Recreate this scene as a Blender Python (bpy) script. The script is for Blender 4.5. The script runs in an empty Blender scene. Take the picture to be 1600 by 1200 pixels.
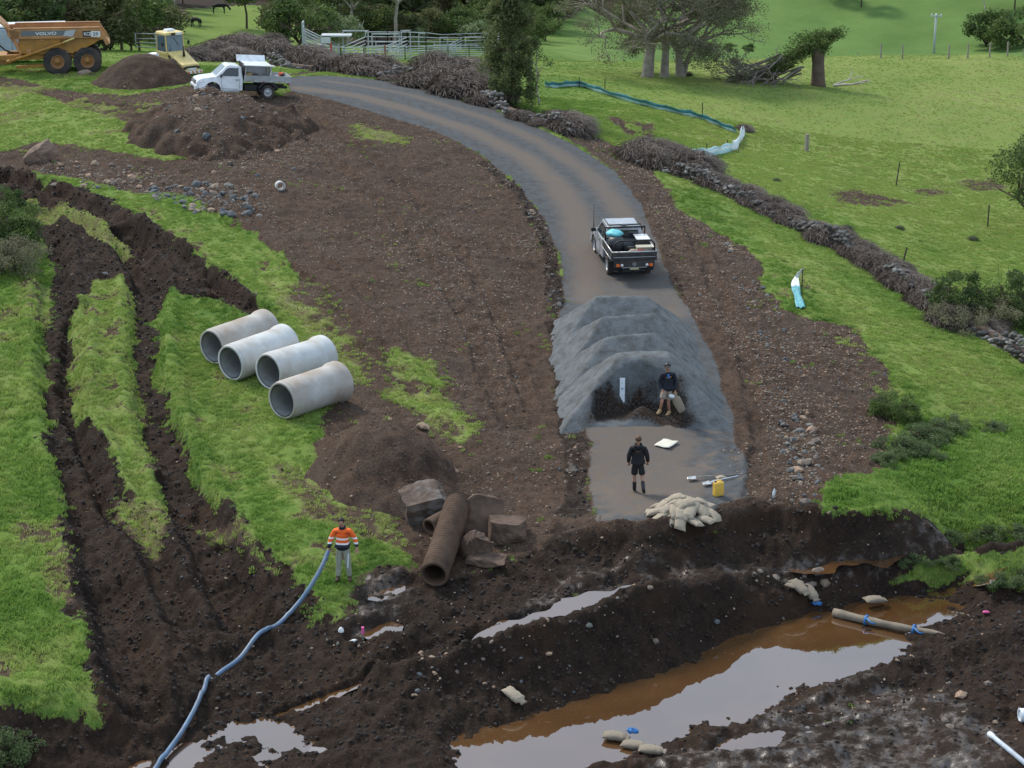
import bpy, math, random
import numpy as np
from mathutils import Vector, Matrix, Euler
R = math.radians
random.seed(7)
SC = bpy.context.scene
COL = SC.collection

# ------------------------------------------------------------------ camera
F_PX, TH, ZC = 3200.0, R(17.5), 22.0
cam_d = bpy.data.cameras.new('camera')
cam = bpy.data.objects.new('camera', cam_d)
COL.objects.link(cam)
cam_d.sensor_width = 36.0
cam_d.lens = F_PX / 1600 * 36
cam_d.clip_start, cam_d.clip_end = 1.0, 4000
cam.location = (0, 0, ZC)
cam.rotation_euler = (math.pi / 2 - TH, 0, 0)
SC.camera = cam

# ------------------------------------------------------------------ light
world = bpy.data.worlds.new('World')
SC.world = world
world.use_nodes = True
SUN_EL, SUN_AZ = R(46), R(318)          # azimuth clockwise from +Y
wn, wl = world.node_tree.nodes, world.node_tree.links
wn.clear()
wo = wn.new('ShaderNodeOutputWorld'); bg = wn.new('ShaderNodeBackground')
sky = wn.new('ShaderNodeTexSky'); sky.sky_type = 'NISHITA'; sky.sun_disc = False
sky.sun_elevation, sky.sun_rotation = SUN_EL, SUN_AZ
sky.dust_density = 3.0
tc = wn.new('ShaderNodeTexCoord'); cn = wn.new('ShaderNodeTexNoise')
cn.inputs['Scale'].default_value = 2.2; cn.inputs['Detail'].default_value = 5
cr = wn.new('ShaderNodeValToRGB')
cr.color_ramp.elements[0].position = .3; cr.color_ramp.elements[0].color = (4.7, 6.2, 8.2, 1)
cr.color_ramp.elements[1].position = .72; cr.color_ramp.elements[1].color = (8.4, 10.1, 12.1, 1)
mx = wn.new('ShaderNodeMix'); mx.data_type = 'RGBA'; mx.inputs[0].default_value = .85
wl.new(tc.outputs['Generated'], cn.inputs['Vector'])
wl.new(cn.outputs['Fac'], cr.inputs[0])
wl.new(sky.outputs[0], mx.inputs[6]); wl.new(cr.outputs[0], mx.inputs[7])
wl.new(mx.outputs[2], bg.inputs['Color'])
bg.inputs['Strength'].default_value = .085
wl.new(bg.outputs[0], wo.inputs[0])
sun_d = bpy.data.lights.new('sun', 'SUN')
sun_d.energy, sun_d.angle, sun_d.color = 2.5, R(13), (1, .93, .82)
sun = bpy.data.objects.new('sun', sun_d); COL.objects.link(sun)
sv = Vector((math.sin(SUN_AZ) * math.cos(SUN_EL), math.cos(SUN_AZ) * math.cos(SUN_EL), math.sin(SUN_EL)))
sun.rotation_euler = sv.to_track_quat('Z', 'Y').to_euler()
sun.location = (0, 60, 60)
SC.view_settings.view_transform = 'Standard'
SC.view_settings.look = 'None'
SC.view_settings.exposure = 0.5
SC.view_settings.gamma = 1.0
SC.view_settings.use_curve_mapping = False
SC.render.engine = 'CYCLES'
SC.cycles.max_bounces = 6
SC.cycles.transparent_max_bounces = 8

# ------------------------------------------------------------------ noise
_rs = np.random.RandomState(11)
_T = _rs.rand(256, 256)
def vnoise(x, y):
    xi = np.floor(x).astype(np.int64); yi = np.floor(y).astype(np.int64)
    fx = x - xi; fy = y - yi
    fx = fx * fx * (3 - 2 * fx); fy = fy * fy * (3 - 2 * fy)
    a = _T[xi & 255, yi & 255]; b = _T[(xi + 1) & 255, yi & 255]
    c = _T[xi & 255, (yi + 1) & 255]; d = _T[(xi + 1) & 255, (yi + 1) & 255]
    return (a * (1 - fx) + b * fx) * (1 - fy) + (c * (1 - fx) + d * fx) * fy
def fbm(x, y, sc, octv=4, seed=0.0, gain=.5):          # about -1..1
    x = np.asarray(x, float); y = np.asarray(y, float)
    s = np.zeros(np.broadcast(x, y).shape); amp = 1.0; tot = 0; f = 1.0 / sc
    for o in range(octv):
        c, sn = math.cos(o * .7 + seed), math.sin(o * .7 + seed)
        s += amp * (vnoise((x * c - y * sn) * f + 17.3 * o + seed * 31, (x * sn + y * c) * f + 9.1 * o + seed * 57) - .5)
        tot += amp; amp *= gain; f *= 2.03
    return s / tot * 2.6
def sstep(a, b, x):
    t = np.clip((x - a) / (b - a), 0, 1); return t * t * (3 - 2 * t)

# ------------------------------------------------------------------ base terrain: surveyed points
ST, CT = math.sin(TH), math.cos(TH)
def pt_z(u, v, z):
    yv = (600 - v) / F_PX; xv = (u - 800) / F_PX
    d = (ZC - z) / (ST - yv * CT)
    return (d * xv, d * (CT + yv * ST), z)
def pt_d(u, v, d):
    yv = (600 - v) / F_PX; xv = (u - 800) / F_PX
    return (d * xv, d * (CT + yv * ST), ZC + d * (-ST + yv * CT))
CZ = [(1000,800,.7),(1100,770,.75),(1000,700,.85),(1050,640,.95),(990,560,1.0),(980,430,1.1),(950,340,1.5),(880,260,2.0),(750,200,2.6),
 (600,155,3.2),(480,130,3.6),(380,150,3.75),(110,105,3.4),(250,120,3.6),(-60,110,3.3),(1080,700,.75),(930,700,.8),
 (0,250,2.7),(150,250,2.8),(300,300,2.6),(450,300,2.7),(600,300,2.4),(750,320,1.95),(500,450,1.9),(650,450,1.6),(790,450,1.25),(860,450,.85),
 (350,450,1.75),(200,450,1.75),(50,450,1.9),(0,600,1.3),(150,600,1.1),(300,600,1.1),(450,650,1.0),(600,600,1.1),(750,600,.9),(875,600,.6),
 (-60,800,.45),(0,800,.4),(150,800,.1),(300,780,.2),(450,800,.4),(600,780,.4),(750,750,.45),(890,760,.35),
 (0,950,.1),(60,1060,-.2),(130,1095,-.35),(538,908,-.1),(500,960,-.4),(640,830,.2),(700,890,-.1),(800,850,.15),
 (60,890,.2),(150,950,-.4),(250,950,-.45),(350,950,-.5),(430,980,-.65),(60,1150,-.95),(200,1150,-1.15),(300,1110,-1.15),(400,1150,-1.52),
 (310,1185,-1.5),(0,1200,-1.15),(600,1000,-.6),(590,1100,-1.0),(640,1190,-1.25),(500,1080,-1.1),(490,1170,-1.33),
 (1000,905,.05),(850,965,-.2),(740,993,-.42),(1000,835,.6),(1150,800,.65),(1300,812,.45),(1450,828,.15),
 (1000,868,.15),(1150,845,.05),(1300,850,-.08),(1450,852,-.3),(900,872,.0),(920,835,.4),(820,880,-.05),(1200,880,-.3),(1300,880,-.5),
 (1000,945,-.05),(1200,912,-.6),(1300,907,-.9),(850,1005,-.35),(700,1050,-.6),(1100,925,-.25),
 (700,1165,-1.42),(850,1100,-1.42),(1000,1058,-1.42),(1150,992,-1.42),(1270,950,-1.42),(1400,925,-1.42),
 (850,1165,-1.8),(1100,1080,-1.8),(1250,1010,-1.8),(1350,970,-1.65),
 (760,1240,-1.8),(1000,1215,-1.42),(1120,1155,-1.42),(1210,1110,-1.42),(1340,1055,-1.42),(1430,1020,-1.41),(1490,960,-1.40),
 (1500,1050,-1.1),(1600,1100,-.9),(1400,1150,-1.15),(1200,1190,-1.25),(1600,1200,-.8),(1400,1250,-1.0),(1050,1270,-1.3),
 (1600,980,-1.0),(1560,930,-1.15),(1480,917,-1.5),(1540,893,-1.45),(1440,888,-.9),(1600,885,-.8),(1650,860,-.4),(1500,845,-.15),(1380,890,-.85),
 (1200,700,.6),(1300,700,.4),(1250,550,.7),(1400,600,.1),(1500,700,-.2),(1600,780,-.25),(1600,650,-.5),(1420,490,.1),(1150,400,1.0),
 (1090,300,1.2),(1250,400,.5),(1380,740,.2),(1250,235,-1.3),(1400,290,-1.8),(1600,300,-2.6),(1600,450,-1.3),(1500,400,-1.1),(1100,230,-.1),
 (1000,180,.5),(1010,118,-.8),(1275,137,-1.1),(1400,150,-1.6),(1600,150,-2.4),(1000,100,-1.5),(1300,95,-2.2),(1550,86,-2.4),(900,120,0.2),(850,160,1.0),(860,105,-1.4)]
CD = [(650,93,185),(760,97,178),(500,96,172),(400,92,165),(300,86,165),(300,50,270),(450,50,290),(600,62,270),(750,62,260),(200,62,200),(60,62,190),
 (300,0,400),(600,0,400),(900,70,300),(900,0,380),(0,0,300),(1200,78,400),(1400,78,410),(1600,74,400),(1000,78,390),(1000,0,440),(1400,0,440),(1600,0,430)]
CX = [(10,190,-7),(35,190,-8),(60,190,-9),(20,240,-20),(60,240,-22),(90,260,-24),(15,500,-18),(80,500,-14),(160,500,-12),(-60,500,-8),(-150,480,0),
 (-200,900,60),(0,900,80),(200,900,90),(500,800,60),(-500,800,60),(-60,110,3),(-120,150,6),(-90,60,0),(90,60,-3),(90,120,-6),(150,200,-14),(-160,300,10),
 (-20,28,-1.6),(20,28,-1.4),(0,5,-2),(-60,20,-2),(60,20,-2),(-25,60,.3),(-30,95,2.6)]
def run_line(l, step=38):
    out = []
    for (a, b) in zip(l[:-1], l[1:]):
        n = max(1, int(math.hypot(b[0] - a[0], b[1] - a[1]) / step))
        out += [tuple(a[k] + (b[k] - a[k]) * i / n for k in range(3)) for i in range(n)]
    return out + [l[-1]]
W0 = -1.45                                   # water level in the creek
CL = []
for l in [
 [(925,830,.5),(1000,833,.6),(1120,805,.65),(1180,793,.6),(1300,810,.45),(1450,822,.15),(1500,845,-.15),(1600,850,-.3),(1700,850,-.4)],
 [(800,885,-.05),(900,868,.1),(1000,868,.18),(1120,845,.2),(1180,840,.1),(1300,845,.0),(1450,848,-.25)],
 [(600,1030,-.75),(740,993,-.42),(850,960,-.2),(1000,903,.0),(1100,885,-.1),(1200,880,-.25),(1300,872,-.4),(1400,866,-.5),(1480,860,-.6)],
 [(620,1062,-.8),(700,1040,-.55),(850,1000,-.32),(1000,942,-.05),(1100,925,-.25),(1200,910,-.55),(1300,905,-.85),(1350,903,-.95)],
 [(700,1163,-1.42),(780,1130,-1.42),(850,1100,-1.42),(1000,1058,-1.42),(1060,1035,-1.42),(1150,990,-1.42),(1270,950,-1.42),(1330,944,-1.42),(1400,928,-1.42)],
 [(770,1215,-1.75),(850,1160,-1.8),(1000,1110,-1.8),(1100,1075,-1.8),(1250,1005,-1.8),(1350,970,-1.68),(1420,950,-1.52)],
 [(800,1262,-1.42),(1000,1207,-1.43),(1120,1155,-1.43),(1210,1112,-1.43),(1340,1055,-1.43),(1425,1020,-1.43),(1450,985,-1.43),(1500,945,-1.41)],
 [(1430,935,-1.5),(1480,916,-1.5),(1530,895,-1.48),(1580,876,-1.42)],
 [(1370,893,-.9),(1440,888,-.85),(1515,880,-.95)],
 [(1505,928,-1.25),(1540,914,-1.05),(1600,905,-.9),(1700,900,-.8)],
 [(-40,1110,-.3),(60,1108,-.35),(138,1118,-.45),(143,1090,-.35),(115,1010,0),(90,930,.15),(98,850,.3)],
 [(-40,1150,-.9),(60,1150,-.9),(140,1152,-1.0)],
 [(390,842,.2),(470,912,-.12),(505,958,-.38),(558,964,-.38),(572,905,-.08),(640,888,.05)],
 [(370,885,-.2),(430,955,-.65),(500,1005,-.75),(580,1008,-.7)],
 [(688,1168,-1.41),(698,1190,-1.39),(728,1208,-1.38),(742,1240,-1.38),(742,1300,-1.38)],[(655,1185,-1.25),(675,1230,-1.2),(685,1300,-1.2)],
 [(405,1140,-1.53),(430,1190,-1.53)],[(300,1192,-1.5),(345,1165,-1.5)],[(365,1175,-1.38),(385,1210,-1.38)],
]: CL += run_line(l)
CZ = [c for c in CZ if min(math.hypot(c[0] - q[0], c[1] - q[1]) for q in CL) > 30]
P = np.array([pt_z(*c) for c in CZ + CL] + [pt_d(*c) for c in CD] + CX)
_S = 50.0
def _phi(r2):
    return -np.sqrt(r2 + (.9 / _S) ** 2)
_n = len(P)
_px = P[:, 0] / _S; _py = P[:, 1] / _S
_K = _phi((_px[:, None] - _px) ** 2 + (_py[:, None] - _py) ** 2) + np.eye(_n) * 1.0e-3
_Q = np.c_[np.ones(_n), _px, _py]
_A = np.block([[_K, _Q], [_Q.T, np.zeros((3, 3))]])
_w = np.linalg.solve(_A, np.r_[P[:, 2], 0, 0, 0])
def tps(x, y):
    x = np.asarray(x, float).ravel() / _S; y = np.asarray(y, float).ravel() / _S
    out = _w[_n] + _w[_n + 1] * x + _w[_n + 2] * y
    for i in range(_n):
        out += _w[i] * _phi((x - _px[i]) ** 2 + (y - _py[i]) ** 2)
    return out

# smooth survey surface cached on grids for quick lookups
class Grid:
    def __init__(s, x0, x1, y0, y1, st, fn):
        s.x0, s.y0, s.st = x0, y0, st
        gx = np.arange(x0, x1 + st, st); gy = np.arange(y0, y1 + st, st)
        X, Y = np.meshgrid(gx, gy, indexing='ij')
        s.z = fn(X, Y).reshape(X.shape)
    def __call__(s, x, y):
        fx = np.clip((np.asarray(x, float) - s.x0) / s.st, 0, s.z.shape[0] - 1.001); fy = np.clip((np.asarray(y, float) - s.y0) / s.st, 0, s.z.shape[1] - 1.001)
        i = fx.astype(int); j = fy.astype(int); fx = fx - i; fy = fy - j
        z = s.z
        return (z[i, j] * (1 - fx) + z[i + 1, j] * fx) * (1 - fy) + (z[i, j + 1] * (1 - fx) + z[i + 1, j + 1] * fx) * fy
G_near = Grid(-48, 48, 40, 175, .35, tps)
G_far = Grid(-520, 520, 0, 920, 5.0, tps)
def base(x, y):
    x = np.asarray(x, float); y = np.asarray(y, float)
    m = (np.abs(x) < 47) & (y > 41) & (y < 173)
    return np.where(m, G_near(x, y), G_far(x, y))

def at(u, v, zoff=0.0):
    """where the sight line through a picture point meets the surveyed ground"""
    yv = (600 - v) / F_PX; xv = (u - 800) / F_PX
    dx, dy, dz = xv, CT + yv * ST, -ST + yv * CT
    t = np.concatenate([np.arange(40, 200, .15), np.arange(200, 900, 1.0)])
    g = ZC + t * dz - base(t * dx, t * dy) - zoff
    k = np.argmax(g < 0)
    if k == 0: t0 = t[-1]
    else:
        a, b = t[k - 1], t[k]; ga, gb = g[k - 1], g[k]
        t0 = a + (b - a) * ga / (ga - gb)
    return float(t0 * dx), float(t0 * dy)
def poly_w(pp): return [at(u, v) for u, v in pp]

# ------------------------------------------------------------------ ground cover map (painter's order)
def sd_poly(x, y, poly):                     # signed distance, inside positive
    d = np.full(x.shape, 1e9); ins = np.zeros(x.shape, bool)
    n = len(poly)
    for i in range(n):
        ax, ay = poly[i]; bx, by = poly[(i + 1) % n]
        ex, ey = bx - ax, by - ay
        wx, wy = x - ax, y - ay
        t = np.clip((wx * ex + wy * ey) / max(ex * ex + ey * ey, 1e-9), 0, 1)
        d = np.minimum(d, (wx - ex * t) ** 2 + (wy - ey * t) ** 2)
        c = ((ay <= y) & (by > y)) | ((by <= y) & (ay > y))
        with np.errstate(divide='ignore', invalid='ignore'):
            xi = ax + (y - ay) * ex / (ey if abs(ey) > 1e-12 else 1e-12)
        ins ^= c & (x < xi)
    d = np.sqrt(d)
    return np.where(ins, d, -d)
def d_line(x, y, line):
    d = np.full(x.shape, 1e9)
    for (ax, ay), (bx, by) in zip(line[:-1], line[1:]):
        ex, ey = bx - ax, by - ay
        t = np.clip(((x - ax) * ex + (y - ay) * ey) / max(ex * ex + ey * ey, 1e-9), 0, 1)
        d = np.minimum(d, (x - ax - ex * t) ** 2 + (y - ay - ey * t) ** 2)
    return np.sqrt(d)
# channels: 0 soil 1 mud 2 gravel 3 stony 4 dry grass 5 wet 6 wheel track 7 lush
NCH = 9
SOIL, MUD, GRAV, STONY, DRY, WET, TRK, LUSH, HILL = range(9)
def L_(**k): return k
LAYERS = [
 # shaded litter under the woods
 ('P', {SOIL:1, MUD:.8}, [(-300,70),(120,70),(230,60),(275,30),(300,14),(430,12),(470,50),(520,70),(640,72),(760,66),(860,50),(900,20),(980,-30),(980,-200),(-300,-200)], 4, 3),
 # far and near dry areas of the paddock
 ('P', {DRY:.55}, [(1100,290),(1180,190),(1300,170),(1500,240),(1700,200),(1700,330),(1500,400),(1300,330)], 4, 3),
 ('P', {DRY:.6}, [(1130,310),(1250,400),(1400,500),(1560,570),(1700,640),(1500,660),(1380,560),(1260,430),(1180,370)], 1.2, 1),
 ('P', {LUSH:1.}, [(1270,790),(1390,740),(1450,660),(1560,640),(1750,700),(1750,850),(1500,845),(1300,812)], .6, .5),
 ('P', {LUSH:.7}, [(-200,440),(60,440),(75,560),(90,700),(100,860),(95,930),(150,1110),(60,1115),(-200,1120)], .5, .5),
 ('P', {LUSH:.6}, [(860,140),(1000,150),(1150,200),(1100,260),(960,250),(880,190)], 1.5, 1),
 ('P', {LUSH:.9, DRY:.3}, [(270,34),(330,18),(500,20),(500,85),(260,85)], 4, 3),
 # big bare soil slope
 ('P', {SOIL:1}, [(-200,125),(0,120),(100,142),(200,150),(290,135),(440,150),(470,125),(560,150),(700,210),(790,265),(845,345),(868,450),
   (865,540),(890,650),(905,760),(935,835),(800,880),(700,920),(640,900),(610,800),(560,775),(505,745),(495,700),(500,640),(548,600),(540,540),(470,500),
   (445,470),(465,430),(400,370),(300,310),(200,300),(100,275),(-200,262)], .25, .5),
 ('P', {SOIL:0, DRY:.35}, [(-200,142),(0,138),(60,150),(130,172),(200,190),(260,220),(302,245),(260,252),(200,240),(120,225),(60,222),(0,240),(-200,240)], .2, .5),
 ('P', {SOIL:0, LUSH:.6}, [(-200,88),(150,100),(200,118),(265,138),(180,133),(60,122),(-200,126)], .2, .5),
 ('P', {SOIL:.0, DRY:.25}, [(160,302),(250,325),(300,345),(380,360),(455,405),(466,440),(430,470),(360,450),(330,440),(290,395),(200,345)], .15, .4),
 ('P', {SOIL:.45, DRY:1}, [(420,440),(500,480),(560,530),(580,600),(520,600),(480,520),(430,480)], .5, .6),
 ('P', {SOIL:.3, DRY:.6}, [(600,540),(690,570),(690,600),(610,590)], .5, .6),
 ('P', {SOIL:.3, DRY:.8}, [(620,600),(700,620),(745,670),(720,700),(660,650),(600,620)], .5, .6),
 ('P', {SOIL:.5, DRY:1}, [(540,190),(620,205),(640,225),(560,220)], .5, .6),
 ('P', {STONY:1}, [(60,235),(180,262),(330,275),(420,300),(415,345),(340,330),(240,310),(140,300),(50,275)], .6, .6),
 ('P', {STONY:.8}, [(180,190),(300,150),(420,170),(520,230),(480,290),(380,280),(290,240)], .8, .8),
 ('P', {STONY:.5}, [(560,300),(700,330),(830,430),(860,560),(880,700),(800,700),(720,560),(600,400)], 1, 1),
 # verge to the right of the road
 ('P', {SOIL:1, STONY:.7}, [(1060,330),(1100,350),(1185,400),(1195,450),(1240,490),(1330,515),(1370,560),(1400,600),(1395,680),(1380,735),(1275,785),
   (1280,815),(1180,810),(1150,720),(1140,640),(1120,560),(1080,480),(1055,440),(1040,380),(1010,310),(960,260),(900,215),(840,190),(760,172),(680,140),
   (600,125),(500,112),(600,112),(760,155),(860,185),(920,210),(985,240),(1030,280)], .2, .5),
 ('P', {STONY:1}, [(1130,380),(1200,450),(1240,560),(1290,700),(1270,800),(1200,810),(1180,700),(1190,600),(1150,480)], .5, .6),
 # churned mud of tracks and creek
 ('P', {SOIL:1, MUD:1, STONY:0, LUSH:0, DRY:0}, [(-200,262),(0,262),(60,282),(130,295),(200,328),(300,390),(422,492),(380,497),(330,472),(265,455),(245,480),(240,560),(262,620),
   (290,700),(330,780),(400,850),(470,915),(510,965),(560,968),(575,905),(640,890),(700,900),(800,870),(920,828),(1000,835),(1120,805),(1180,793),
   (1300,810),(1450,822),(1500,846),(1800,850),(1800,1300),(-200,1300),(-200,1125),(60,1114),(145,1122),(150,1095),(125,1020),(92,930),(105,850),
   (95,740),(72,650),(68,560),(80,440),(72,370),(30,335),(-200,310)], .2, .6),
 ('P', {SOIL:0, MUD:0, DRY:.5}, [(150,440),(190,438),(210,480),(212,560),(218,620),(235,700),(262,800),(235,800),(180,740),(150,680),(120,640),(105,570),(112,500)], .12, .35),
 ('P', {SOIL:.45, MUD:.2, DRY:1}, [(40,316),(110,328),(200,376),(206,392),(180,385),(100,348),(30,332)], .12, .2),
 ('P', {SOIL:.5, MUD:.2, DRY:1}, [(180,780),(250,790),(262,850),(240,870),(190,820)], .3, .3),
 ('P', {SOIL:.5, MUD:.0, DRY:1}, [(300,800),(380,830),(430,900),(400,880),(340,830)], .3, .3),
 ('P', {SOIL:.6, MUD:.1, DRY:1}, [(60,850),(105,860),(112,950),(80,940)], .2, .3),
 ('P', {SOIL:.6, MUD:.1, DRY:1}, [(390,700),(470,730),(520,780),(600,830),(640,860),(560,840),(470,800)], .5, .4),
 # grass islands by the creek
 ('P', {SOIL:0, MUD:0, LUSH:.3, DRY:.3}, [(1370,885),(1385,868),(1440,862),(1500,870),(1528,878),(1500,895),(1440,912),(1390,902)], .12, .25),
 ('P', {SOIL:0, MUD:0, DRY:.5}, [(1505,905),(1535,880),(1580,862),(1800,856),(1800,925),(1600,922),(1540,915)], .12, .25),
 ('P', {SOIL:1, MUD:.6, WET:.5}, [(560,900),(640,880),(660,930),(600,1000),(540,1000)], .3, .3),
 # wet ditch left of the road and flats
 ('L', {SOIL:1, MUD:.7, WET:.35, STONY:.6}, [(760,255),(815,305),(852,365),(872,460),(875,560),(888,640),(905,730)], .45, .3),
 ('P', {SOIL:1, MUD:.8, WET:.35, GRAV:.1}, [(880,640),(935,650),(925,740),(930,820),(900,850),(860,850),(880,760)], .25, .3),
 ('P', {MUD:.85, WET:.45, SOIL:1}, [(900,880),(1100,870),(1300,865),(1480,850),(1490,868),(1350,900),(1200,905),(1000,912),(860,960),(740,995),(800,950)], .3, .4),
 ('P', {MUD:.7, WET:.5, SOIL:1}, [(1000,1200),(1150,1140),(1340,1060),(1500,1080),(1600,1150),(1600,1200),(1300,1230),(1000,1250)], .6, .5),
 # worn and trampled turf
 ('W', {SOIL:.75, DRY:1}, [(150,440),(200,438),(262,800),(235,800),(120,640),(105,540)], .2, .9),
 ('W', {SOIL:.7, DRY:1}, [(240,470),(440,480),(560,600),(500,680),(640,850),(560,940),(480,930),(330,740),(250,560)], .5, 1.6),
 ('W', {SOIL:.7, DRY:.9}, [(160,302),(300,345),(466,410),(560,500),(600,620),(520,600),(440,470),(290,395),(200,345)], .4, 1.1),
 ('W', {SOIL:.65, DRY:1}, [(-200,440),(75,440),(100,700),(110,860),(95,940),(150,1110),(-200,1110)], .4, 2.6),
 ('W', {SOIL:.7, DRY:1}, [(560,520),(700,560),(760,690),(640,700),(580,620)], .4, 1.0),
 ('W', {SOIL:.6, DRY:1}, [(1180,360),(1330,500),(1420,600),(1400,700),(1330,560),(1200,460)], .5, 1.4),
 ('W', {SOIL:.5, DRY:1}, [(-200,90),(300,100),(300,250),(-200,250)], .5, 2.2),
 ('W', {STONY:1, DRY:.3}, [(740,255),(840,330),(862,440),(850,520),(780,440),(700,300)], .6, 1.5),
 # road
 ('L', {SOIL:1, MUD:.1, LUSH:0}, [(440,120),(520,110),(600,118),(700,140),(800,174),(900,220),(965,262),(1008,320),(1040,395),(1065,450),(1095,500),(1125,560),(1150,640),(1158,700),(1178,780)], .5, .2),
 ('P', {SOIL:1, MUD:.2}, [(865,810),(930,800),(1180,780),(1195,808),(1120,832),(1000,852),(920,848)], .3, .2),
 ('P', {SOIL:1, MUD:0, GRAV:1, STONY:0, DRY:0, LUSH:0, WET:0}, [(440,126),(470,119),(520,119),(600,127),(700,149),(800,183),(900,228),(960,268),(1003,322),(1033,400),(1055,450),
   (1085,500),(1115,560),(1140,640),(1145,690),(1165,720),(1172,788),(1110,815),(1000,828),(930,815),(922,740),(925,690),(895,640),(880,560),(868,500),(885,470),
   (875,400),(850,340),(810,290),(750,240),(680,205),(600,180),(520,158),(455,142)], .12, .16),
 ('L', {TRK:.9}, [(470,138),(560,150),(640,172),(740,205),(820,245),(868,285),(900,335),(915,400),(928,470)], .75, .25),
 ('L', {TRK:.8}, [(520,128),(640,148),(760,185),(850,225),(920,272),(965,320),(1000,380),(1025,440),(1050,490)], .65, .25),
 ('P', {TRK:.8}, [(915,660),(1060,660),(1110,740),(1080,815),(925,820)], .7, .9),
 ('W', {TRK:.9, MUD:.12}, [(900,640),(1140,640),(1180,800),(920,830)], .3, .8),
 ('P', {TRK:.5}, [(940,430),(1040,430),(1060,480),(930,480)], .5, .4),
 ('L', {STONY:.5, SOIL:1, GRAV:.6}, [(1122,640),(1140,700),(1160,760),(1165,790)], .25, .2),
 # bare spots in the paddock
 ('P', {SOIL:1, MUD:.4}, [(940,182),(965,186),(992,205),(990,220),(960,222),(975,208)], .3, .6),
 ('P', {SOIL:.9, MUD:.4}, [(985,192),(1020,195),(1030,222),(1005,226),(1000,208)], .4, .6),
 ('P', {SOIL:.8}, [(950,232),(990,240),(980,250),(955,244)], .3, .5),
 ('P', {SOIL:.8, MUD:.3}, [(1290,298),(1330,292),(1400,310),(1440,322),(1380,325),(1310,318)], 1.0, .9),
 ('P', {SOIL:.75, MUD:.3}, [(1410,295),(1470,295),(1490,308),(1440,308)], .8, .9),
 ('P', {SOIL:.7, MUD:.3}, [(1490,280),(1560,278),(1575,295),(1520,298)], .8, .9),
]
LW = []
for kind, ch, pp, soft, na in LAYERS:
    w = poly_w(pp); xs = [p[0] for p in w]; ys = [p[1] for p in w]
    LW.append((kind, ch, w, soft, na, min(xs), max(xs), min(ys), max(ys)))
def cover(x, y):
    x = np.asarray(x, float).ravel(); y = np.asarray(y, float).ravel()
    C = np.zeros((NCH, x.size))
    C[DRY] = np.clip(.15 + .3 * fbm(x, y, 9, 3, 5.0) + .3 * fbm(x, y, 2.4, 3, 15.0) + .45 * sstep(4, 14, x) * sstep(75, 110, y), 0, 1)
    C[HILL] = sstep(190, 240, y + .1 * x) * sstep(10, 30, x + .04 * y)
    nz = fbm(x, y, 1.6, 6, 2.0, .74)
    for kind, ch, w, soft, na, x0, x1, y0, y1 in LW:
        m = (x > x0 - 3 - soft) & (x < x1 + 3 + soft) & (y > y0 - 3 - soft) & (y < y1 + 3 + soft)
        if not m.any(): continue
        xx, yy = x[m], y[m]
        s = sd_poly(xx, yy, w) if kind in 'PW' else soft - d_line(xx, yy, w)
        if TRK in ch and len(ch) == 1: a = sstep(-.45, .5, s + nz[m] * na)
        elif kind == 'L': a = sstep(-.12, .25, s + nz[m] * na)
        else: a = sstep(-soft, soft, s + nz[m] * na)
        if kind == 'W': a = sstep(-soft, soft, s) * sstep(.05, .55, fbm(xx, yy, na, 4, 33.0, .65))
        for k, v in ch.items():
            C[k][m] = C[k][m] * (1 - a) + v * a
    return C

# ruts pressed into the ground: line, half width, depth
RUTS = [(poly_w(l), w, d) for l, w, d in [
 ([(60,330),(84,400),(84,520),(95,650),(130,760),(165,880),(190,1000),(215,1100)], .7, .36),
 ([(120,480),(112,600),(135,680),(190,800),(250,900),(300,1000)], .45, .22),
 ([(0,275),(110,312),(190,352),(232,430),(228,560),(246,660),(286,760),(330,860),(390,980)], .72, .4),
 ([(190,352),(280,410),(360,470),(410,492)], .6, .30),
 ([(20,300),(110,340),(180,385),(225,440)], .35, .24),
 ([(300,390),(350,450),(300,462)], .3, .12),
 ([(330,330),(420,400),(560,480)], .25, .08),
 ([(440,480),(520,520),(600,560)], .25, .10),
 ([(470,170),(560,230),(650,310),(730,410),(790,520),(830,640)], .28, .10), ([(430,185),(520,250),(605,330),(685,430),(745,540),(790,660)], .28, .10), ([(330,300),(430,350),(540,430),(640,530),(700,620)], .28, .09), ([(300,318),(395,368),(500,450),(600,548),(655,630)], .28, .09), ([(1075,350),(1120,450),(1165,560),(1185,680),(1180,780)], .3, .09), ([(0,135),(120,160),(260,175)], .3, .1),
]]
FILMS = [([(738, 995), (790, 975), (850, 957), (910, 938), (960, 922), (1012, 903)], .42), ([(1235, 888), (1290, 876), (1350, 870), (1410, 864)], .5),
 ([(440, 1112), (480, 1096), (520, 1082), (562, 1066), (590, 1050)], .2), ([(565, 990), (600, 980), (630, 972)], .45), ([(1470, 925), (1500, 908), (1540, 892), (1580, 878)], .5),
 ([(1150, 1165), (1250, 1128), (1330, 1105), (1430, 1082)], .6), ([(1400, 985), (1440, 968), (1490, 952)], .7), ([(430, 1160), (480, 1162), (530, 1158)], .4), ([(575, 932), (605, 922), (632, 910)], .4)]
RUTS += [(poly_w(l), w, .14) for l, w in FILMS] + [(poly_w([(640,1030),(740,1000),(850,962),(1000,905),(1100,888),(1200,884)]), .8, .2)]
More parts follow.
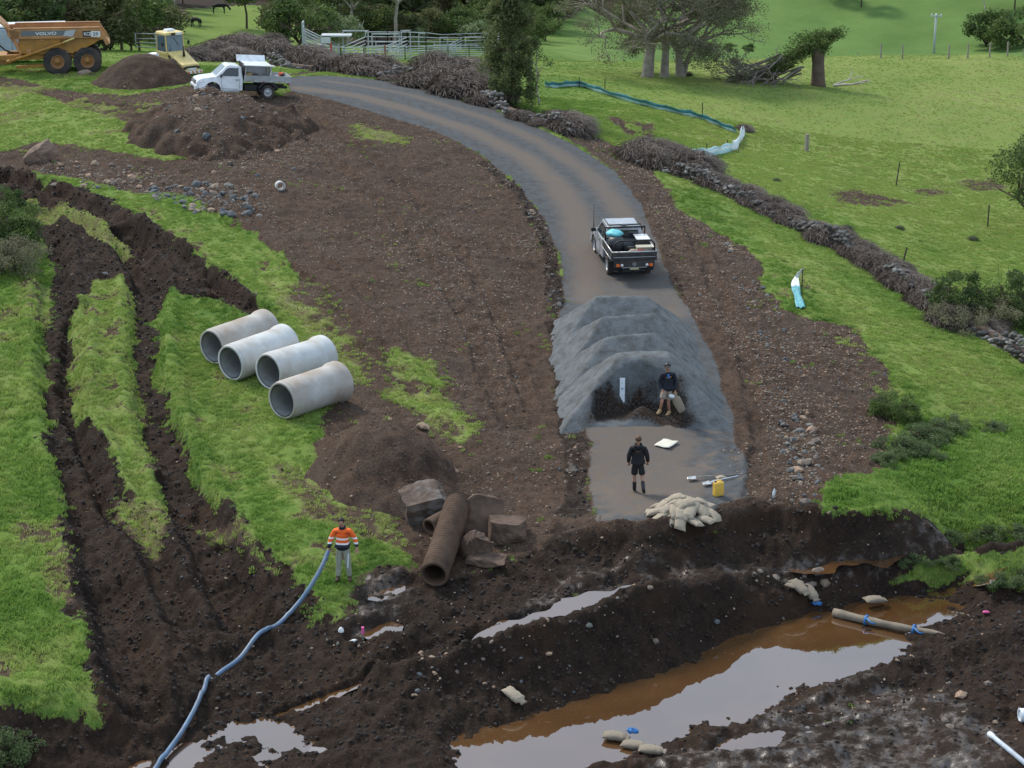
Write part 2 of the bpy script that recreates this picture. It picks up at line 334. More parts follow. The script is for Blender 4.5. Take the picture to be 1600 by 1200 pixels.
RIDGES = [(poly_w(l), w, d) for l, w, d in [
 ([(880,846),(940,838),(1000,838),(1060,830),(1120,812),(1180,800),(1240,815),(1320,820),(1420,828)], .32, .26),
 ([(70,300),(150,330),(200,345),(260,375),(330,420),(390,470)], .22, .22),
 ([(40,322),(110,335),(185,380)], .18, .18),
 ([(145,500),(150,600),(170,700),(215,800)], .2, .12),
 ([(262,480),(258,600),(290,690),(330,780),(400,860)], .25, .18),
 ([(600,1062),(700,1040),(850,1000),(1000,942),(1100,925),(1200,912)], .45, .34),
 ([(930,832),(1000,838),(1100,822),(1180,800),(1300,815)], .25, .15),
 ([(1300,1090),(1450,1040),(1600,990)], .5, .35),
 ([(1000,1185),(1200,1130),(1400,1090),(1500,1120)], .4, .16),
 ([(900,1215),(1100,1190),(1300,1180)], .3, .2),
]]
def detail(x, y, C):
    sh = x.shape
    soil, mud, grav, stony, wet = C[SOIL], C[MUD], C[GRAV], C[STONY], C[WET]
    n1 = fbm(x, y, 1.1, 4, 1.0); n2 = fbm(x, y, .34, 3, 3.0)
    rd = 1 - np.abs(fbm(x, y, .8, 4, 8.0))
    bare = np.clip(soil, 0, 1) * (1 - grav)
    n3 = fbm(x, y, .16, 2, 13.0)
    dz = n1 * (.03 + .05 * bare * (1 - wet * .5) + .11 * mud * (1 - wet * .5)) + n2 * (.012 + (.045 * bare + .04 * mud) * (1 - wet * .7) + .03 * stony * bare) + n3 * (.02 * bare + .025 * mud * (1 - wet * .6))
    dz += (rd - .6) * .12 * mud * (1 - wet * .5)
    fl = (1 - grav * .8)
    dz = dz * fl
    dz += np.where(soil < .5, .06 * (1 - soil * 2), 0)                    # turf stands proud of stripped soil
    for l, w, d in RUTS:
        x0 = min(p[0] for p in l) - 3; x1 = max(p[0] for p in l) + 3; y0 = min(p[1] for p in l) - 3; y1 = max(p[1] for p in l) + 3
        m = (x > x0) & (x < x1) & (y > y0) & (y < y1)
        if not m.any(): continue
        q = d_line(x[m], y[m], l) + n1[m] * .12
        dz[m] += -d * (1 - sstep(w * .55, w * 1.1, q)) + d * .45 * np.exp(-((q - w * 1.35) / (w * .3)) ** 2)
    for l, w, d in RIDGES:
        x0 = min(p[0] for p in l) - 3; x1 = max(p[0] for p in l) + 3; y0 = min(p[1] for p in l) - 3; y1 = max(p[1] for p in l) + 3
        m = (x > x0) & (x < x1) & (y > y0) & (y < y1)
        if not m.any(): continue
        q = d_line(x[m], y[m], l) + n1[m] * .15
        dz[m] += d * np.exp(-(q / w) ** 2)
    tw = 1 - sstep(100, 200, y)
    return dz * (tw * .9 + .1) + (1 - tw) * fbm(x, y, 30, 3, 4.) * .8
def hfull(x, y):
    x = np.atleast_1d(np.asarray(x, float)); y = np.atleast_1d(np.asarray(y, float))
    sh = x.shape; x = x.ravel(); y = y.ravel()
    return (base(x, y) + detail(x, y, cover(x, y))).reshape(sh)
def ground(x, y): return float(hfull(x, y)[0])
def atg(u, v):
    x, y = at(u, v); return x, y, ground(x, y)

# ------------------------------------------------------------------ materials
def nd(nt, t, **kw):
    n = nt.nodes.new(t)
    for k, v in kw.items():
        if k.startswith('i_'): n.inputs[int(k[2:]) if k[2:].isdigit() else k[2:].replace('_', ' ')].default_value = v
        else: setattr(n, k, v)
    return n
def mixc(nt, a, b, f, bt='MIX'):
    m = nt.nodes.new('ShaderNodeMix'); m.data_type = 'RGBA'; m.blend_type = bt
    for s, v in ((0, f), (6, a), (7, b)):
        if hasattr(v, 'links') or hasattr(v, 'is_linked'): nt.links.new(v, m.inputs[s])
        elif isinstance(v, (int, float)): m.inputs[s].default_value = v
        else: m.inputs[s].default_value = (*v, 1) if len(v) == 3 else v
    return m.outputs[2]
def mth(nt, op, a, b=None, c=None):
    m = nt.nodes.new('ShaderNodeMath'); m.operation = op
    for i, v in enumerate((a, b, c)):
        if v is None: continue
        if isinstance(v, (int, float)): m.inputs[i].default_value = v
        else: nt.links.new(v, m.inputs[i])
    return m.outputs[0]
def mrange(nt, v, a, b, c=0, d=1):
    m = nt.nodes.new('ShaderNodeMapRange'); nt.links.new(v, m.inputs[0])
    for i, k in enumerate((a, b, c, d)): m.inputs[i + 1].default_value = k
    return m.outputs[0]
def noise(nt, vec, scale, detail=3, rough=.55, dist=0.0):
    n = nt.nodes.new('ShaderNodeTexNoise'); n.inputs['Scale'].default_value = scale; n.inputs['Detail'].default_value = detail
    n.inputs['Roughness'].default_value = rough; n.inputs['Distortion'].default_value = dist
    if vec is not None: nt.links.new(vec, n.inputs['Vector'])
    return n.outputs['Fac']
MATS = {}
def new_mat(name):
    m = bpy.data.materials.new(name); m.use_nodes = True; nt = m.node_tree
    return m, nt, nt.nodes['Principled BSDF']
def mat(name, col, rough=.6, metal=0.0, var=.12, scale=6.0, bump=.0, dirt=None, dirt_amt=.0, spec=.5, coat=0.0, bscale=None, alpha=None):
    if name in MATS: return MATS[name]
    m, nt, b = new_mat(name)
    geo = nt.nodes.new('ShaderNodeTexCoord').outputs['Object']
    f = noise(nt, geo, scale, 4)
    dk = tuple(c * (1 - var) for c in col); lt = tuple(min(1, c * (1 + var)) for c in col)
    c = mixc(nt, dk, lt, mrange(nt, f, .3, .7))
    if dirt is not None:
        f2 = noise(nt, geo, scale * .35, 5, .65)
        c = mixc(nt, c, dirt, mth(nt, 'MULTIPLY', mrange(nt, f2, .5 - dirt_amt * .35, .72), min(1, .35 + dirt_amt)))
    nt.links.new(c, b.inputs['Base Color'])
    b.inputs['Roughness'].default_value = rough; b.inputs['Metallic'].default_value = metal
    b.inputs['Specular IOR Level'].default_value = spec; b.inputs['Coat Weight'].default_value = coat
    if bump:
        bp = nt.nodes.new('ShaderNodeBump'); bp.inputs['Strength'].default_value = bump; bp.inputs['Distance'].default_value = .02
        nt.links.new(noise(nt, geo, bscale or scale * 5, 4), bp.inputs['Height']); nt.links.new(bp.outputs[0], b.inputs['Normal'])
    MATS[name] = m
    return m

def grass_color(nt, pos, dry, lush):
    """the same turf colour for the sheet below and the blades on it"""
    a = noise(nt, pos, .22, 4, .6); b = noise(nt, pos, 1.7, 4, .65); c = noise(nt, pos, 9, 2)
    g = mixc(nt, (.062, .135, .02), (.125, .215, .036), mrange(nt, a, .32, .68))
    g = mixc(nt, g, (.2, .25, .06), mth(nt, 'MULTIPLY', mrange(nt, b, .42, .75), .75))
    g = mixc(nt, g, (.028, .06, .014), mth(nt, 'MULTIPLY', mrange(nt, b, .5, .22), .55))
    g = mixc(nt, g, (.10, .185, .03), mth(nt, 'MULTIPLY', lush, .68))
    g = mixc(nt, g, (.285, .39, .085), mth(nt, 'MULTIPLY', dry, .85))
    g = mixc(nt, g, (.19, .165, .075), mth(nt, 'MULTIPLY', mth(nt, 'MULTIPLY', dry, mrange(nt, mth(nt, 'ADD', b, mth(nt, 'MULTIPLY', c, .5)), .55, .95)), 1.0))
    g = mixc(nt, g, (.5, .5, .5), mrange(nt, c, .3, .7, 0, .0))
    return g
def ground_material():
    m, nt, b = new_mat('ground')
    pos = nt.nodes.new('ShaderNodeNewGeometry').outputs['Position']
    def attr(n):
        a = nt.nodes.new('ShaderNodeAttribute'); a.attribute_name = n
        s = nt.nodes.new('ShaderNodeSeparateColor'); nt.links.new(a.outputs['Color'], s.inputs[0])
        return s.outputs[0], s.outputs[1], s.outputs[2]
    soil, mud, grav = attr('cover_a'); stony, dry, wet = attr('cover_b'); trk, lush, hill = attr('cover_c')
    n_f = noise(nt, pos, 14, 4, .7); n_m = noise(nt, pos, 2.6, 5, .65); n_l = noise(nt, pos, .5, 4, .6); n_xf = noise(nt, pos, 45, 3, .6)
    g = grass_color(nt, pos, dry, lush)
    g = mixc(nt, g, mixc(nt, (.07, .145, .035), (.115, .21, .055), mrange(nt, noise(nt, pos, .05, 5, .7), .35, .65)), mth(nt, 'MULTIPLY', hill, .85))
    g = mixc(nt, g, (.03, .035, .012), mrange(nt, n_f, .5, .75, 0, .5))
    # soil
    s = mixc(nt, (.042, .0255, .018), (.108, .069, .049), mrange(nt, n_m, .3, .7))
    s = mixc(nt, s, (.085, .07, .058), mrange(nt, noise(nt, pos, .33, 4, .7), .5, .7, 0, .45))
    s = mixc(nt, s, (.15, .105, .074), mth(nt, 'MULTIPLY', mrange(nt, n_f, .5, .68), .75))
    s = mixc(nt, s, (.022, .014, .011), mth(nt, 'MULTIPLY', mrange(nt, n_f, .46, .3), .8))
    s = mixc(nt, s, (.027, .018, .014), mth(nt, 'MULTIPLY', mrange(nt, n_l, .5, .7), .45))
    vor = nt.nodes.new('ShaderNodeTexVoronoi'); vor.inputs['Scale'].default_value = 13; nt.links.new(pos, vor.inputs['Vector'])
    chip = mrange(nt, vor.outputs['Distance'], .24, .14)
    sv = nt.nodes.new('ShaderNodeSeparateColor'); nt.links.new(vor.outputs['Color'], sv.inputs[0])
    chip_on = mth(nt, 'MULTIPLY', chip, mth(nt, 'GREATER_THAN', mth(nt, 'ADD', sv.outputs[0], mth(nt, 'MULTIPLY', stony, .3)), .8))
    chipc = mixc(nt, (.36, .26, .18), (.27, .26, .24), mrange(nt, sv.outputs[1], .45, .55))
    s = mixc(nt, s, chipc, mth(nt, 'MULTIPLY', chip_on, .75))
    # mud
    d = mixc(nt, (.012, .0078, .0058), (.038, .0245, .0172), mrange(nt, n_m, .3, .7))
    d = mixc(nt, d, (.062, .041, .029), mth(nt, 'MULTIPLY', mrange(nt, n_f, .52, .7), .8))
    d = mixc(nt, d, (.25, .19, .12), mth(nt, 'MULTIPLY', mth(nt, 'MULTIPLY', chip, mth(nt, 'GREATER_THAN', sv.outputs[2], .965)), .7))
    d = mixc(nt, d, (.055, .03, .018), mrange(nt, n_l, .48, .7, 0, .6))
    # gravel
    r = mixc(nt, (.055, .06, .066), (.12, .128, .136), mrange(nt, n_xf, .3, .7))
    r = mixc(nt, r, mixc(nt, (.105, .115, .122), (.185, .2, .21), mrange(nt, n_xf, .3, .7)), hill)
    r = mixc(nt, r, (.05, .044, .038), mrange(nt, n_m, .4, .7, 0, .7))
    r = mixc(nt, r, (.165, .128, .10), mth(nt, 'MULTIPLY', trk, mrange(nt, n_m, .25, .65, .4, .9)))
    def edge(w, k=.35):     # frayed border between covers
        return mrange(nt, mth(nt, 'ADD', w, mth(nt, 'MULTIPLY', mth(nt, 'SUBTRACT', n_f, .5), k * 2)), .38, .62)
    c = mixc(nt, g, s, edge(soil)); c = mixc(nt, c, d, edge(mud)); c = mixc(nt, c, r, edge(grav, .5))
    wetc = mixc(nt, c, (.06, .046, .037), mth(nt, 'MULTIPLY', wet, .5))
    nt.links.new(wetc, b.inputs['Base Color'])
    # roughness: wet film in patches
    film = mth(nt, 'MULTIPLY', mrange(nt, mth(nt, 'ADD', wet, mth(nt, 'MULTIPLY', mth(nt, 'SUBTRACT', n_m, .5), 1.6)), .42, .72), mrange(nt, mud, .2, .7))
    ro = mth(nt, 'SUBTRACT', .93, mth(nt, 'MULTIPLY', film, .6))
    ro = mth(nt, 'SUBTRACT', ro, mth(nt, 'MULTIPLY', mud, .12))
    nt.links.new(ro, b.inputs['Roughness']); nt.links.new(mth(nt, 'ADD', .12, mth(nt, 'MULTIPLY', film, .6)), b.inputs['Specular IOR Level'])
    bp = nt.nodes.new('ShaderNodeBump'); bp.inputs['Distance'].default_value = .08
    h = mth(nt, 'ADD', mth(nt, 'MULTIPLY', n_f, 1.0), mth(nt, 'MULTIPLY', n_xf, .4))
    h = mth(nt, 'ADD', h, mth(nt, 'MULTIPLY', chip_on, .5))
    nt.links.new(h, bp.inputs['Height'])
    nt.links.new(mth(nt, 'SUBTRACT', .85, mth(nt, 'ADD', mth(nt, 'MULTIPLY', film, .6), mth(nt, 'MULTIPLY', grav, .4))), bp.inputs['Strength'])
    nt.links.new(bp.outputs[0], b.inputs['Normal'])
    return m
GROUND = ground_material()

# ------------------------------------------------------------------ the ground sheet, a fan of cells finer near the works
def np_mesh(name, co, quads, tris=None):
    me = bpy.data.meshes.new(name)
    nq = len(quads) if quads is not None else 0; ntr = len(tris) if tris is not None else 0
    me.vertices.add(len(co)); me.vertices.foreach_set('co', np.asarray(co, np.float32).ravel())
    loops = []; 
    if nq: loops.append(np.asarray(quads, np.int32).ravel())
    if ntr: loops.append(np.asarray(tris, np.int32).ravel())
    lv = np.concatenate(loops)
    me.loops.add(len(lv)); me.loops.foreach_set('vertex_index', lv)
    me.polygons.add(nq + ntr)
    st = np.concatenate([np.arange(nq) * 4, nq * 4 + np.arange(ntr) * 3]).astype(np.int32)
    me.polygons.foreach_set('loop_start', st)
    me.update(calc_edges=True)
    return me
def vattr(me, name, arr):
    a = me.attributes.new(name, 'FLOAT_COLOR', 'POINT')
    c = np.ones((len(me.vertices), 4), np.float32)
    for i, v in enumerate(arr): c[:, i] = v
    a.data.foreach_set('color', c.ravel())
def link(o, parent=None):
    COL.objects.link(o)
    if parent is not None: o.parent = parent
    return o
def struct(o, kind='structure', label=None):
    o['kind'] = kind
    if label: o['label'] = label
    return o
ang = np.concatenate([np.linspace(-62, -19, 26)[:-1], np.linspace(-19, -15.2, 24)[:-1], np.linspace(-15.2, 15.2, 660), np.linspace(15.2, 19, 24)[1:], np.linspace(19, 62, 26)[1:]])
rows = [6, 14, 22, 30, 36, 39, 41]
y = 42.0
while y < 1000:
    rows.append(y)
    y += .085 if y < 66 else .085 * (y / 66) ** 1.55 if y < 175 else .55 * (y / 175) ** 2
rows = np.array(rows)
TA = np.tan(np.radians(ang))
GY, GA = np.meshgrid(rows, TA, indexing='ij')
GX = GY * GA
NR, NC = GX.shape
xf, yf = GX.ravel(), GY.ravel()
zb = tps(xf, yf)
CV = cover(xf, yf)
zf = zb + detail(xf, yf, CV)
idx = np.arange(NR * NC).reshape(NR, NC)
quads = np.stack([idx[:-1, :-1], idx[:-1, 1:], idx[1:, 1:], idx[1:, :-1]], -1).reshape(-1, 4)
qc = CV[:, quads].mean(2)
cls = np.where(qc[GRAV] > .5, 2, np.where(qc[MUD] > .5, 3, np.where(qc[SOIL] > .5, 1, 0)))
allco = np.c_[xf, yf, zf]
for k, nm in enumerate(['grass_field', 'bare_soil', 'gravel_road', 'muddy_creek_bed']):
    qs = quads[cls == k]
    used, inv = np.unique(qs, return_inverse=True)
    me = np_mesh(nm, allco[used], inv.reshape(-1, 4))
    me.polygons.foreach_set('use_smooth', np.ones(len(qs), bool))
    c = CV[:, used]
    vattr(me, 'cover_a', c[[SOIL, MUD, GRAV]]); vattr(me, 'cover_b', c[[STONY, DRY, WET]]); vattr(me, 'cover_c', c[[TRK, LUSH, HILL]])
    me.materials.append(GROUND)
    struct(link(bpy.data.objects.new(nm, me)))
print('terrain', NR, NC, NR * NC)
# ------------------------------------------------------------------ mesh building
class MB:
    def __init__(s): s.v = []; s.f = []; s.m = []; s.sm = []
    def add(s, v, f, mi=0, smooth=False, M=None):
        o = len(s.v)
        if M is not None: v = [tuple(M @ Vector(p)) for p in v]
        s.v += [tuple(p) for p in v]
        s.f += [tuple(o + i for i in q) for q in f]; s.m += [mi] * len(f); s.sm += [smooth] * len(f)
        return s
    def box(s, c, d, rot=(0, 0, 0), mi=0, taper=1.0, M=None):
        x, y, z = d[0] / 2, d[1] / 2, d[2] / 2
        T = Matrix.Translation(c) @ Euler(rot).to_matrix().to_4x4()
        if M is not None: T = M @ T
        v = [(-x, -y, -z), (x, -y, -z), (x, y, -z), (-x, y, -z), (-x * taper, -y * taper, z), (x * taper, -y * taper, z), (x * taper, y * taper, z), (-x * taper, y * taper, z)]
        return s.add(v, [(3, 2, 1, 0), (4, 5, 6, 7), (0, 1, 5, 4), (1, 2, 6, 5), (2, 3, 7, 6), (3, 0, 4, 7)], mi, False, T)
    def tube(s, pts, r, n=8, mi=0, cap=True, smooth=True, flat=1.0):
        pts = [Vector(p) for p in pts]; N = len(pts)
        if not hasattr(r, '__len__'): r = [r] * N
        v = []; up = Vector((0, 0, 1)); pu = None
        for i, p in enumerate(pts):
            t = (pts[min(i + 1, N - 1)] - pts[max(i - 1, 0)])
            t = t.normalized() if t.length > 1e-9 else Vector((0, 0, 1))
            if pu is None:
                a = up if abs(t.z) < .95 else Vector((1, 0, 0)); pu = (a - t * a.dot(t)).normalized()
            else:
                q = pu - t * pu.dot(t); pu = q.normalized() if q.length > 1e-6 else pu
            w = t.cross(pu)
            for k in range(n):
                a = 2 * math.pi * k / n
                v.append(p + (pu * math.cos(a) * flat + w * math.sin(a)) * r[i])
        f = [(i * n + k, i * n + (k + 1) % n, (i + 1) * n + (k + 1) % n, (i + 1) * n + k) for i in range(N - 1) for k in range(n)]
        s.add(v, f, mi, smooth)
        if cap:
            o = len(s.v) - N * n
            s.f += [tuple(o + k for k in reversed(range(n))), tuple(o + (N - 1) * n + k for k in range(n))]; s.m += [mi] * 2; s.sm += [False] * 2
        return s
    def lathe(s, prof, o=(0, 0, 0), axis=(0, 0, 1), n=24, mi=0, smooth=True):
        """prof: (radius, height) pairs turned about the axis"""
        q = Vector((0, 0, 1)).rotation_difference(Vector(axis).normalized()).to_matrix().to_4x4()
        T = Matrix.Translation(o) @ q; N = len(prof)
        v = [(r * math.cos(2 * math.pi * k / n), r * math.sin(2 * math.pi * k / n), h) for r, h in prof for k in range(n)]
        f = [(i * n + k, i * n + (k + 1) % n, (i + 1) * n + (k + 1) % n, (i + 1) * n + k) for i in range(N - 1) for k in range(n)]
        return s.add(v, f, mi, smooth, T)
    def prism(s, prof, w, mi=0, plane='xz', c=0.0, smooth=False):
        """polygon (x,z[,halfwidth]) extruded across y about c"""
        L = [(p[0], c - (p[2] if len(p) > 2 else w), p[1]) for p in prof]; Rr = [(p[0], c + (p[2] if len(p) > 2 else w), p[1]) for p in prof]
        n = len(prof)
        f = [tuple(range(n)), tuple(reversed(range(n, 2 * n)))] + [(i + n, (i + 1) % n + n, (i + 1) % n, i) for i in range(n)]
        s.add(L + Rr, f, mi, smooth); return s
    def quad(s, a, b, c, d, mi=0): return s.add([a, b, c, d], [(0, 1, 2, 3)], mi)
    def ell(s, c, r, nu=12, nv=8, mi=0, rot=(0, 0, 0)):
        T = Matrix.Translation(c) @ Euler(rot).to_matrix().to_4x4()
        v = [(0, 0, r[2])]
        for i in range(1, nv):
            a = math.pi * i / nv
            v += [(r[0] * math.sin(a) * math.cos(2 * math.pi * k / nu), r[1] * math.sin(a) * math.sin(2 * math.pi * k / nu), r[2] * math.cos(a)) for k in range(nu)]
        v.append((0, 0, -r[2])); f = []
        for k in range(nu): f.append((0, 1 + k, 1 + (k + 1) % nu))
        for i in range(nv - 2):
            for k in range(nu):
                f.append((1 + i * nu + k, 1 + (i + 1) * nu + k, 1 + (i + 1) * nu + (k + 1) % nu, 1 + i * nu + (k + 1) % nu))
        e = len(v) - 1
        for k in range(nu): f.append((1 + (nv - 2) * nu + (k + 1) % nu, 1 + (nv - 2) * nu + k, e))
        return s.add(v, f, mi, True, T)
    def mesh(s, name, mats):
        me = bpy.data.meshes.new(name); me.from_pydata(s.v, [], s.f)
        for m in (mats if isinstance(mats, (list, tuple)) else [mats]): me.materials.append(m)
        me.polygons.foreach_set('material_index', s.m); me.polygons.foreach_set('use_smooth', s.sm)
        me.update(); return me
    def build(s, name, mats, parent=None, bevel=0.0, loc=None, rot=None, seg=2):
        o = link(bpy.data.objects.new(name, s.mesh(name, mats)), parent)
        if bevel:
            b = o.modifiers.new('bevel', 'BEVEL'); b.width = bevel; b.segments = seg; b.limit_method = 'ANGLE'; b.angle_limit = R(40)
        if loc is not None: o.location = loc
        if rot is not None: o.rotation_euler = rot
        return o
def tag(o, label, cat, group=None, kind=None):
    o['label'] = label; o['category'] = cat
    if group: o['group'] = group
    if kind: o['kind'] = kind
    return o
def thing(name, label, cat, loc=(0, 0, 0), rot=(0, 0, 0), group=None, scale=None):
    o = bpy.data.objects.new(name, None); COL.objects.link(o)
    o.empty_display_size = .3
    o.location = loc; o.rotation_euler = rot if hasattr(rot, '__len__') else (0, 0, rot)
    if scale: o.scale = (scale,) * 3 if not hasattr(scale, '__len__') else scale
    return tag(o, label, cat, group)
def put(name, mesh, label, cat, loc, rot=(0, 0, 0), scale=(1, 1, 1), group=None, parent=None):
    o = link(bpy.data.objects.new(name, mesh), parent); o.location = loc; o.rotation_euler = rot; o.scale = scale if hasattr(scale, '__len__') else (scale,) * 3
    if label: tag(o, label, cat, group)
    return o
def copy_tree(src, parent=None):
    o = src.copy(); COL.objects.link(o)
    if parent is not None: o.parent = parent
    for ch in [c for c in bpy.data.objects if c.parent == src]: copy_tree(ch, o)
    return o
def kids(o): return list(o.children)
def copy_fast(src, chmap):
    """copy a thing with parts listed in chmap {obj: [children]}"""
    o = src.copy(); COL.objects.link(o)
    for ch in chmap.get(src, []):
        c = copy_fast(ch, chmap); c.parent = o
    return o
def dirv(yaw): return Vector((math.cos(yaw), math.sin(yaw), 0))

# ------------------------------------------------------------------ paints
WHITE = mat('white_paint', (.78, .8, .82), .3, var=.03, dirt=(.25, .19, .14), dirt_amt=.1, coat=.4)
SILVER = mat('silver_paint', (.42, .45, .48), .32, .35, var=.04, dirt=(.2, .16, .12), dirt_amt=.15, coat=.4)
CHAR = mat('charcoal_steel', (.035, .037, .04), .45, .2, var=.15, dirt=(.13, .11, .09), dirt_amt=.15)
BLACK = mat('black_plastic', (.013, .013, .014), .55, var=.2)
GLASS = mat('dark_glass', (.02, .028, .034), .06, var=.1, spec=.8)
WSCREEN = mat('screen_glass', (.10, .15, .17), .05, var=.1, spec=.9)
RUBBER = mat('tyre_rubber', (.022, .022, .023), .85, var=.25, dirt=(.12, .09, .07), dirt_amt=.4, scale=4)
ALU = mat('aluminium', (.5, .51, .52), .42, .7, var=.08, dirt=(.22, .18, .15), dirt_amt=.15)
ALUF = mat('aluminium_side', (.42, .45, .45), .5, .25, var=.06, dirt=(.2, .17, .13), dirt_amt=.15)
STEELW = mat('wheel_steel', (.5, .51, .53), .4, .4, var=.1, dirt=(.2, .15, .1), dirt_amt=.2)
RED = mat('red_plastic', (.55, .03, .02), .4, var=.1)
ORANGEL = mat('orange_lens', (.75, .17, .03), .3, var=.05)
REDL = mat('red_lens', (.45, .015, .01), .3, var=.05)
WLENS = mat('clear_lens', (.75, .75, .75), .15, var=.05)
VYEL = mat('worn_orange_yellow_paint', (.42, .2, .028), .5, var=.16, scale=1.6, dirt=(.13, .07, .035), dirt_amt=.35, bump=.2)
VYEL2 = mat('faded_orange_paint', (.5, .25, .09), .55, var=.16, scale=1.4, dirt=(.2, .1, .05), dirt_amt=.45, bump=.2)
RYEL = mat('pale_yellow_paint', (.68, .53, .2), .45, var=.07, dirt=(.3, .2, .09), dirt_amt=.1)
JYEL = mat('jerry_yellow', (.72, .45, .07), .45, var=.06, dirt=(.3, .2, .1), dirt_amt=.1)
GREYP = mat('decal_grey', (.13, .15, .165), .5, var=.05)
LGREYP = mat('decal_light_grey', (.4, .43, .45), .5, var=.08)
CONC = mat('pipe_concrete', (.53, .545, .54), .82, var=.1, scale=2.2, dirt=(.27, .19, .12), dirt_amt=.3, bump=.3)
CONC_ST = mat('stained_pipe_concrete', (.5, .51, .5), .82, var=.12, scale=1.6, dirt=(.26, .17, .1), dirt_amt=.6, bump=.3)
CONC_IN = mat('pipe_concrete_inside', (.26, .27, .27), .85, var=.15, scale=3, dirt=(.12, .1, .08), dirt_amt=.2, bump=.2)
RUST = mat('rusty_steel', (.085, .05, .033), .8, .2, var=.35, scale=4, dirt=(.16, .1, .065), dirt_amt=.3, bump=.4)
OLDC = mat('old_concrete', (.1, .062, .044), .9, var=.4, scale=2.5, dirt=(.17, .115, .08), dirt_amt=.2, bump=.6)
OLDC2 = mat('old_concrete_pale', (.09, .06, .044), .9, var=.4, scale=3, dirt=(.33, .34, .34), dirt_amt=.1, bump=.6)
HESS = mat('hessian', (.34, .285, .215), .9, var=.2, scale=7, dirt=(.17, .13, .09), dirt_amt=.2, bump=.9, bscale=22)
HESSW = mat('wet_hessian', (.26, .215, .16), .8, var=.2, scale=5, dirt=(.07, .05, .04), dirt_amt=.3, bump=.5, bscale=60)
PAPER = mat('pale_sheet', (.6, .57, .48), .8, var=.05)
GALV = mat('galvanised', (.42, .45, .46), .6, .0, var=.12, scale=3)
WOODG = mat('weathered_wood', (.27, .24, .2), .85, var=.25, scale=8, bump=.4)
POSTR = mat('rusty_post', (.05, .035, .028), .8, var=.2)
TEAL = mat('teal_silt_cloth', (.05, .2, .22), .7, var=.3, scale=3)
TEALL = mat('pale_teal_cloth', (.4, .58, .6), .7, var=.2, scale=3)
CLOTHW = mat('white_cloth', (.68, .73, .75), .7, var=.15, scale=3)
HOSE = mat('hose_blue', (.10, .17, .27), .5, var=.25, scale=3, dirt=(.2, .19, .18), dirt_amt=.2)
PVC = mat('white_pvc', (.68, .74, .8), .3, var=.05, dirt=(.3, .24, .2), dirt_amt=.1)
BLUE = mat('blue_tie', (.03, .16, .42), .5, var=.1)
PINK = mat('pink_paint', (.8, .12, .35), .5, var=.05)
SKIN = mat('skin', (.42, .22, .15), .55, var=.08)
SKIN2 = mat('tanned_skin', (.36, .19, .125), .55, var=.08)
HAIR = mat('dark_hair', (.02, .014, .01), .7, var=.3)
HAIRB = mat('brown_hair', (.10, .055, .03), .7, var=.3)
NAVY = mat('navy_cloth', (.008, .011, .022), .85, var=.3, bump=.2)
BLACKC = mat('black_cloth', (.009, .009, .012), .85, var=.3, bump=.2)
KHAKI = mat('khaki_cloth', (.27, .22, .18), .85, var=.12, bump=.2)
PANTG = mat('pale_grey_green_trousers', (.29, .30, .24), .85, var=.12, dirt=(.15, .12, .09), dirt_amt=.15, bump=.2)
BOOTT = mat('tan_boot', (.36, .24, .12), .75, var=.15)
BOOTB = mat('black_gumboot', (.012, .012, .014), .45, var=.2)
BOOTM = mat('muddy_boot', (.06, .04, .025), .8, var=.2)
COWB = mat('black_cow_hide', (.012, .011, .011), .8, var=.2)
BARK = mat('grey_bark', (.36, .31, .26), .9, var=.3, scale=2.5, dirt=(.12, .09, .07), dirt_amt=.3, bump=.7)
BARKD = mat('dark_bark', (.085, .06, .045), .9, var=.35, scale=2.5, bump=.7)
BARKP = mat('pale_bark', (.42, .38, .33), .9, var=.25, scale=3, bump=.4)
TWIG = mat('dead_twig', (.2, .165, .145), .9, var=.3, scale=.8)

def leaf_mat(name, dark, light, yel=None, trans=.38):
    m, nt, b = new_mat(name)
    g = nt.nodes.new('ShaderNodeNewGeometry'); oi = nt.nodes.new('ShaderNodeObjectInfo')
    n = noise(nt, g.outputs['Position'], .9, 3, .6); n2 = noise(nt, g.outputs['Position'], 5, 2)
    f = mth(nt, 'ADD', mth(nt, 'MULTIPLY', n, .7), mth(nt, 'MULTIPLY', n2, .3))
    f = mth(nt, 'ADD', mrange(nt, f, .32, .68), mrange(nt, oi.outputs['Random'], 0, 1, -.25, .25))
    c = mixc(nt, dark, light, f)
    if yel: c = mixc(nt, c, yel, mrange(nt, n2, .55, .75))
    nt.links.new(c, b.inputs['Base Color']); b.inputs['Roughness'].default_value = .7; b.inputs['Specular IOR Level'].default_value = .25
    tr = nt.nodes.new('ShaderNodeBsdfTranslucent'); nt.links.new(c, tr.inputs['Color'])
    ms = nt.nodes.new('ShaderNodeMixShader'); ms.inputs[0].default_value = trans
    nt.links.new(b.outputs[0], ms.inputs[1]); nt.links.new(tr.outputs[0], ms.inputs[2])
    nt.links.new(ms.outputs[0], nt.nodes['Material Output'].inputs[0])
    MATS[name] = m; return m
LEAF_D = leaf_mat('dark_leaves', (.05, .085, .03), (.14, .2, .06))
LEAF_M = leaf_mat('mid_leaves', (.055, .095, .028), (.15, .21, .06))
LEAF_O = leaf_mat('olive_leaves', (.06, .075, .03), (.16, .17, .07))
LEAF_L = leaf_mat('light_leaves', (.10, .15, .06), (.26, .32, .16))
LEAF_G = leaf_mat('grey_green_twigs', (.12, .118, .07), (.23, .225, .13))
LEAF_C = leaf_mat('cedar_leaves', (.07, .1, .045), (.17, .21, .08), (.22, .19, .12), .5)
BRAM = leaf_mat('dead_bramble', (.065, .05, .044), (.155, .122, .104), (.23, .19, .155), .1)
BRAMG = leaf_mat('weed_leaves', (.04, .07, .02), (.11, .16, .05), (.18, .2, .1))

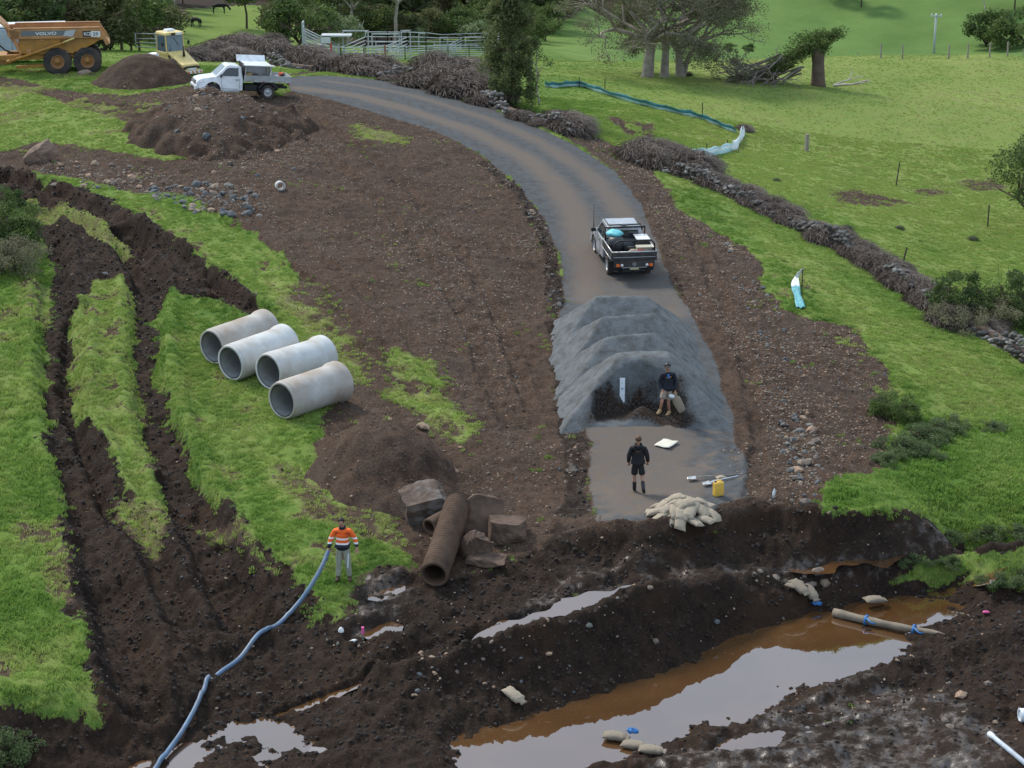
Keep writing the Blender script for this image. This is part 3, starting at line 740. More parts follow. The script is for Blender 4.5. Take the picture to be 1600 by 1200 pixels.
# ------------------------------------------------------------------ water
def water_material():
    m, nt, b = new_mat('muddy_water')
    pos = nt.nodes.new('ShaderNodeNewGeometry').outputs['Position']
    n = noise(nt, pos, .5, 3)
    nt.links.new(mixc(nt, (.08, .038, .014), (.105, .052, .02), mrange(nt, n, .35, .65)), b.inputs['Base Color'])
    b.inputs['Roughness'].default_value = .02; b.inputs['IOR'].default_value = 1.6; b.inputs['Coat Weight'].default_value = 1; b.inputs['Coat IOR'].default_value = 1.9; b.inputs['Coat Roughness'].default_value = .02
    bp = nt.nodes.new('ShaderNodeBump'); bp.inputs['Strength'].default_value = .05; bp.inputs['Distance'].default_value = .02
    nt.links.new(noise(nt, pos, 1.2, 2), bp.inputs['Height']); nt.links.new(bp.outputs[0], b.inputs['Normal'])
    return m
WATER = water_material()
def water(name, pp, z, n=1):
    w = []
    for u, v in pp:
        x, y, _ = pt_z(u, v, z); w.append((x, y, z))
    me = bpy.data.meshes.new(name); me.from_pydata(w, [], [tuple(range(len(w)))]); me.materials.append(WATER)
    return struct(link(bpy.data.objects.new(name, me)))
water('pond_water', [(620,1300),(620,1150),(700,1090),(850,1030),(1000,1000),(1150,940),(1270,905),(1400,890),(1440,898),(1500,885),(1570,860),(1640,850),(1640,880),(1560,930),
    (1530,960),(1500,1000),(1440,1060),(1340,1100),(1230,1160),(1100,1230),(1000,1300)], W0)
water('puddle_water', [(200,1290),(200,1180),(300,1120),(380,1085),(600,1080),(640,1130),(640,1290)], W0)

def film(line, width, lift=.02, z=None):
    P = [Vector((*at(u, v), 0)) for u, v in line]; o = []; N = len(P)
    pts = []
    for a, b in zip(P[:-1], P[1:]):
        n = max(2, int((b - a).length / .15)); pts += [a.lerp(b, i / n) for i in range(n)]
    pts.append(P[-1]); v = []; n = len(pts)
    for i, q in enumerate(pts):
        d = (pts[min(i + 1, n - 1)] - pts[max(i - 1, 0)]).normalized(); nn = Vector((-d.y, d.x, 0)); w = width * (.05 + .95 * max(0, math.sin(math.pi * i / (n - 1))) ** .7) * (.8 + .35 * math.sin(i * .37) + .2 * math.sin(i * 1.1))
        zz = float(base(q.x, q.y)) + lift
        v += [(q.x + nn.x * w * k, q.y + nn.y * w * k, zz) for k in (-1, 1)]
    me = bpy.data.meshes.new('puddle_water'); me.from_pydata(v, [], [(2 * i, 2 * i + 1, 2 * i + 3, 2 * i + 2) for i in range(n - 1)]); me.materials.append(WATER)
    return struct(link(bpy.data.objects.new('puddle_water', me)))
for l, w in FILMS: film(l, w * 1.25, -.095)
# ------------------------------------------------------------------ vehicles
def wheel(parent, c, r, w, side, rimmat=STEELW, lugs=28, rimr=.6, hubmat=None):
    m = MB()
    m.lathe([(r * rimr, -w / 2 + .01), (r * .8, -w / 2), (r * .94, -w * .48), (r * .98, -w * .4), (r * .98, w * .4), (r * .94, w * .48), (r * .8, w / 2), (r * rimr, w / 2 - .01), (r * rimr, -w / 2 + .01)], (0, 0, 0), (0, 1, 0), 32)
    for k in range(lugs):
        a = 2 * math.pi * k / lugs
        m.box((r * .975 * math.cos(a), (1 if k % 2 else -1) * w * .23, r * .975 * math.sin(a)), (r * .07, w * .44, r * .11), (0, -a, 0))
    t = m.build('wheel', RUBBER, parent, loc=c)
    d = MB(); s = side
    d.lathe([(r * rimr * 1.0, s * w * .46), (r * rimr * .94, s * w * .49), (r * rimr * .85, s * w * .3), (r * rimr * .8, s * w * .12), (r * rimr * .42, s * w * .2), (r * rimr * .36, s * w * .34), (.005, s * w * .36)], (0, 0, 0), (0, 1, 0), 24)
    d.lathe([(r * rimr, -s * w * .4), (.005, -s * w * .3)], (0, 0, 0), (0, 1, 0), 16)
    for k in range(6):
        a = 2 * math.pi * k / 6
        d.tube([(r * rimr * .58 * math.cos(a), s * w * .12, r * rimr * .58 * math.sin(a)), (r * rimr * .58 * math.cos(a), s * w * .22, r * rimr * .58 * math.sin(a))], r * .03, 6)
    d.build('rim', rimmat, t)
    if hubmat: MB().lathe([(r * .17, s * w * .3), (r * .17, s * w * .5), (.01, s * w * .53)], (0, 0, 0), (0, 1, 0), 16).build('hub', hubmat, t)
    return t
def arch(cx, cz, r, a0=0, a1=180, n=9): return [(cx + r * math.cos(R(a0 + (a1 - a0) * i / n)), cz + r * math.sin(R(a0 + (a1 - a0) * i / n))) for i in range(n + 1)]

def ute(name, label, loc, yaw, pitch, paint, cab_rear, tray_mat, roll=0.0):
    """pickup truck, nose to +x; returns its root"""
    t = thing(name, label, 'ute', loc, (roll, pitch, yaw))
    fx, rx = 1.55, -1.55
    lw = .9
    prof = [(cab_rear, .42), (cab_rear, 1.13), (1.25, 1.13), (1.5, 1.11), (2.1, 1.02), (2.36, .93), (2.45, .8), (2.48, .55), (2.42, .38), (2.02, .36)] + arch(fx, .40, .45, 5, 175) + [(1.08, .38)]
    b = MB(); b.prism([(p[0], p[1], lw if p[1] < .9 else lw - .03 if p[0] < 1.3 else lw - .1) for p in prof], 0)
    b.build('body', paint, t, bevel=.035)
    zr = 1.74
    def wz(z): return .85 - (z - 1.1) / (zr - 1.1) * .17
    gh = [(cab_rear + .01, 1.12), (cab_rear + .06, zr - .08), (cab_rear + .22, zr), (.62, zr + .03), (.78, zr), (1.42, 1.12)]
    g = MB(); g.prism([(p[0], p[1], wz(p[1])) for p in gh], 0); g.build('cab', paint, t, bevel=.05)
    def side_quad(pp, s, mb, off=.008, mi=0):
        v = [(p[0], s * (wz(p[1]) + off), p[1]) for p in pp]
        mb.add(v, [tuple(range(len(v))) if s < 0 else tuple(reversed(range(len(v))))], mi)
    for s in (-1, 1):
        w = MB()
        if cab_rear > -.3: side_quad([(.12, 1.18), (.12, 1.62), (.62, 1.63), (.78, 1.57), (1.13, 1.18)], s, w)
        else:
            side_quad([(.2, 1.18), (.2, 1.62), (.62, 1.63), (.78, 1.57), (1.13, 1.18)], s, w)
            side_quad([(cab_rear + .16, 1.18), (cab_rear + .2, 1.56), (cab_rear + .3, 1.61), (.12, 1.62), (.12, 1.18)], s, w)
        w.build('side_window', GLASS, t)
        d = MB(); y = s * (lw + .004)
        d.tube([(.06, y, .5), (.06, y, 1.12)], .006, 4); d.tube([(1.04, y, .5), (1.10, y, 1.12)], .006, 4)
        d.tube([(.06, y, .5), (1.04, y, .5)], .006, 4)
        d.build('door_gap', BLACK, t)
        MB().box((.2, s * (lw + .02), 1.0), (.17, .03, .035)).build('door_handle', BLACK, t, bevel=.008)
        m = MB(); m.box((1.12, s * 1.0, 1.2), (.1, .2, .15)); m.box((1.1, s * .88, 1.17), (.05, .1, .05)); m.build('wing_mirror', BLACK, t, bevel=.02)
        hl = MB(); hl.add([(2.08, s * (.84), .99), (2.33, s * .80, .9), (2.40, s * .62, .87), (2.44, s * .6, .75), (2.39, s * .82, .75), (2.12, s * .905, .86)], [tuple(range(6)) if s < 0 else tuple(reversed(range(6)))])
        for i, q in enumerate(hl.v): hl.v[i] = (q[0] + .035, q[1] * 1.02, q[2])
        hl.build('headlight', WLENS, t)
        MB().box((.55, s * (lw - .03), .36), (1.0, .12, .06)).build('side_step', tray_mat, t, bevel=.01)
        fl = MB(); pts = arch(fx, .40, .47, 0, 180, 12); fl.tube([(p[0], s * (lw + .005), p[1]) for p in pts], .022, 6); fl.build('arch_trim', paint if paint is WHITE else BLACK, t)
    ws = MB()
    zz = lambda x: 1.12 + (1.42 - x) / (1.42 - .78) * (zr - 1.12)
    ws.add([(1.36 + .008, -.76, zz(1.36) + .006), (1.36 + .008, .76, zz(1.36) + .006), (.84 + .008, .63, zz(.84) + .006), (.84 + .008, -.63, zz(.84) + .006)], [(0, 1, 2, 3)])
    ws.build('windscreen', WSCREEN, t)
    rw = MB(); rw.add([(cab_rear + .005, -.62, 1.22), (cab_rear + .04, -.58, 1.56), (cab_rear + .04, .58, 1.56), (cab_rear + .005, .62, 1.22)], [(0, 1, 2, 3)])
    for i, q in enumerate(rw.v): rw.v[i] = (q[0] - .02, q[1], q[2])
    rw.build('rear_window', GLASS, t)
    gr = MB(); gr.box((2.47, 0, .78), (.05, 1.1, .2)); gr.build('grille', BLACK, t, bevel=.02)
    gb = MB(); gb.box((2.5, 0, .82), (.03, 1.0, .03)); gb.box((2.5, 0, .75), (.03, 1.0, .03)); gb.build('grille_bar', ALU, t)
    bm = MB(); bm.box((2.46, 0, .5), (.16, 1.72, .26)); bm.build('front_bumper', paint, t, bevel=.05)
    MB().box((2.52, 0, .46), (.06, 1.0, .12)).build('bumper_intake', BLACK, t, bevel=.01)
    ch = MB()
    for s in (-1, 1): ch.box((-1.0, s * .42, .62), (3.4, .08, .14))
    ch.box((-1.55, 0, .4), (.14, 1.3, .14)); ch.box((-.6, .55, .58), (.7, .35, .28)); ch.box((.5, 0, .45), (3.0, .8, .2)); ch.build('chassis', BLACK, t)
    for x in (fx, rx):
        for s in (-1, 1): wheel(t, (x, s * .78, .38), .385, .25, s)
    return t
# --- white ute with aluminium tray and open canopy
x, y, z = atg(367, 153)
wu = ute('white_ute', 'white single cab ute with aluminium tray and open tool canopy on the churned soil', (x + .1, y + .3, z + .02), R(180 + 17), R(-4.5), WHITE, -.12, ALUF, roll=R(1))
wu.scale = (.95, .95, .97)
tr = MB(); tr.box((-1.5, 0, .95), (2.7, 1.84, .07)); tr.build('tray_floor', ALU, wu, bevel=.01)
for s in (-1, 1):
    d = MB(); d.box((-1.5, s * .91, 1.12), (2.66, .035, .3)); 
    d.build('drop_side', ALUF, wu, bevel=.008)
    for k in range(6):
        MB().box((-2.6 + k * .44, s * .932, .965), (.12, .012, .035)).build('reflector', REDL if k % 2 else WLENS, wu)
    g = MB(); pts = arch(-1.55, .40, .5, 10, 170, 10); g.tube([(p[0], s * .8, p[1]) for p in pts], .05, 6, flat=2.2); g.build('mudguard', BLACK, wu)
    MB().box((-2.72, s * .72, .82), (.06, .3, .1)).build('tail_light', REDL, wu, bevel=.01)
MB().box((-2.84, 0, 1.12), (.035, 1.82, .3)).build('tailgate', ALUF, wu, bevel=.008)
hb = MB(); hb.box((-.2, 0, 1.4), (.04, 1.8, .9)); hb.build('headboard', BLACK, wu)
cn_ = MB(); cn_.box((-.95, 0, 1.83), (1.5, 1.72, .04)); cn_.box((-.24, 0, 1.4), (.03, 1.7, .84)); cn_.box((-1.68, 0, 1.45), (.03, 1.7, .76))
for s in (-1, 1): cn_.box((-1.68, s * .83, 1.42), (.08, .06, .86)); cn_.box((-.25, s * .83, 1.42), (.06, .06, .86))
cn_.box((-.95, 0, 1.1), (1.4, .04, .28)); cn_.build('canopy_frame', WHITE, wu, bevel=.006)
MB().box((-.95, 0, 1.46), (1.36, .03, .66)).build('canopy_divider', ALU, wu)
MB().box((-.95, 1.22, 1.86), (1.66, .74, .04), (R(3), 0, 0)).build('canopy_door', WHITE, wu, bevel=.008)
MB().box((-.85, -1.0, 1.98), (1.62, .05, .42), (R(40), 0, 0)).build('canopy_door', WHITE, wu, bevel=.008)['label'] = 'far canopy door propped up at a slant'
MB().tube([(-1.62, .84, 1.45), (-1.62, 1.4, 1.82)], .012, 6).build('gas_strut', BLACK, wu)
def on(root, c, off=(0, 0, 0)):
    M = Matrix.Translation(root.location) @ root.rotation_euler.to_matrix().to_4x4()
    return M @ Vector(c)
def cargo(root, name, mb, mats, label, cat, c, yaw=0, bevel=.01, group=None):
    o = link(bpy.data.objects.new(name, mb.mesh(name, mats)))
    o.location = on(root, c); o.rotation_euler = (root.rotation_euler.to_matrix() @ Euler((0, 0, yaw)).to_matrix()).to_euler()
    if bevel:
        b = o.modifiers.new('bevel', 'BEVEL'); b.width = bevel; b.segments = 2; b.limit_method = 'ANGLE'
    return tag(o, label, cat, group)
YEL_BOX = mat('tan_carton', (.5, .36, .13), .7, var=.1)
cargo(wu, 'tool_carton', MB().box((0, 0, .17), (.3, .3, .34)), YEL_BOX, 'yellow tan carton standing inside the open canopy of the white ute', 'carton', (-.45, .6, 1.0), .1)
cargo(wu, 'tool_bag', MB().ell((0, 0, .14), (.2, .14, .16)).tube([(-.12, 0, .24), (0, 0, .36), (.12, 0, .24)], .015, 6), mat('brown_canvas', (.16, .1, .07), .8), 'brown tool bag beside the carton in the white ute canopy', 'tool bag', (-.82, .62, 1.0), 0, 0)
cargo(wu, 'tool_case', MB().box((0, 0, .08), (.42, .28, .16)).tube([(-.08, .15, .08), (-.08, .19, .08), (.08, .19, .08), (.08, .15, .08)], .012, 5), SILVER, 'flat grey tool case near the canopy rear post', 'tool case', (-1.35, .6, 1.0), .1)
cm = MB()
cm.box((0, 0, .1), (.36, .3, .2), mi=1); cm.box((0, 0, .3), (.22, .22, .2), mi=0); cm.tube([(0, -.1, .35), (0, -.22, .55), (0, -.05, .62)], .02, 6, mi=1); cm.lathe([(.1, 0), (.1, .05), (.01, .05)], (.0, .13, .28), (0, 1, 0), 12, mi=1)
cm.tube([(-.1, .1, .4), (.2, .4, .35)], .03, 6, mi=0)
cargo(wu, 'plate_compactor', cm, [mat('orange_engine', (.62, .12, .04), .5), BLACK], 'small orange and black petrol machine on the rear of the white tray', 'machine', (-2.25, .35, .985), .2)
cargo(wu, 'bucket', MB().lathe([(.11, 0), (.15, .26), (.14, .26), (.1, .02), (.01, .02)], (0, 0, 0), (0, 0, 1), 18), LGREYP, 'pale bucket beside the orange machine on the white tray', 'bucket', (-1.9, .5, .985), 0, 0)

# --- silver ute with dark steel tray, tail towards us
x, y, z = atg(975, 434)
su = ute('silver_ute', 'silver ute with a loaded charcoal steel tray standing on the gravel road', (x, y + 2.35, z + .02), R(97.5), R(-1.5), SILVER, -.55, CHAR)
MB().box((-1.78, 0, .93), (2.2, 1.84, .07)).build('tray_floor', CHAR, su, bevel=.01)
for s in (-1, 1):
    d = MB(); d.box((-1.75, s * .91, 1.1), (2.2, .03, .28)); 
    for k in range(5): d.box((-2.7 + k * .48, s * .925, 1.1), (.05, .02, .26))
    d.build('drop_side', CHAR, su, bevel=.006)
    MB().tube([(-.7, s * .91, 1.27), (-2.86, s * .91, 1.27)], .028, 8).build('rope_rail', ALU, su)
    MB().tube([(-.7, s * .975, 1.0), (-2.86, s * .975, 1.0)], .018, 8).build('rope_rail', ALU, su)
    g = MB(); pts = arch(-1.55, .40, .5, 10, 170, 10); g.tube([(p[0], s * .8, p[1]) for p in pts], .05, 6, flat=2.2); g.build('mudguard', BLACK, su)
    MB().box((-2.2, s * .78, .5), (.02, .3, .4)).build('mud_flap', BLACK, su)
    tl = MB().box((-2.925, s * .68, .73), (.03, .14, .11), mi=0); tl.box((-2.925, s * .6, .73), (.032, .05, .11), mi=1); tl.build('tail_light', [ORANGEL, REDL], su, bevel=.008)
    MB().lathe([(.06, -.01), (.055, .02), (.01, .025)], (-2.92, s * .51, .73), (-1, 0, 0), 16).build('reverse_light', WLENS, su)
tg = MB(); tg.box((-2.88, 0, 1.1), (.035, 1.82, .29)); tg.build('tailgate', CHAR, su, bevel=.01)
MB().tube([(-2.885, -.93, 1.27), (-2.885, .93, 1.27)], .032, 8).build('rope_rail', ALU, su)
MB().tube([(-2.915, -.86, 1.06), (-2.915, .86, 1.06)], .014, 6).build('tailgate_rib', ALU, su)
rb = MB(); rb.box((-2.87, 0, .76), (.06, 1.66, .26)); rb.build('light_panel', CHAR, su, bevel=.01)
MB().box((-2.915, 0, .63), (.03, 1.0, .025)).build('panel_lip', ALU, su)
em = MB(); em.lathe([(.055, 0), (.075, .0), (.075, .012), (.055, .012), (.055, 0)], (-2.905, 0, .76), (-1, 0, 0), 20)
em.tube([(-2.915, -.04, .79), (-2.915, 0, .73), (-2.915, .04, .79)], .012, 5); em.build('round_emblem', ALU, su)
tb = MB(); tb.box((-2.86, 0, .5), (.1, .9, .08)); tb.tube([(-2.86, 0, .48), (-3.02, 0, .46)], .03, 8); tb.ell((-3.02, 0, .52), (.035, .035, .035)); tb.build('tow_bar', BLACK, su)
MB().box((-2.9, 0, .56), (.015, .37, .11)).build('number_plate', mat('plate_pale', (.5, .45, .25), .5), su)
hp = MB(); hp.tube([(-2.7, -.86, 1.24), (-2.68, -.84, 1.55), (-2.66, -.72, 1.68), (-2.66, .6, 1.68), (-2.68, .78, 1.58), (-2.7, .86, 1.24)], .035, 8, flat=1.0)
hp.build('rear_hoop', BLACK, su)
hb = MB()
for s in (-1, 1): hb.tube([(-.72, s * .82, 1.0), (-.72, s * .82, 1.72)], .035, 8)
hb.tube([(-.72, -.84, 1.74), (-.72, .84, 1.74)], .04, 8); hb.tube([(-.72, -.8, 1.3), (-.72, .8, 1.3)], .03, 8)
hb.build('headboard', BLACK, su)
MB().tube([(-.5, -.7, 1.79), (-.5, .7, 1.79)], .03, 8).build('roof_bar', BLACK, su)
MB().box((-.42, 0, 1.81), (.25, .28, .07)).build('roof_light', ALU, su, bevel=.02)
for s in (-1, 1): MB().tube([(-.3, s * .64, 1.78), (.7, s * .64, 1.78)], .018, 6).build('roof_rail', BLACK, su)
an = MB(); an.tube([(2.2, .8, 1.0), (2.2, .8, 2.0)], .012, 5); an.tube([(2.2, .8, 1.0), (2.2, .8, 1.25)], .022, 6); an.build('antenna', BLACK, su)
bb = MB(); bb.box((-1.15, -.62, 1.18), (.8, .52, .42)); bb.build('tool_box', CHAR, su, bevel=.015)
MB().box((-1.15, -.62, 1.415), (.86, .56, .04)).build('tool_box_lid', WHITE, su, bevel=.01)
cargo(su, 'water_tank', MB().lathe([(.3, 0), (.33, .04), (.33, .42), (.26, .56), (.1, .6), (.02, .6)], (0, 0, 0), (0, 0, 1), 24), CHAR, 'round charcoal tank in the front left of the silver ute tray', 'tank', (-1.5, .52, .97), 0, 0)
tp = MB(); n = 16
tp.ell((0, 0, 0), (.36, .33, .14), 18, 8)
for i, q in enumerate(tp.v): tp.v[i] = (q[0] * (1 + .12 * math.sin(i * 2.1)), q[1] * (1 + .12 * math.cos(i * 1.3)), q[2] + .03 * math.sin(i * 3.7))
cargo(su, 'folded_tarp', tp, mat('cyan_tarp', (.14, .5, .56), .6, var=.2), 'crumpled cyan tarp lying over the tank behind the silver cab', 'tarp', (-1.22, .52, 1.62), .3, 0)
cr_ = MB(); cr_.box((0, 0, .11), (.26, .44, .22)); cr_.tube([(0, -.12, .22), (0, -.1, .3), (0, .1, .3), (0, .12, .22)], .02, 6)
cargo(su, 'fuel_can', cr_, RED, 'red plastic fuel can at the tailgate of the silver ute tray', 'fuel can', (-2.62, -.28, .97), .05, .03)
cargo(su, 'blue_bucket', MB().lathe([(.1, 0), (.14, .22), (.13, .22), (.09, .02), (.01, .02)], (0, 0, 0), (0, 0, 1), 18), BLUE, 'blue bucket between the bags in the silver ute tray', 'bucket', (-2.62, .2, .97), 0, 0)
BAGM = []
def bag_mesh(name, seed, L=.62, W=.34, H=.17, m=HESS):
    rnd = random.Random(seed); nu, nv = 15, 12; v = []; f = []
    a1, a2 = rnd.uniform(-.06, .06), rnd.uniform(-.04, .04)
    for i in range(nu + 1):
        t = i / nu; x = (t - .5) * L
        env = (math.sin(math.pi * min(1, max(0, (t + .02) / 1.04))) ** .38)
        neck = 1.0
        if t > .8: neck = 1 - .5 * sstep(.8, .88, t) + .35 * sstep(.9, 1.0, t)
        wy = W / 2 * (.86 + .14 * env) * neck * (1 + .05 * math.sin(t * 9 + seed))
        hz = H / 2 * env * neck * (1 if t > .05 else .25)
        if i == 0: hz = .008; wy = W / 2 * 1.02
        if i == nu: hz = .02
        for k in range(nv):
            a = 2 * math.pi * k / nv; ca, sa = math.cos(a), math.sin(a)
            yy = wy * math.copysign(abs(ca) ** .75, ca); zz = hz * math.copysign(abs(sa) ** .8, sa)
            wr = .010 * math.sin(7 * t * math.pi + k * 2.3 + seed) * env
            v.append((x + (.02 * abs(ca) if i == 0 else 0) * -1, yy + a1 * math.sin(t * 3), zz + wr + a2 * math.sin(t * math.pi)))
    for i in range(nu):
        for k in range(nv): f.append((i * nv + k, i * nv + (k + 1) % nv, (i + 1) * nv + (k + 1) % nv, (i + 1) * nv + k))
    f.append(tuple(reversed(range(nv)))); f.append(tuple(nu * nv + k for k in range(nv)))
    mb = MB(); mb.add(v, f, 0, True)
    mb.sm[-1] = mb.sm[-2] = False
    return mb.mesh(name, m)
BAGM = [bag_mesh('sandbag', s) for s in range(6)]; BAGW = [bag_mesh('wet_sandbag', 10 + s, m=HESSW) for s in range(3)]
def eul(M3): return M3.to_euler()
for k, (cx, cy, cz, yw, lb) in enumerate([(-2.4, .02, 1.05, .4, 'tan sack beside the red fuel can in the silver ute tray'), (-2.1, -.1, 1.06, 1.4, 'tan sack lying under the tool box end of the tray'), (-2.5, .5, 1.05, 2.0, 'small pale sack in the rear left corner of the silver ute tray')]):
    o = link(bpy.data.objects.new('sack', BAGM[k])); o.location = on(su, (cx, cy, cz)); o.rotation_euler = (su.rotation_euler.to_matrix() @ Euler((0, 0, yw)).to_matrix()).to_euler(); o.scale = (.7, .8, .9)
    tag(o, lb, 'sack', 'sacks in the silver ute tray')
cargo(su, 'storage_tub', MB().box((0, 0, .14), (.34, .6, .26), taper=1.08).box((0, 0, .29), (.4, .66, .04)), mat('beige_plastic', (.4, .38, .3), .6), 'beige lidded tub in front of the dark box in the silver tray', 'tub', (-2.05, -.55, .97), 0)
cargo(su, 'mesh_roll', MB().lathe([(.05, 0), (.12, 0), (.12, .6), (.05, .6), (.05, 0)], (0, 0, 0), (.3, 1, 0), 14), BLACK, 'roll of black mesh lying in the middle of the silver tray', 'roll', (-1.85, -.35, 1.1), 0, 0)

# --- articulated dumper, side on, front to the left beyond the frame
ang_d = math.atan2(-(110 - 800), F_PX)
x0, y0 = at(92, 117); z0 = ground(x0, y0)
scd = 24.4
dyaw = R(11)
du = thing('articulated_dumper', 'orange articulated dump truck with muddy twin rear wheels and a raised tub', 'dump truck', (x0 - .05, y0 + .1, z0 - .1), dyaw, scale=.9)
# local: x to the tail, -y towards us, origin under the first rear wheel
def dprism(pp, y0, y1): return MB().prism(pp, (y1 - y0) / 2, c=(y0 + y1) / 2)
up = [(-2.75, 2.45), (-2.95, 3.02), (-2.4, 3.04), (2.75, 3.0), (3.02, 2.62), (3.36, 1.98), (3.1, 1.88), (2.92, 2.3), (2.3, 2.38), (-2.3, 2.4)]
lowp = [(-2.35, 1.5), (-2.35, 2.42), (2.86, 2.4), (2.86, 2.28), (1.6, 1.62), (1.0, 1.46), (-1.2, 1.4)]
for s in (0, 1):
    ya, yb = ((0, .07) if s == 0 else (2.73, 2.8))
    o = dprism(up, ya - .05, yb + .05); o.build('side_board', VYEL2, du, bevel=.03)
    dprism(lowp, ya + .12, yb + (.12 if s == 0 else -.12)).build('tub_side', VYEL, du, bevel=.02)
    MB().box((.1, (.035 if s == 0 else 2.765), 3.06), (5.4, .2, .07), (0, R(.4), 0)).build('top_rail', VYEL2, du, bevel=.02)
fl = MB(); fl.add([(-2.3, .15, 1.48), (-2.3, 2.65, 1.48), (1.0, 2.65, 1.44), (1.0, .15, 1.44), (2.9, .15, 2.28), (2.9, 2.65, 2.28), (3.36, 2.65, 1.98), (3.36, .15, 1.98)], [(0, 3, 2, 1), (3, 4, 5, 2), (4, 7, 6, 5)])
fl.build('tub_floor', VYEL, du)
fw = MB(); fw.add([(-2.35, .0, 1.45), (-2.35, 2.8, 1.45), (-2.95, 2.8, 3.0), (-2.95, 0, 3.0), (-3.5, 2.7, 3.62), (-3.5, .1, 3.62)], [(0, 1, 2, 3), (3, 2, 4, 5)])
fw.box((-2.55, .02, 2.3), (.1, .12, 1.7), (0, R(-21), 0)); fw.box((-2.62, -.02, 2.75), (.7, .06, .5), (0, R(20), 0))
fw.box((-3.22, .05, 3.33), (.75, .1, .1), (0, R(48 - 5), 0))
for k in range(4): fw.box((-2.78 - .12 * k, .35 + .7 * k, 2.7), (.1, .1, 1.2), (0, R(-21), 0))
fw.build('headboard', VYEL2, du)
dc = MB(); dc.add([(-2.15, -.058, 2.93), (-2.15, -.058, 2.62), (.9, -.058, 2.58), (1.3, -.058, 2.9)], [(0, 1, 2, 3)]); dc.build('stripe_decal', GREYP, du)
dc = MB(); dc.add([(.62, -.064, 2.88), (.45, -.064, 2.56), (1.05, -.064, 2.5), (1.28, -.064, 2.94)], [(0, 1, 2, 3)]); dc.build('slant_decal', LGREYP, du)
dc = MB(); dc.add([(1.68, -.058, 2.84), (1.68, -.058, 2.47), (2.2, -.058, 2.46), (2.2, -.058, 2.83)], [(0, 1, 2, 3)]); dc.build('plate_decal', BLACK, du)
dc = MB(); dc.add([(2.2, -.058, 2.82), (2.2, -.058, 2.46), (2.78, -.058, 2.45), (2.78, -.058, 2.80)], [(0, 1, 2, 3)]); dc.build('plate_decal', WLENS, du)
def lettering(txt, size, loc, rot, m, parent, name='lettering', depth=.004, sx=1.0):
    c = bpy.data.curves.new('letters', 'FONT'); c.body = txt; c.size = size; c.extrude = depth; c.offset = size * .02; c.align_x = 'CENTER'; c.resolution_u = 3
    tmp = bpy.data.objects.new('letters', c); COL.objects.link(tmp)
    me = bpy.data.meshes.new_from_object(tmp.evaluated_get(bpy.context.evaluated_depsgraph_get()))
    bpy.data.objects.remove(tmp); bpy.data.curves.remove(c)
    me.materials.clear(); me.materials.append(m)
    o = link(bpy.data.objects.new(name, me), parent); o.location = loc; o.rotation_euler = rot; o.scale = (sx, 1, 1)
    return o
lettering('VOLVO', .27, (-.6, -.064, 2.65), (math.pi / 2, 0, 0), WLENS, du, sx=1.45)
lettering('KCE', .3, (1.98, -.07, 2.55), (math.pi / 2, 0, 0), WLENS, du, sx=.85)
lettering('29', .3, (2.48, -.07, 2.53), (math.pi / 2, 0, 0), GREYP, du, sx=1.2)
fr = MB(); fr.box((-1.4, .55, 1.2), (5.2, .3, .34)); fr.box((-1.4, 2.2, 1.2), (5.2, .3, .34)); fr.box((1.8, 1.4, 1.15), (1.2, 2.0, .3)); fr.box((-3.4, 1.4, 1.05), (.5, 1.8, .6)); fr.build('rear_frame', VYEL, du, bevel=.02)
MB().box((-1.5, .5, .62), (2.2, .25, .18), (0, R(-2), 0)).build('walking_beam', VYEL, du, bevel=.02)
cy = MB(); cy.tube([(-3.15, .18, .95), (-2.9, .12, 1.02)], .14, 12); cy.tube([(-2.95, .1, 1.0), (.35, -.12, 2.12)], .1, 12); cy.build('ram', VYEL, du)
MB().tube([(.3, -.11, 2.1), (1.15, -.1, 2.42)], .055, 10).build('ram_rod', RYEL, du)
MB().lathe([(.16, 0), (.16, .12), (.02, .12)], (.4, -.18, 2.14), (0, 1, 0), 12).build('ram_pin', VYEL, du)
MB().box((-.9, .1, 2.32), (.35, .12, .16), taper=.5).build('lug', VYEL2, du, bevel=.02)
MB().box((-1.75, .08, 1.62), (.3, .16, .3)).build('hinge_lug', VYEL2, du, bevel=.02)
for xx in (0, 1.88):
    for s in (0, 1): wheel(du, (xx, .28 if s == 0 else 2.52, .9), .9, .62, -1 if s == 0 else 1, VYEL2, 26, .48, VYEL)
MB().box((-4.2, .9, 1.1), (1.4, .6, .5), (0, R(8), 0)).build('hitch', VYEL, du, bevel=.05)
tube_ = MB(); tube_.tube([(-4.6, .2, 2.6), (-3.8, .15, 2.3), (-3.2, .3, 1.7), (-2.7, .3, 1.5)], .05, 8); tube_.build('hydraulic_hose', BLACK, du)
wheel(du, (-4.9, .2, .9), .9, .62, -1, VYEL2, 26, .48, VYEL)
# --- pale truck behind the dumper
pt = thing('box_truck', 'pale blue white truck body half hidden behind the orange dumper tub', 'truck', (x0 - 3.8, y0 + 6.0, ground(x0 - 3.8, y0 + 6.0) - .3), dyaw, scale=.88)
PB = mat('pale_blue_panel', (.42, .52, .6), .45, var=.12, scale=1.2, dirt=(.2, .22, .24), dirt_amt=.3)
MB().box((-1.3, 0, 1.75), (4.4, 2.3, 2.1)).build('box_body', PB, pt, bevel=.06)
for k in range(5): MB().box((-3.2 + k * 1.0, -1.17, 1.75), (.05, .04, 2.0)).build('panel_rib', SILVER, pt)
MB().box((-.2, 0, 2.92), (7.2, 2.1, .14)).build('roof_rack', WHITE, pt, bevel=.03)
MB().box((2.2, 0, 1.8), (2.2, 2.1, 1.8)).build('cab', WHITE, pt, bevel=.15)
MB().box((2.4, -1.06, 2.2), (1.2, .02, .6)).build('side_window', GLASS, pt)
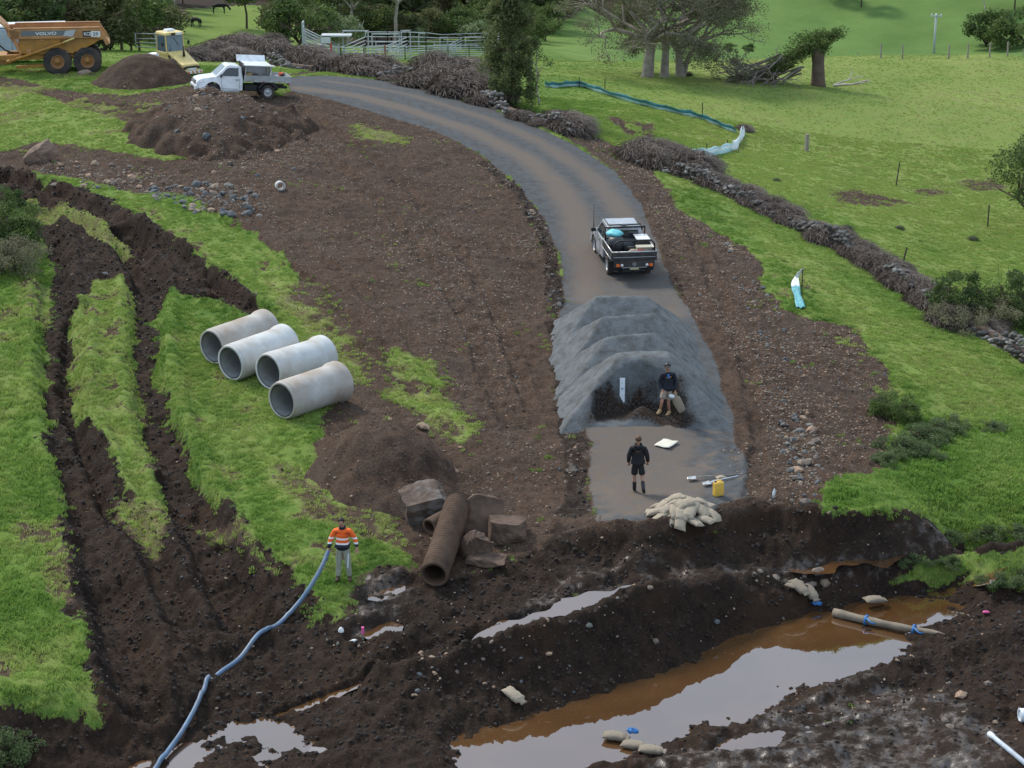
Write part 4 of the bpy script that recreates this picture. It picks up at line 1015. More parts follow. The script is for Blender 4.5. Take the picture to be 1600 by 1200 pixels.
for xx in (-2.4, 2.4):
    for s in (-1, 1): wheel(pt, (xx, s * .95, .5), .5, .3, s)

# --- roller behind the soil heap
x, y, z = atg(276, 119)
ro = thing('road_roller', 'pale yellow road roller half hidden behind the brown soil heap', 'roller', (x - .3, y + 1.2, z - .1), R(-52), scale=.84)
bd = MB(); bd.prism([(-.9, .7), (-.9, 1.5), (.1, 1.62), (.5, 1.6), (1.9, 1.05), (2.35, .95), (2.45, .45), (2.3, .4), (.3, .45)], .68)
for i, q in enumerate(bd.v):
    if q[0] > 1.5: bd.v[i] = (q[0], q[1] * .93, q[2])
bd.build('engine_hood', RYEL, ro, bevel=.07)
cabm = MB(); w = .66
for sx in (-1, 1):
    for sy in (-1, 1): cabm.box((-.42 + sx * .62, sy * w, 2.1), (.09, .09, 1.25), (0, R(-4 * sx), 0))
cabm.box((-.42, 0, 1.45), (1.36, 1.42, .2)); cabm.build('cab_frame', RYEL, ro, bevel=.02)
MB().box((-.42, 0, 2.78), (1.5, 1.5, .2), taper=.92).build('cab_roof', RYEL, ro, bevel=.05)
MB().box((-.5, 0, 2.95), (.6, .7, .16), taper=.8).build('air_unit', WHITE, ro, bevel=.04)
for s in (-1, 1): MB().box((-.42, s * .665, 2.1), (1.12, .02, 1.1)).build('side_window', WSCREEN, ro)
MB().box((.235, 0, 2.12), (.02, 1.2, 1.1), (0, R(-4), 0)).build('windscreen', WSCREEN, ro)
MB().box((-1.08, 0, 2.12), (.02, 1.2, 1.1), (0, R(4), 0)).build('rear_window', WSCREEN, ro)
MB().tube([(.26, -.1, 2.55), (.29, .25, 1.95)], .012, 5).build('wiper', BLACK, ro)
MB().box((.3, .3, 2.76), (.1, .4, .16)).build('work_light', WLENS, ro, bevel=.02)
MB().box((.3, -.15, 2.76), (.1, .3, .16)).build('work_light', BLACK, ro, bevel=.02)
ex = MB(); ex.tube([(1.25, .1, 1.35), (1.22, .1, 1.7), (1.2, .1, 1.78)], [.1, .07, .055], 10); ex.tube([(1.2, .1, 1.75), (1.2, .1, 2.0), (1.14, .1, 2.05)], .04, 8); ex.build('exhaust_stack', BLACK, ro)
MB().box((2.42, 0, .78), (.1, .9, .1)).build('vent_slot', BLACK, ro)
MB().box((2.44, 0, .64), (.06, .6, .12)).build('maker_panel', WLENS, ro)
for s in (-1, 1):
    MB().box((2.38, s * .52, .7), (.12, .2, .16)).build('head_lamp', BLACK, ro, bevel=.02)
    MB().box((.6, s * .675, 1.3), (.3, .03, .18), (0, R(20), 0)).build('side_vent', BLACK, ro)
    MB().box((1.35, s * .66, 1.0), (.35, .04, .16), (0, R(20), 0)).build('side_vent', BLACK, ro)
    mr = MB(); mr.tube([(.2, s * .7, 2.4), (.32, s * 1.0, 2.4), (.32, s * 1.0, 2.2)], .015, 5); mr.box((.32, s * 1.0, 2.12), (.06, .16, .26)); mr.build('wing_mirror', BLACK, ro)
MB().box((2.5, 0, .42), (.14, 1.5, .2)).build('bumper', WHITE, ro, bevel=.01)
for k in range(5): MB().box((2.575, -.62 + k * .31, .42), (.01, .11, .19), (R(35), 0, 0)).build('hazard_stripe', ORANGEL, ro)
for s in (-1, 1): wheel(ro, (1.1, s * .72, .62), .62, .42, s, RYEL, 20)
dr = MB(); dr.lathe([(.5, -.72), (.62, -.72), (.62, .72), (.5, .72), (.02, .6)], (-2.2, 0, .62), (0, 1, 0), 32); dr.build('drum', SILVER, ro)
yk = MB()
for s in (-1, 1): yk.box((-1.8, s * .85, .7), (2.2, .12, .3))
yk.box((-1.0, 0, .75), (.3, 1.6, .5)); yk.build('drum_yoke', RYEL, ro, bevel=.02)

# ------------------------------------------------------------------ heaps of earth and gravel
def heap(name, label, cat, uv, rx, ry, hfn, res=.075, cov=(1, 0, 0), cov2=(.6, 0, 0), yaw=0, group=None, wetfn=None, rough=1.0, cat_kind=None):
    cx, cy = at(*uv); ca, sa = math.cos(yaw), math.sin(yaw)
    gx = np.arange(-rx, rx + res, res); gy = np.arange(-ry, ry + res, res)
    LX, LY = np.meshgrid(gx, gy, indexing='ij')
    WX = cx + LX * ca - LY * sa; WY = cy + LX * sa + LY * ca
    h = hfn(LX, LY, WX, WY)
    n1 = fbm(WX, WY, .9, 4, 6.0); n2 = fbm(WX, WY, .3, 3, 7.0)
    z = base(WX, WY) + h + (n1 * .06 + n2 * .05) * rough * np.clip(h * 2 + .2, 0, 1)
    n0, n1_ = h.shape; idx = np.arange(h.size).reshape(n0, n1_)
    q = np.stack([idx[:-1, :-1], idx[1:, :-1], idx[1:, 1:], idx[:-1, 1:]], -1).reshape(-1, 4)
    hz = h.ravel()[q].max(1); q = q[hz > -.75]
    co = np.c_[WX.ravel() - cx, WY.ravel() - cy, z.ravel()]
    used, inv = np.unique(q, return_inverse=True)
    me = np_mesh(name, co[used], inv.reshape(-1, 4)); me.polygons.foreach_set('use_smooth', np.ones(len(q), bool))
    n = len(used); one = np.ones(n)
    cv = list(cov)
    wet = wetfn(LX, LY, h).ravel()[used] if wetfn is not None else 0 * one
    vattr(me, 'cover_a', [one * cv[0], np.maximum(one * cv[1], wet), one * cv[2] * (1 - wet * .6)]); vattr(me, 'cover_b', [one * cov2[0], one * cov2[1], one * cov2[2]]); vattr(me, 'cover_c', [0 * one, 0 * one, one * (1 if cv[2] else 0) * (1 - wet)])
    me.materials.append(GROUND)
    o = link(bpy.data.objects.new(name, me)); o.location = (cx, cy, 0)
    tag(o, label, cat, group); HEAPS.append((cx, cy, rx, ry, ca, sa, hfn)); return o
HEAPS = []
def smin(a, b, k):
    h = np.clip(.5 + .5 * (b - a) / k, 0, 1); return b * (1 - h) + a * h - k * h * (1 - h)
def cone(LX, LY, WX, WY, H, ax, ay, p=1.0, nz=.35, seed=0):
    q = np.sqrt((LX / ax) ** 2 + (LY / ay) ** 2) + nz * .4 * fbm(WX, WY, 1.3, 3, 9.0 + seed)
    return H * (1 - q * 1.0) if p == 1 else H * (1 - np.clip(q, 0, 4) ** p)
heap('soil_heap', 'dark brown soil heap beside the concrete pipes with a pale rock on it', 'soil heap', (598, 742), 3.4, 4.4, lambda a, b, c, d: smin(cone(a + .25 * b, b, c, d, 2.1, 2.3, 3.0), np.full_like(a, 1.5), .5), cov=(1, .36, 0), cov2=(.35, 0, 0))
heap('soil_heap', 'round brown soil heap between the orange dumper and the yellow roller', 'soil heap', (222, 130), 4.0, 3.6, lambda a, b, c, d: smin(cone(a, b, c, d, 2.4, 2.9, 2.4), np.full_like(a, 1.6), .7), .12, cov2=(.3, .1, 0))
heap('soil_heap', 'broad stony soil heap in front of the white ute', 'soil heap', (335, 203), 7.5, 8.5, lambda a, b, c, d: np.maximum(smin(cone(a, b, c, d, 2.0, 4.6, 5.4, 1.6, .6, 2), np.full_like(a, 1.5), .7) - .1, cone(a + 1.0, b - 4.6, c, d, 1.25, 2.6, 2.4, 1, .4, 5)), .11, cov2=(1, 0, 0), rough=1.6)
def gravel_h(Hh, hw, flat, sl, dep, bite=None):
    def f(a, b, c, d):
        ed = hw - np.abs(a) + .12 * fbm(c, d, 1.2, 2, 3.)
        h = smin(ed * .92, np.full_like(a, Hh), .07)
        back = (dep - b) * .8; front = (dep + b) * .9
        h = smin(smin(h, back, .08), front, .08)
        if bite is not None: h = bite(a, b, h, c, d)
        return h
    return f
def bite(a, b, h, c, d):
    # dug out front: floor swings up at a steep curved face
    edge = -1.2 - .75 * (np.abs(a + .15) / 1.7) ** 2 + .16 * fbm(c, d, .8, 3, 2.)
    floor = np.where(np.abs(a + .15) < 2.0, .1 + np.clip((b - edge) * 3.0, 0, 9) + np.clip(np.abs(a + .15) - 1.45, 0, 9) * 3, 9)
    floor = floor + .35 * np.exp(-((a + .1) / .4) ** 2 - ((b - edge + .7) / .6) ** 2)
    floor = floor - np.clip(-1.9 - b + .7 * fbm(c, d, .9, 3, 4.), 0, 2) * .16
    return np.minimum(h, floor)
GV = dict(cov=(1, 0, 1), cov2=(0, 0, 0), rough=.32)
for k, (u, v, hw, Hh, lb) in enumerate([(972, 527, 2.6, 1.6, 'blue grey gravel heap nearest the silver ute, rearmost of four'), (979, 559, 2.65, 1.66, 'second blue grey gravel heap down from the silver ute'),
     (985, 591, 2.65, 1.66, 'blue grey gravel heap directly behind the dug out one')]):
    heap('gravel_heap', lb, 'gravel heap', (u, v), 3.8, 2.6, gravel_h(Hh, hw, 0, .8, 1.95), .07, group='gravel heaps tipped in a row on the road', **GV)
heap('gravel_heap', 'front gravel heap with a dark dug out face behind the two men', 'gravel heap', (1003, 630), 3.9, 3.6, gravel_h(1.75, 2.75, 0, .8, 2.4, bite), .055, group='gravel heaps tipped in a row on the road',
     wetfn=lambda a, b, h: np.clip(sstep(.2, -.2, b + .85 + .12 * a * a + .3 * fbm(a, b, .6, 3, 1.)) * sstep(-2.9, -2.1, b + .4 * fbm(a, b, .8, 3, 5.)) * sstep(2.0, 1.3, np.abs(a + .15) + .3 * fbm(a, b, .7, 3, 2.)), 0, 1), **GV)
def topz(x, y):
    z = ground(x, y)
    for cx, cy, rx, ry, ca, sa, fn in HEAPS:
        dx, dy = x - cx, y - cy; lx, ly = dx * ca + dy * sa, -dx * sa + dy * ca
        if abs(lx) < rx and abs(ly) < ry:
            z = max(z, float(base(x, y)) + float(fn(np.array([lx]), np.array([ly]), np.array([x]), np.array([y]))[0]))
    return z
def att(u, v, dz=0):
    """sight line onto ground or heap top"""
    yv = (600 - v) / F_PX; xv = (u - 800) / F_PX
    dx, dy, dz_ = xv, CT + yv * ST, -ST + yv * CT
    t = np.arange(45, 170, .12)
    X, Y, Z = t * dx, t * dy, ZC + t * dz_
    g = base(X, Y)
    for cx, cy, rx, ry, ca, sa, fn in HEAPS:
        a_, b_ = X - cx, Y - cy; lx, ly = a_ * ca + b_ * sa, -a_ * sa + b_ * ca
        m = (np.abs(lx) < rx) & (np.abs(ly) < ry)
        if m.any(): g[m] = np.maximum(g[m], base(X[m], Y[m]) + fn(lx[m], ly[m], X[m], Y[m]))
    k = int(np.argmax(Z - g < dz)); return float(X[k]), float(Y[k]), float(g[k])
# ------------------------------------------------------------------ concrete pipes
def drain_pipe(label, uf, vf, L, yaw, dz=0.0, stain=None):
    x, y = at(uf, vf); d = dirv(yaw); z0 = ground(x, y); x1, y1 = x + d.x * L, y + d.y * L; z1 = ground(x1, y1)
    r = .6; a = Vector((x, y, z0 + r * 1.06 - .03 + dz)); b = Vector((x1, y1, z1 + r - .03 + dz)); ax = (b - a).normalized(); ln = (b - a).length
    t = thing('concrete_pipe', label, 'pipe', (x, y, z0), 0, 'concrete pipes lying side by side on the grass')
    o = a - Vector((x, y, z0))
    m = MB()
    m.lathe([(.505, .02), (.51, 0), (.57, 0), (.575, .02), (.575, .11), (.598, .125), (.6, .16), (.6, ln - .42), (.612, ln - .34), (.655, ln - .26), (.665, ln - .2), (.665, ln - .02), (.65, ln), (.57, ln), (.56, ln - .05)], o, ax, 56)
    m.v = [tuple(o + ax * (Vector(q) - o).dot(ax) + ((Vector(q) - o) - ax * (Vector(q) - o).dot(ax)) * 1.07) for q in m.v]
    m.build('pipe_wall', CONC if stain is None else CONC_ST, t)
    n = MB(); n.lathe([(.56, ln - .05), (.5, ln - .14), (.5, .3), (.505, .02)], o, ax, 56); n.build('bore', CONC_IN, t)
    stm = MB()
    for k in (.42, .62): 
        q = o + ax * ln * k; up_ = Vector((0, 0, 1)); up_ = (up_ - ax * up_.dot(ax)).normalized()
    hb = MB(); q = o + ax * ln * .5 + up_ * .6; hb.lathe([(.03, 0), (.03, .004), (.005, .005)], q, up_, 10); hb.build('lifting_hole', BLACK, t)
    return t
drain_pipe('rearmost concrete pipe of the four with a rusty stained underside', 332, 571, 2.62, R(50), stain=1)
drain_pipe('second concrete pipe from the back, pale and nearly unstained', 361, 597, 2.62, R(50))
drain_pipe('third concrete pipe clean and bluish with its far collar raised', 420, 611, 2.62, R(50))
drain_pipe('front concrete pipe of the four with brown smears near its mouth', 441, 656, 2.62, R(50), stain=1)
# stains are real dried mud skins on the two outer pipes
# ------------------------------------------------------------------ rusty corrugated culverts and broken concrete
def culvert(label, p0, p1, r, dep=.0):
    a, b = Vector(p0), Vector(p1); ax = (b - a).normalized(); ln = (b - a).length
    t = thing('corrugated_culvert', label, 'culvert', p0)
    pr = []; n = int(ln / .095) * 4
    for i in range(n + 1): pr.append((r + .03 * math.cos(i * math.pi / 2), ln * i / n))
    m = MB(); m.lathe(pr, (0, 0, 0), ax, 36)
    m.build('corrugated_wall', RUST, t)
    n2 = MB(); n2.lathe([(r + .03, 0), (r + .03, -.02), (r - .06, -.02), (r - .06, .0), (r - .055, .25), (r - .06, ln), (r + .02, ln)], (0, 0, 0), ax, 36); n2.build('bore', RUST, t)
    return t
xa, ya = at(679, 917); xb, yb = at(716, 838)
culvert('long rusty corrugated culvert with its open mouth towards the wet mud', (xa, ya, ground(xa, ya) + .36), (xb, yb + .7, ground(xb, yb) + .72), .37)
xa, ya = at(672, 836); xb, yb = at(715, 815)
culvert('short rusty culvert piece lying under the broken concrete block', (xa, ya, ground(xa, ya) + .22), (xb, yb, ground(xb, yb) + .25), .24)
def chunk_mesh(name, dims, seed, m, rough=.12, sub=7):
    rnd = random.Random(seed); nx = 5
    import bmesh
    bm = bmesh.new(); bmesh.ops.create_cube(bm, size=1.0)
    bmesh.ops.subdivide_edges(bm, edges=bm.edges, cuts=sub, use_grid_fill=True)
    sh = [Vector((rnd.uniform(-1, 1), rnd.uniform(-1, 1), rnd.uniform(-1, 1))).normalized() for _ in range(5)]
    for v in bm.verts:
        for s_ in sh:
            d = v.co.dot(s_) - .5
            if d > 0: v.co -= s_ * d * .95
        v.co += Vector((rnd.uniform(-1, 1), rnd.uniform(-1, 1), rnd.uniform(-1, 1))) * rough * .12
        v.co = Vector((v.co.x * dims[0], v.co.y * dims[1], v.co.z * dims[2]))
    from mathutils import noise as mn
    for v in bm.verts:
        q = v.co + Vector((seed * 3.1, 0, 0)); v.co += v.normal * (.05 * mn.fractal(q * 2.2, 1, 2, 4) + .02 * mn.noise(q * 11)) if v.normal.length else Vector()
    me = bpy.data.meshes.new(name); bm.to_mesh(me); bm.free(); me.materials.append(m); return me
def chunk(name, label, cat, u, v, dims, rot, m, seed, sink=.15, rough=.12, group=None, dz=None):
    x, y = at(u, v); z = ground(x, y) + dims[2] * (.5 - sink) if dz is None else dz
    o = put(name, chunk_mesh(name, dims, seed, m, rough), label, cat, (x, y, z), rot, group=group); return o
chunk('concrete_block', 'big broken block with blue white streaks at the head of the rusty culvert', 'block', 664, 806, (1.35, 1.1, .95), (R(12), R(-8), .3), OLDC2, 3)
chunk('concrete_slab', 'muddy slab with a pale edge leaning behind the rusty culvert', 'slab', 752, 826, (1.25, .55, 1.15), (R(-22), R(8), -.15), OLDC, 5, rough=.07)
chunk('concrete_block', 'rounded brown block farthest right of the broken concrete', 'block', 793, 842, (1.05, .75, .7), (0, R(5), .1), OLDC, 8)
chunk('concrete_block', 'jagged brown chunk leaning against the right side of the culvert', 'block', 742, 868, (.75, .65, .85), (R(15), R(25), .5), OLDC, 12, rough=.2)
chunk('concrete_slab', 'low muddy slab lying below the jagged chunk', 'slab', 760, 880, (1.1, .6, .25), (0, R(6), -.2), OLDC, 14, rough=.15)
chunk('concrete_block', 'narrow brown block wedged behind the culvert top', 'block', 726, 818, (.6, .6, .75), (0, .2, .6), OLDC, 15, rough=.2)

# ------------------------------------------------------------------ sandbags
xc, yc = at(1069, 806); zc = ground(xc, yc); rnd = random.Random(4)
def place_bag(x, y, z, yaw, tilt, me, label, group, sc=1.0, roll=0.0):
    o = link(bpy.data.objects.new('sandbag', me)); o.location = (x, y, z)
    o.rotation_euler = (Matrix.Rotation(yaw, 3, 'Z') @ Matrix.Rotation(tilt, 3, 'Y') @ Matrix.Rotation(roll, 3, 'X')).to_euler(); o.scale = (sc,) * 3
    return tag(o, label, 'sandbag', group)
PG = 'sandbags in the heap on the gravel pad'
for tier, (n, rr, zz, tl, lb) in enumerate([(15, .74, .10, 16, 'sandbag in the lowest ring of the heap with its closed end outwards'), (13, .5, .26, 24, 'sandbag in the middle ring of the heap'), (8, .24, .42, 16, 'sandbag on top of the heap')]):
    for k in range(n):
        a = 2 * math.pi * (k + .5 * tier) / n + rnd.uniform(-.09, .09)
        # bottom seam looks outwards, tied neck lies uphill
        place_bag(xc + math.cos(a) * rr * 1.08, yc + math.sin(a) * rr, zc + zz + rnd.uniform(-.03, .05), a + math.pi + rnd.uniform(-.5, .5) * (1 + tier * .8), -R(tl) + rnd.uniform(-.15, .2), rnd.choice(BAGM), lb, PG, rnd.uniform(.9, 1.06), rnd.uniform(-.3, .3))
for u, v, yw, tl, me, lb, dz in [(805, 1098, -.7, .35, BAGM[1], 'single pale sandbag on the dark bank above the brown water', .1), (1249, 935, -.9, .4, BAGW[0], 'left sandbag of the pair slumped on the bank by the pond', .12),
     (1266, 938, -1.0, .5, BAGW[1], 'right sandbag of the pair slumped on the bank with a blue tie below', .1), (1367, 953, .3, .1, BAGW[2], 'muddy sandbag sitting on the long sand sock', .22), (1243, 915, .9, .1, BAGW[1], 'small sandbag lying above the slumped pair', .1),
     (963, 1172, -.25, .05, BAGW[2], 'wet sandbag at the left end of the low row in the pond', .12), (992, 1178, -.3, .0, BAGW[0], 'middle sandbag with a blue tie in the low row in the pond', .1), (1020, 1185, -.2, .05, BAGW[1], 'right sandbag of the low row running into the mud', .08)]:
    x, y = at(u, v); z = max(ground(x, y), W0 - .02)
    place_bag(x, y, z + dz, yw, tl, me, lb, None, 1.05)
# long sand sock with blue ties
sock = thing('sand_sock', 'long grey sand filled sock with two blue ties across the pond end', 'sand sock', (*at(1300, 955), W0))
sx, sy = at(1300, 955); pts = []
for k in range(15):
    t_ = k / 14; u = 1303 + (1476 - 1303) * t_; v = 956 + (997 - 956) * t_ + 1.2 * math.sin(t_ * 4)
    x, y, _ = pt_z(u, v, W0 + .12); z = W0 + .1 + .08 * t_; pts.append((x - sx, y - sy, z - W0))
MB().tube(pts, [.125 + .008 * math.sin(k * 1.7) - .003 * k for k in range(14)] + [.05], 12).build('sock_body', HESSW, sock)
for k in (4, 10):
    p, q = Vector(pts[k]), Vector(pts[k + 1]); MB().tube([p, p + (q - p) * .25], .155, 10).build('blue_tie', BLUE, sock)
    MB().tube([p + Vector((0, -.1, .1)), p + Vector((.1, -.25, .02)), p + Vector((.22, -.3, .02))], .025, 6).build('tie_end', BLUE, sock)
for u, v, lb in [(1275, 949, 'blue rag beside the slumped sandbags'), (987, 1168, 'blue rag over the wet sandbag in the pond')]:
    x, y = at(u, v); z = max(ground(x, y), W0)
    m = MB(); m.ell((0, 0, .02), (.16, .09, .05), 12, 6)
    for i, q in enumerate(m.v): m.v[i] = (q[0] + .03 * math.sin(i * 3), q[1] + .03 * math.cos(i * 2.2), q[2] + .02 * math.sin(i * 5))
    put('rag', m.mesh('rag', BLUE), lb, 'rag', (x, y, z + (.2 if u < 1000 else .03)), (.3, .2, .4))
# red float, flagged stake, paint cap
x, y, _ = pt_z(1429, 925, W0); m = MB(); m.ell((0, 0, .06), (.22, .13, .1), 14, 8); m.tube([(-.2, 0, .1), (0, 0, .19), (.2, 0, .1)], .02, 6)
put('float', m.mesh('float', mat('float_red', (.75, .03, .06), .4)), 'bright red float at the shallow end of the pond', 'float', (x, y, W0 + .02), (0, .15, .5))
x, y, z = atg(567, 992); t = thing('marker_stake', 'short stake with pink paint standing in the wet mud', 'stake', (x, y, z))
MB().box((0, 0, .16), (.05, .05, .34)).build('shaft', WOODG, t); MB().box((0, 0, .26), (.07, .07, .2)).build('painted_top', PINK, t, bevel=.01)
x, y, z = atg(552, 996); put('rag', MB().ell((0, 0, .03), (.13, .07, .05), 8, 5).mesh('rag', CLOTHW), 'small white scrap at the foot of the pink stake', 'scrap', (x, y, z), (.2, 0, .6))
x, y, z = atg(533, 987); put('cap', MB().lathe([(.08, 0), (.07, .06), (.03, .12), (.005, .13)], n=12).mesh('cap', WLENS), 'small white plastic cap on the mud left of the pink stake', 'cap', (x, y, z), (.2, 0, 0))
x, y, z = atg(1540, 963); put('rag', MB().ell((0, 0, .03), (.12, .05, .04), 8, 5).mesh('rag', PINK), 'pink scrap on the bank right of the pond', 'scrap', (x, y, z), (.1, .1, .2))
# white pvc pipes bottom right
x, y, z = atg(1546, 1150); x1, y1, z1 = atg(1610, 1208)
m = MB(); d = Vector((x1 - x, y1 - y, z1 - z)); ln = d.length; m.lathe([(.055, .0), (.075, 0), (.075, .18), (.06, .2), (.06, ln), (.05, ln), (.05, .02), (.055, 0)], (0, 0, .08), d.normalized(), 20)
put('drain_pipe', m.mesh('drain_pipe', PVC), 'thin white plastic pipe lying on the near bank', 'pipe', (x, y, z))
x, y, z = atg(1592, 1132); m = MB(); m.lathe([(.14, 0), (.17, 0), (.17, .12), (.15, .15), (.15, 1.6), (.13, 1.6), (.13, .05), (.14, 0)], (0, 0, .15), (1, .1, 0), 24); m.ell((.03, 0, .15), (.02, .14, .14), 12, 8)
put('drain_pipe', m.mesh('drain_pipe', PVC), 'thick capped white plastic pipe running out of the picture', 'pipe', (x, y, z))

# ------------------------------------------------------------------ tools by the sandbags
x, y, z = atg(1122, 775); t = thing('jerry_can', 'yellow plastic jerry can standing beside the shovels', 'jerry can', (x, y, z), R(25))
m = MB(); m.box((0, 0, .23), (.30, .2, .44)); m.build('can_body', JYEL, t, bevel=.04, seg=3)
MB().tube([(-.08, 0, .44), (-.06, 0, .5), (.08, 0, .5), (.1, 0, .44)], .018, 8).build('grip', JYEL, t); MB().lathe([(.03, 0), (.03, .04), (.005, .04)], (-.11, 0, .44), n=12).build('lid', BLACK, t)
def shovel(u, v, u2, v2, label, hm):
    x, y, z = atg(u, v); x2, y2, z2 = atg(u2, v2); t = thing('shovel', label, 'shovel', (x, y, z + .03)); d = Vector((x2 - x, y2 - y, z2 - z)); a = math.atan2(d.y, d.x); ln = min(d.length, 1.6)
    b = MB(); n = 7
    for i in range(n + 1):
        for j in range(5): b.v.append((-.02 - .3 * (1 - i / n), (j - 2) * .055 * (1 if i > 1 else .5 + .25 * i), .02 + .012 * (j - 2) ** 2 * .8 + .02 * abs(i - n / 2) / n))
    for i in range(n):
        for j in range(4): b.f.append((i * 5 + j, (i + 1) * 5 + j, (i + 1) * 5 + j + 1, i * 5 + j + 1)); b.m.append(0); b.sm.append(True)
    bo = b.build('blade', STEELW, t, rot=(0, 0, a)); so = bo.modifiers.new('thick', 'SOLIDIFY'); so.thickness = .008
    MB().tube([(-.05, 0, .05), (.1, 0, .07), (ln, 0, .03)], [.022, .019, .017], 8).build('handle', hm, t, rot=(0, 0, a))
    return t
shovel(1090, 750, 1152, 742, 'long wooden handled shovel behind the yellow can', WOODG)
shovel(1112, 757, 1153, 745, 'shovel with a white handle lying under the yellow can', PVC)
x, y, z = atg(1120, 752)
put('empty_bag', BAGM[2], 'empty grey bag lying over the shovel handles', 'bag', (x + .15, y + .2, z + .05), (0, 0, .3), (.5, .6, .35))
x, y, z = atg(1041, 695); m = MB(); n = 6
for i in range(n + 1):
    for j in range(n + 1): m.v.append(((i / n - .5) * .52, (j / n - .5) * .72, .02 + .012 * math.sin(i * 1.3 + j)))
for i in range(n):
    for j in range(n): m.f.append((i * (n + 1) + j, (i + 1) * (n + 1) + j, (i + 1) * (n + 1) + j + 1, i * (n + 1) + j + 1)); m.m.append(0); m.sm.append(True)
o = put('empty_bag', m.mesh('empty_bag', PAPER), 'flat pale empty bag lying on the gravel behind the black clothed man', 'bag', (x, y, z + .04), (0, 0, R(-28))); so = o.modifiers.new('t', 'SOLIDIFY'); so.thickness = .012
# level board stuck in the gravel face
x, y, g = att(972, 623); t = thing('level_board', 'white marker board with a small blue mark standing in the gravel heap', 'marker board', (x, y - .05, ground(x, y) + .35))
m = MB(); m.prism([(-.085, .05), (-.05, 0), (.05, 0), (.085, .05), (.085, .86), (-.085, .86)], .012); m.build('board', PVC, t, bevel=.004)
MB().box((.0, -.016, .5), (.06, .006, .035)).build('blue_mark', BLUE, t); MB().box((-.02, -.016, .68), (.04, .005, .02)).build('grey_mark', LGREYP, t)
x, y, z = atg(1208, 776); put('bottle', MB().lathe([(.005, 0), (.045, 0), (.045, .2), (.02, .27), (.02, .3), (.005, .3)], n=14).mesh('bottle', PVC), 'small white bottle among the stones below the verge', 'bottle', (x, y, z), (0, .1, 0))
x, y, z = atg(438, 296); m = MB(); m.lathe([(.15, -.22), (.21, -.22), (.21, .22), (.15, .22), (.15, -.22)], (0, 0, .2), (.25, -1, .1), 24)
put('pipe_offcut', m.mesh('pipe_offcut', CONC), 'short grey pipe offcut lying on the soil by the rubble', 'pipe', (x, y, z))

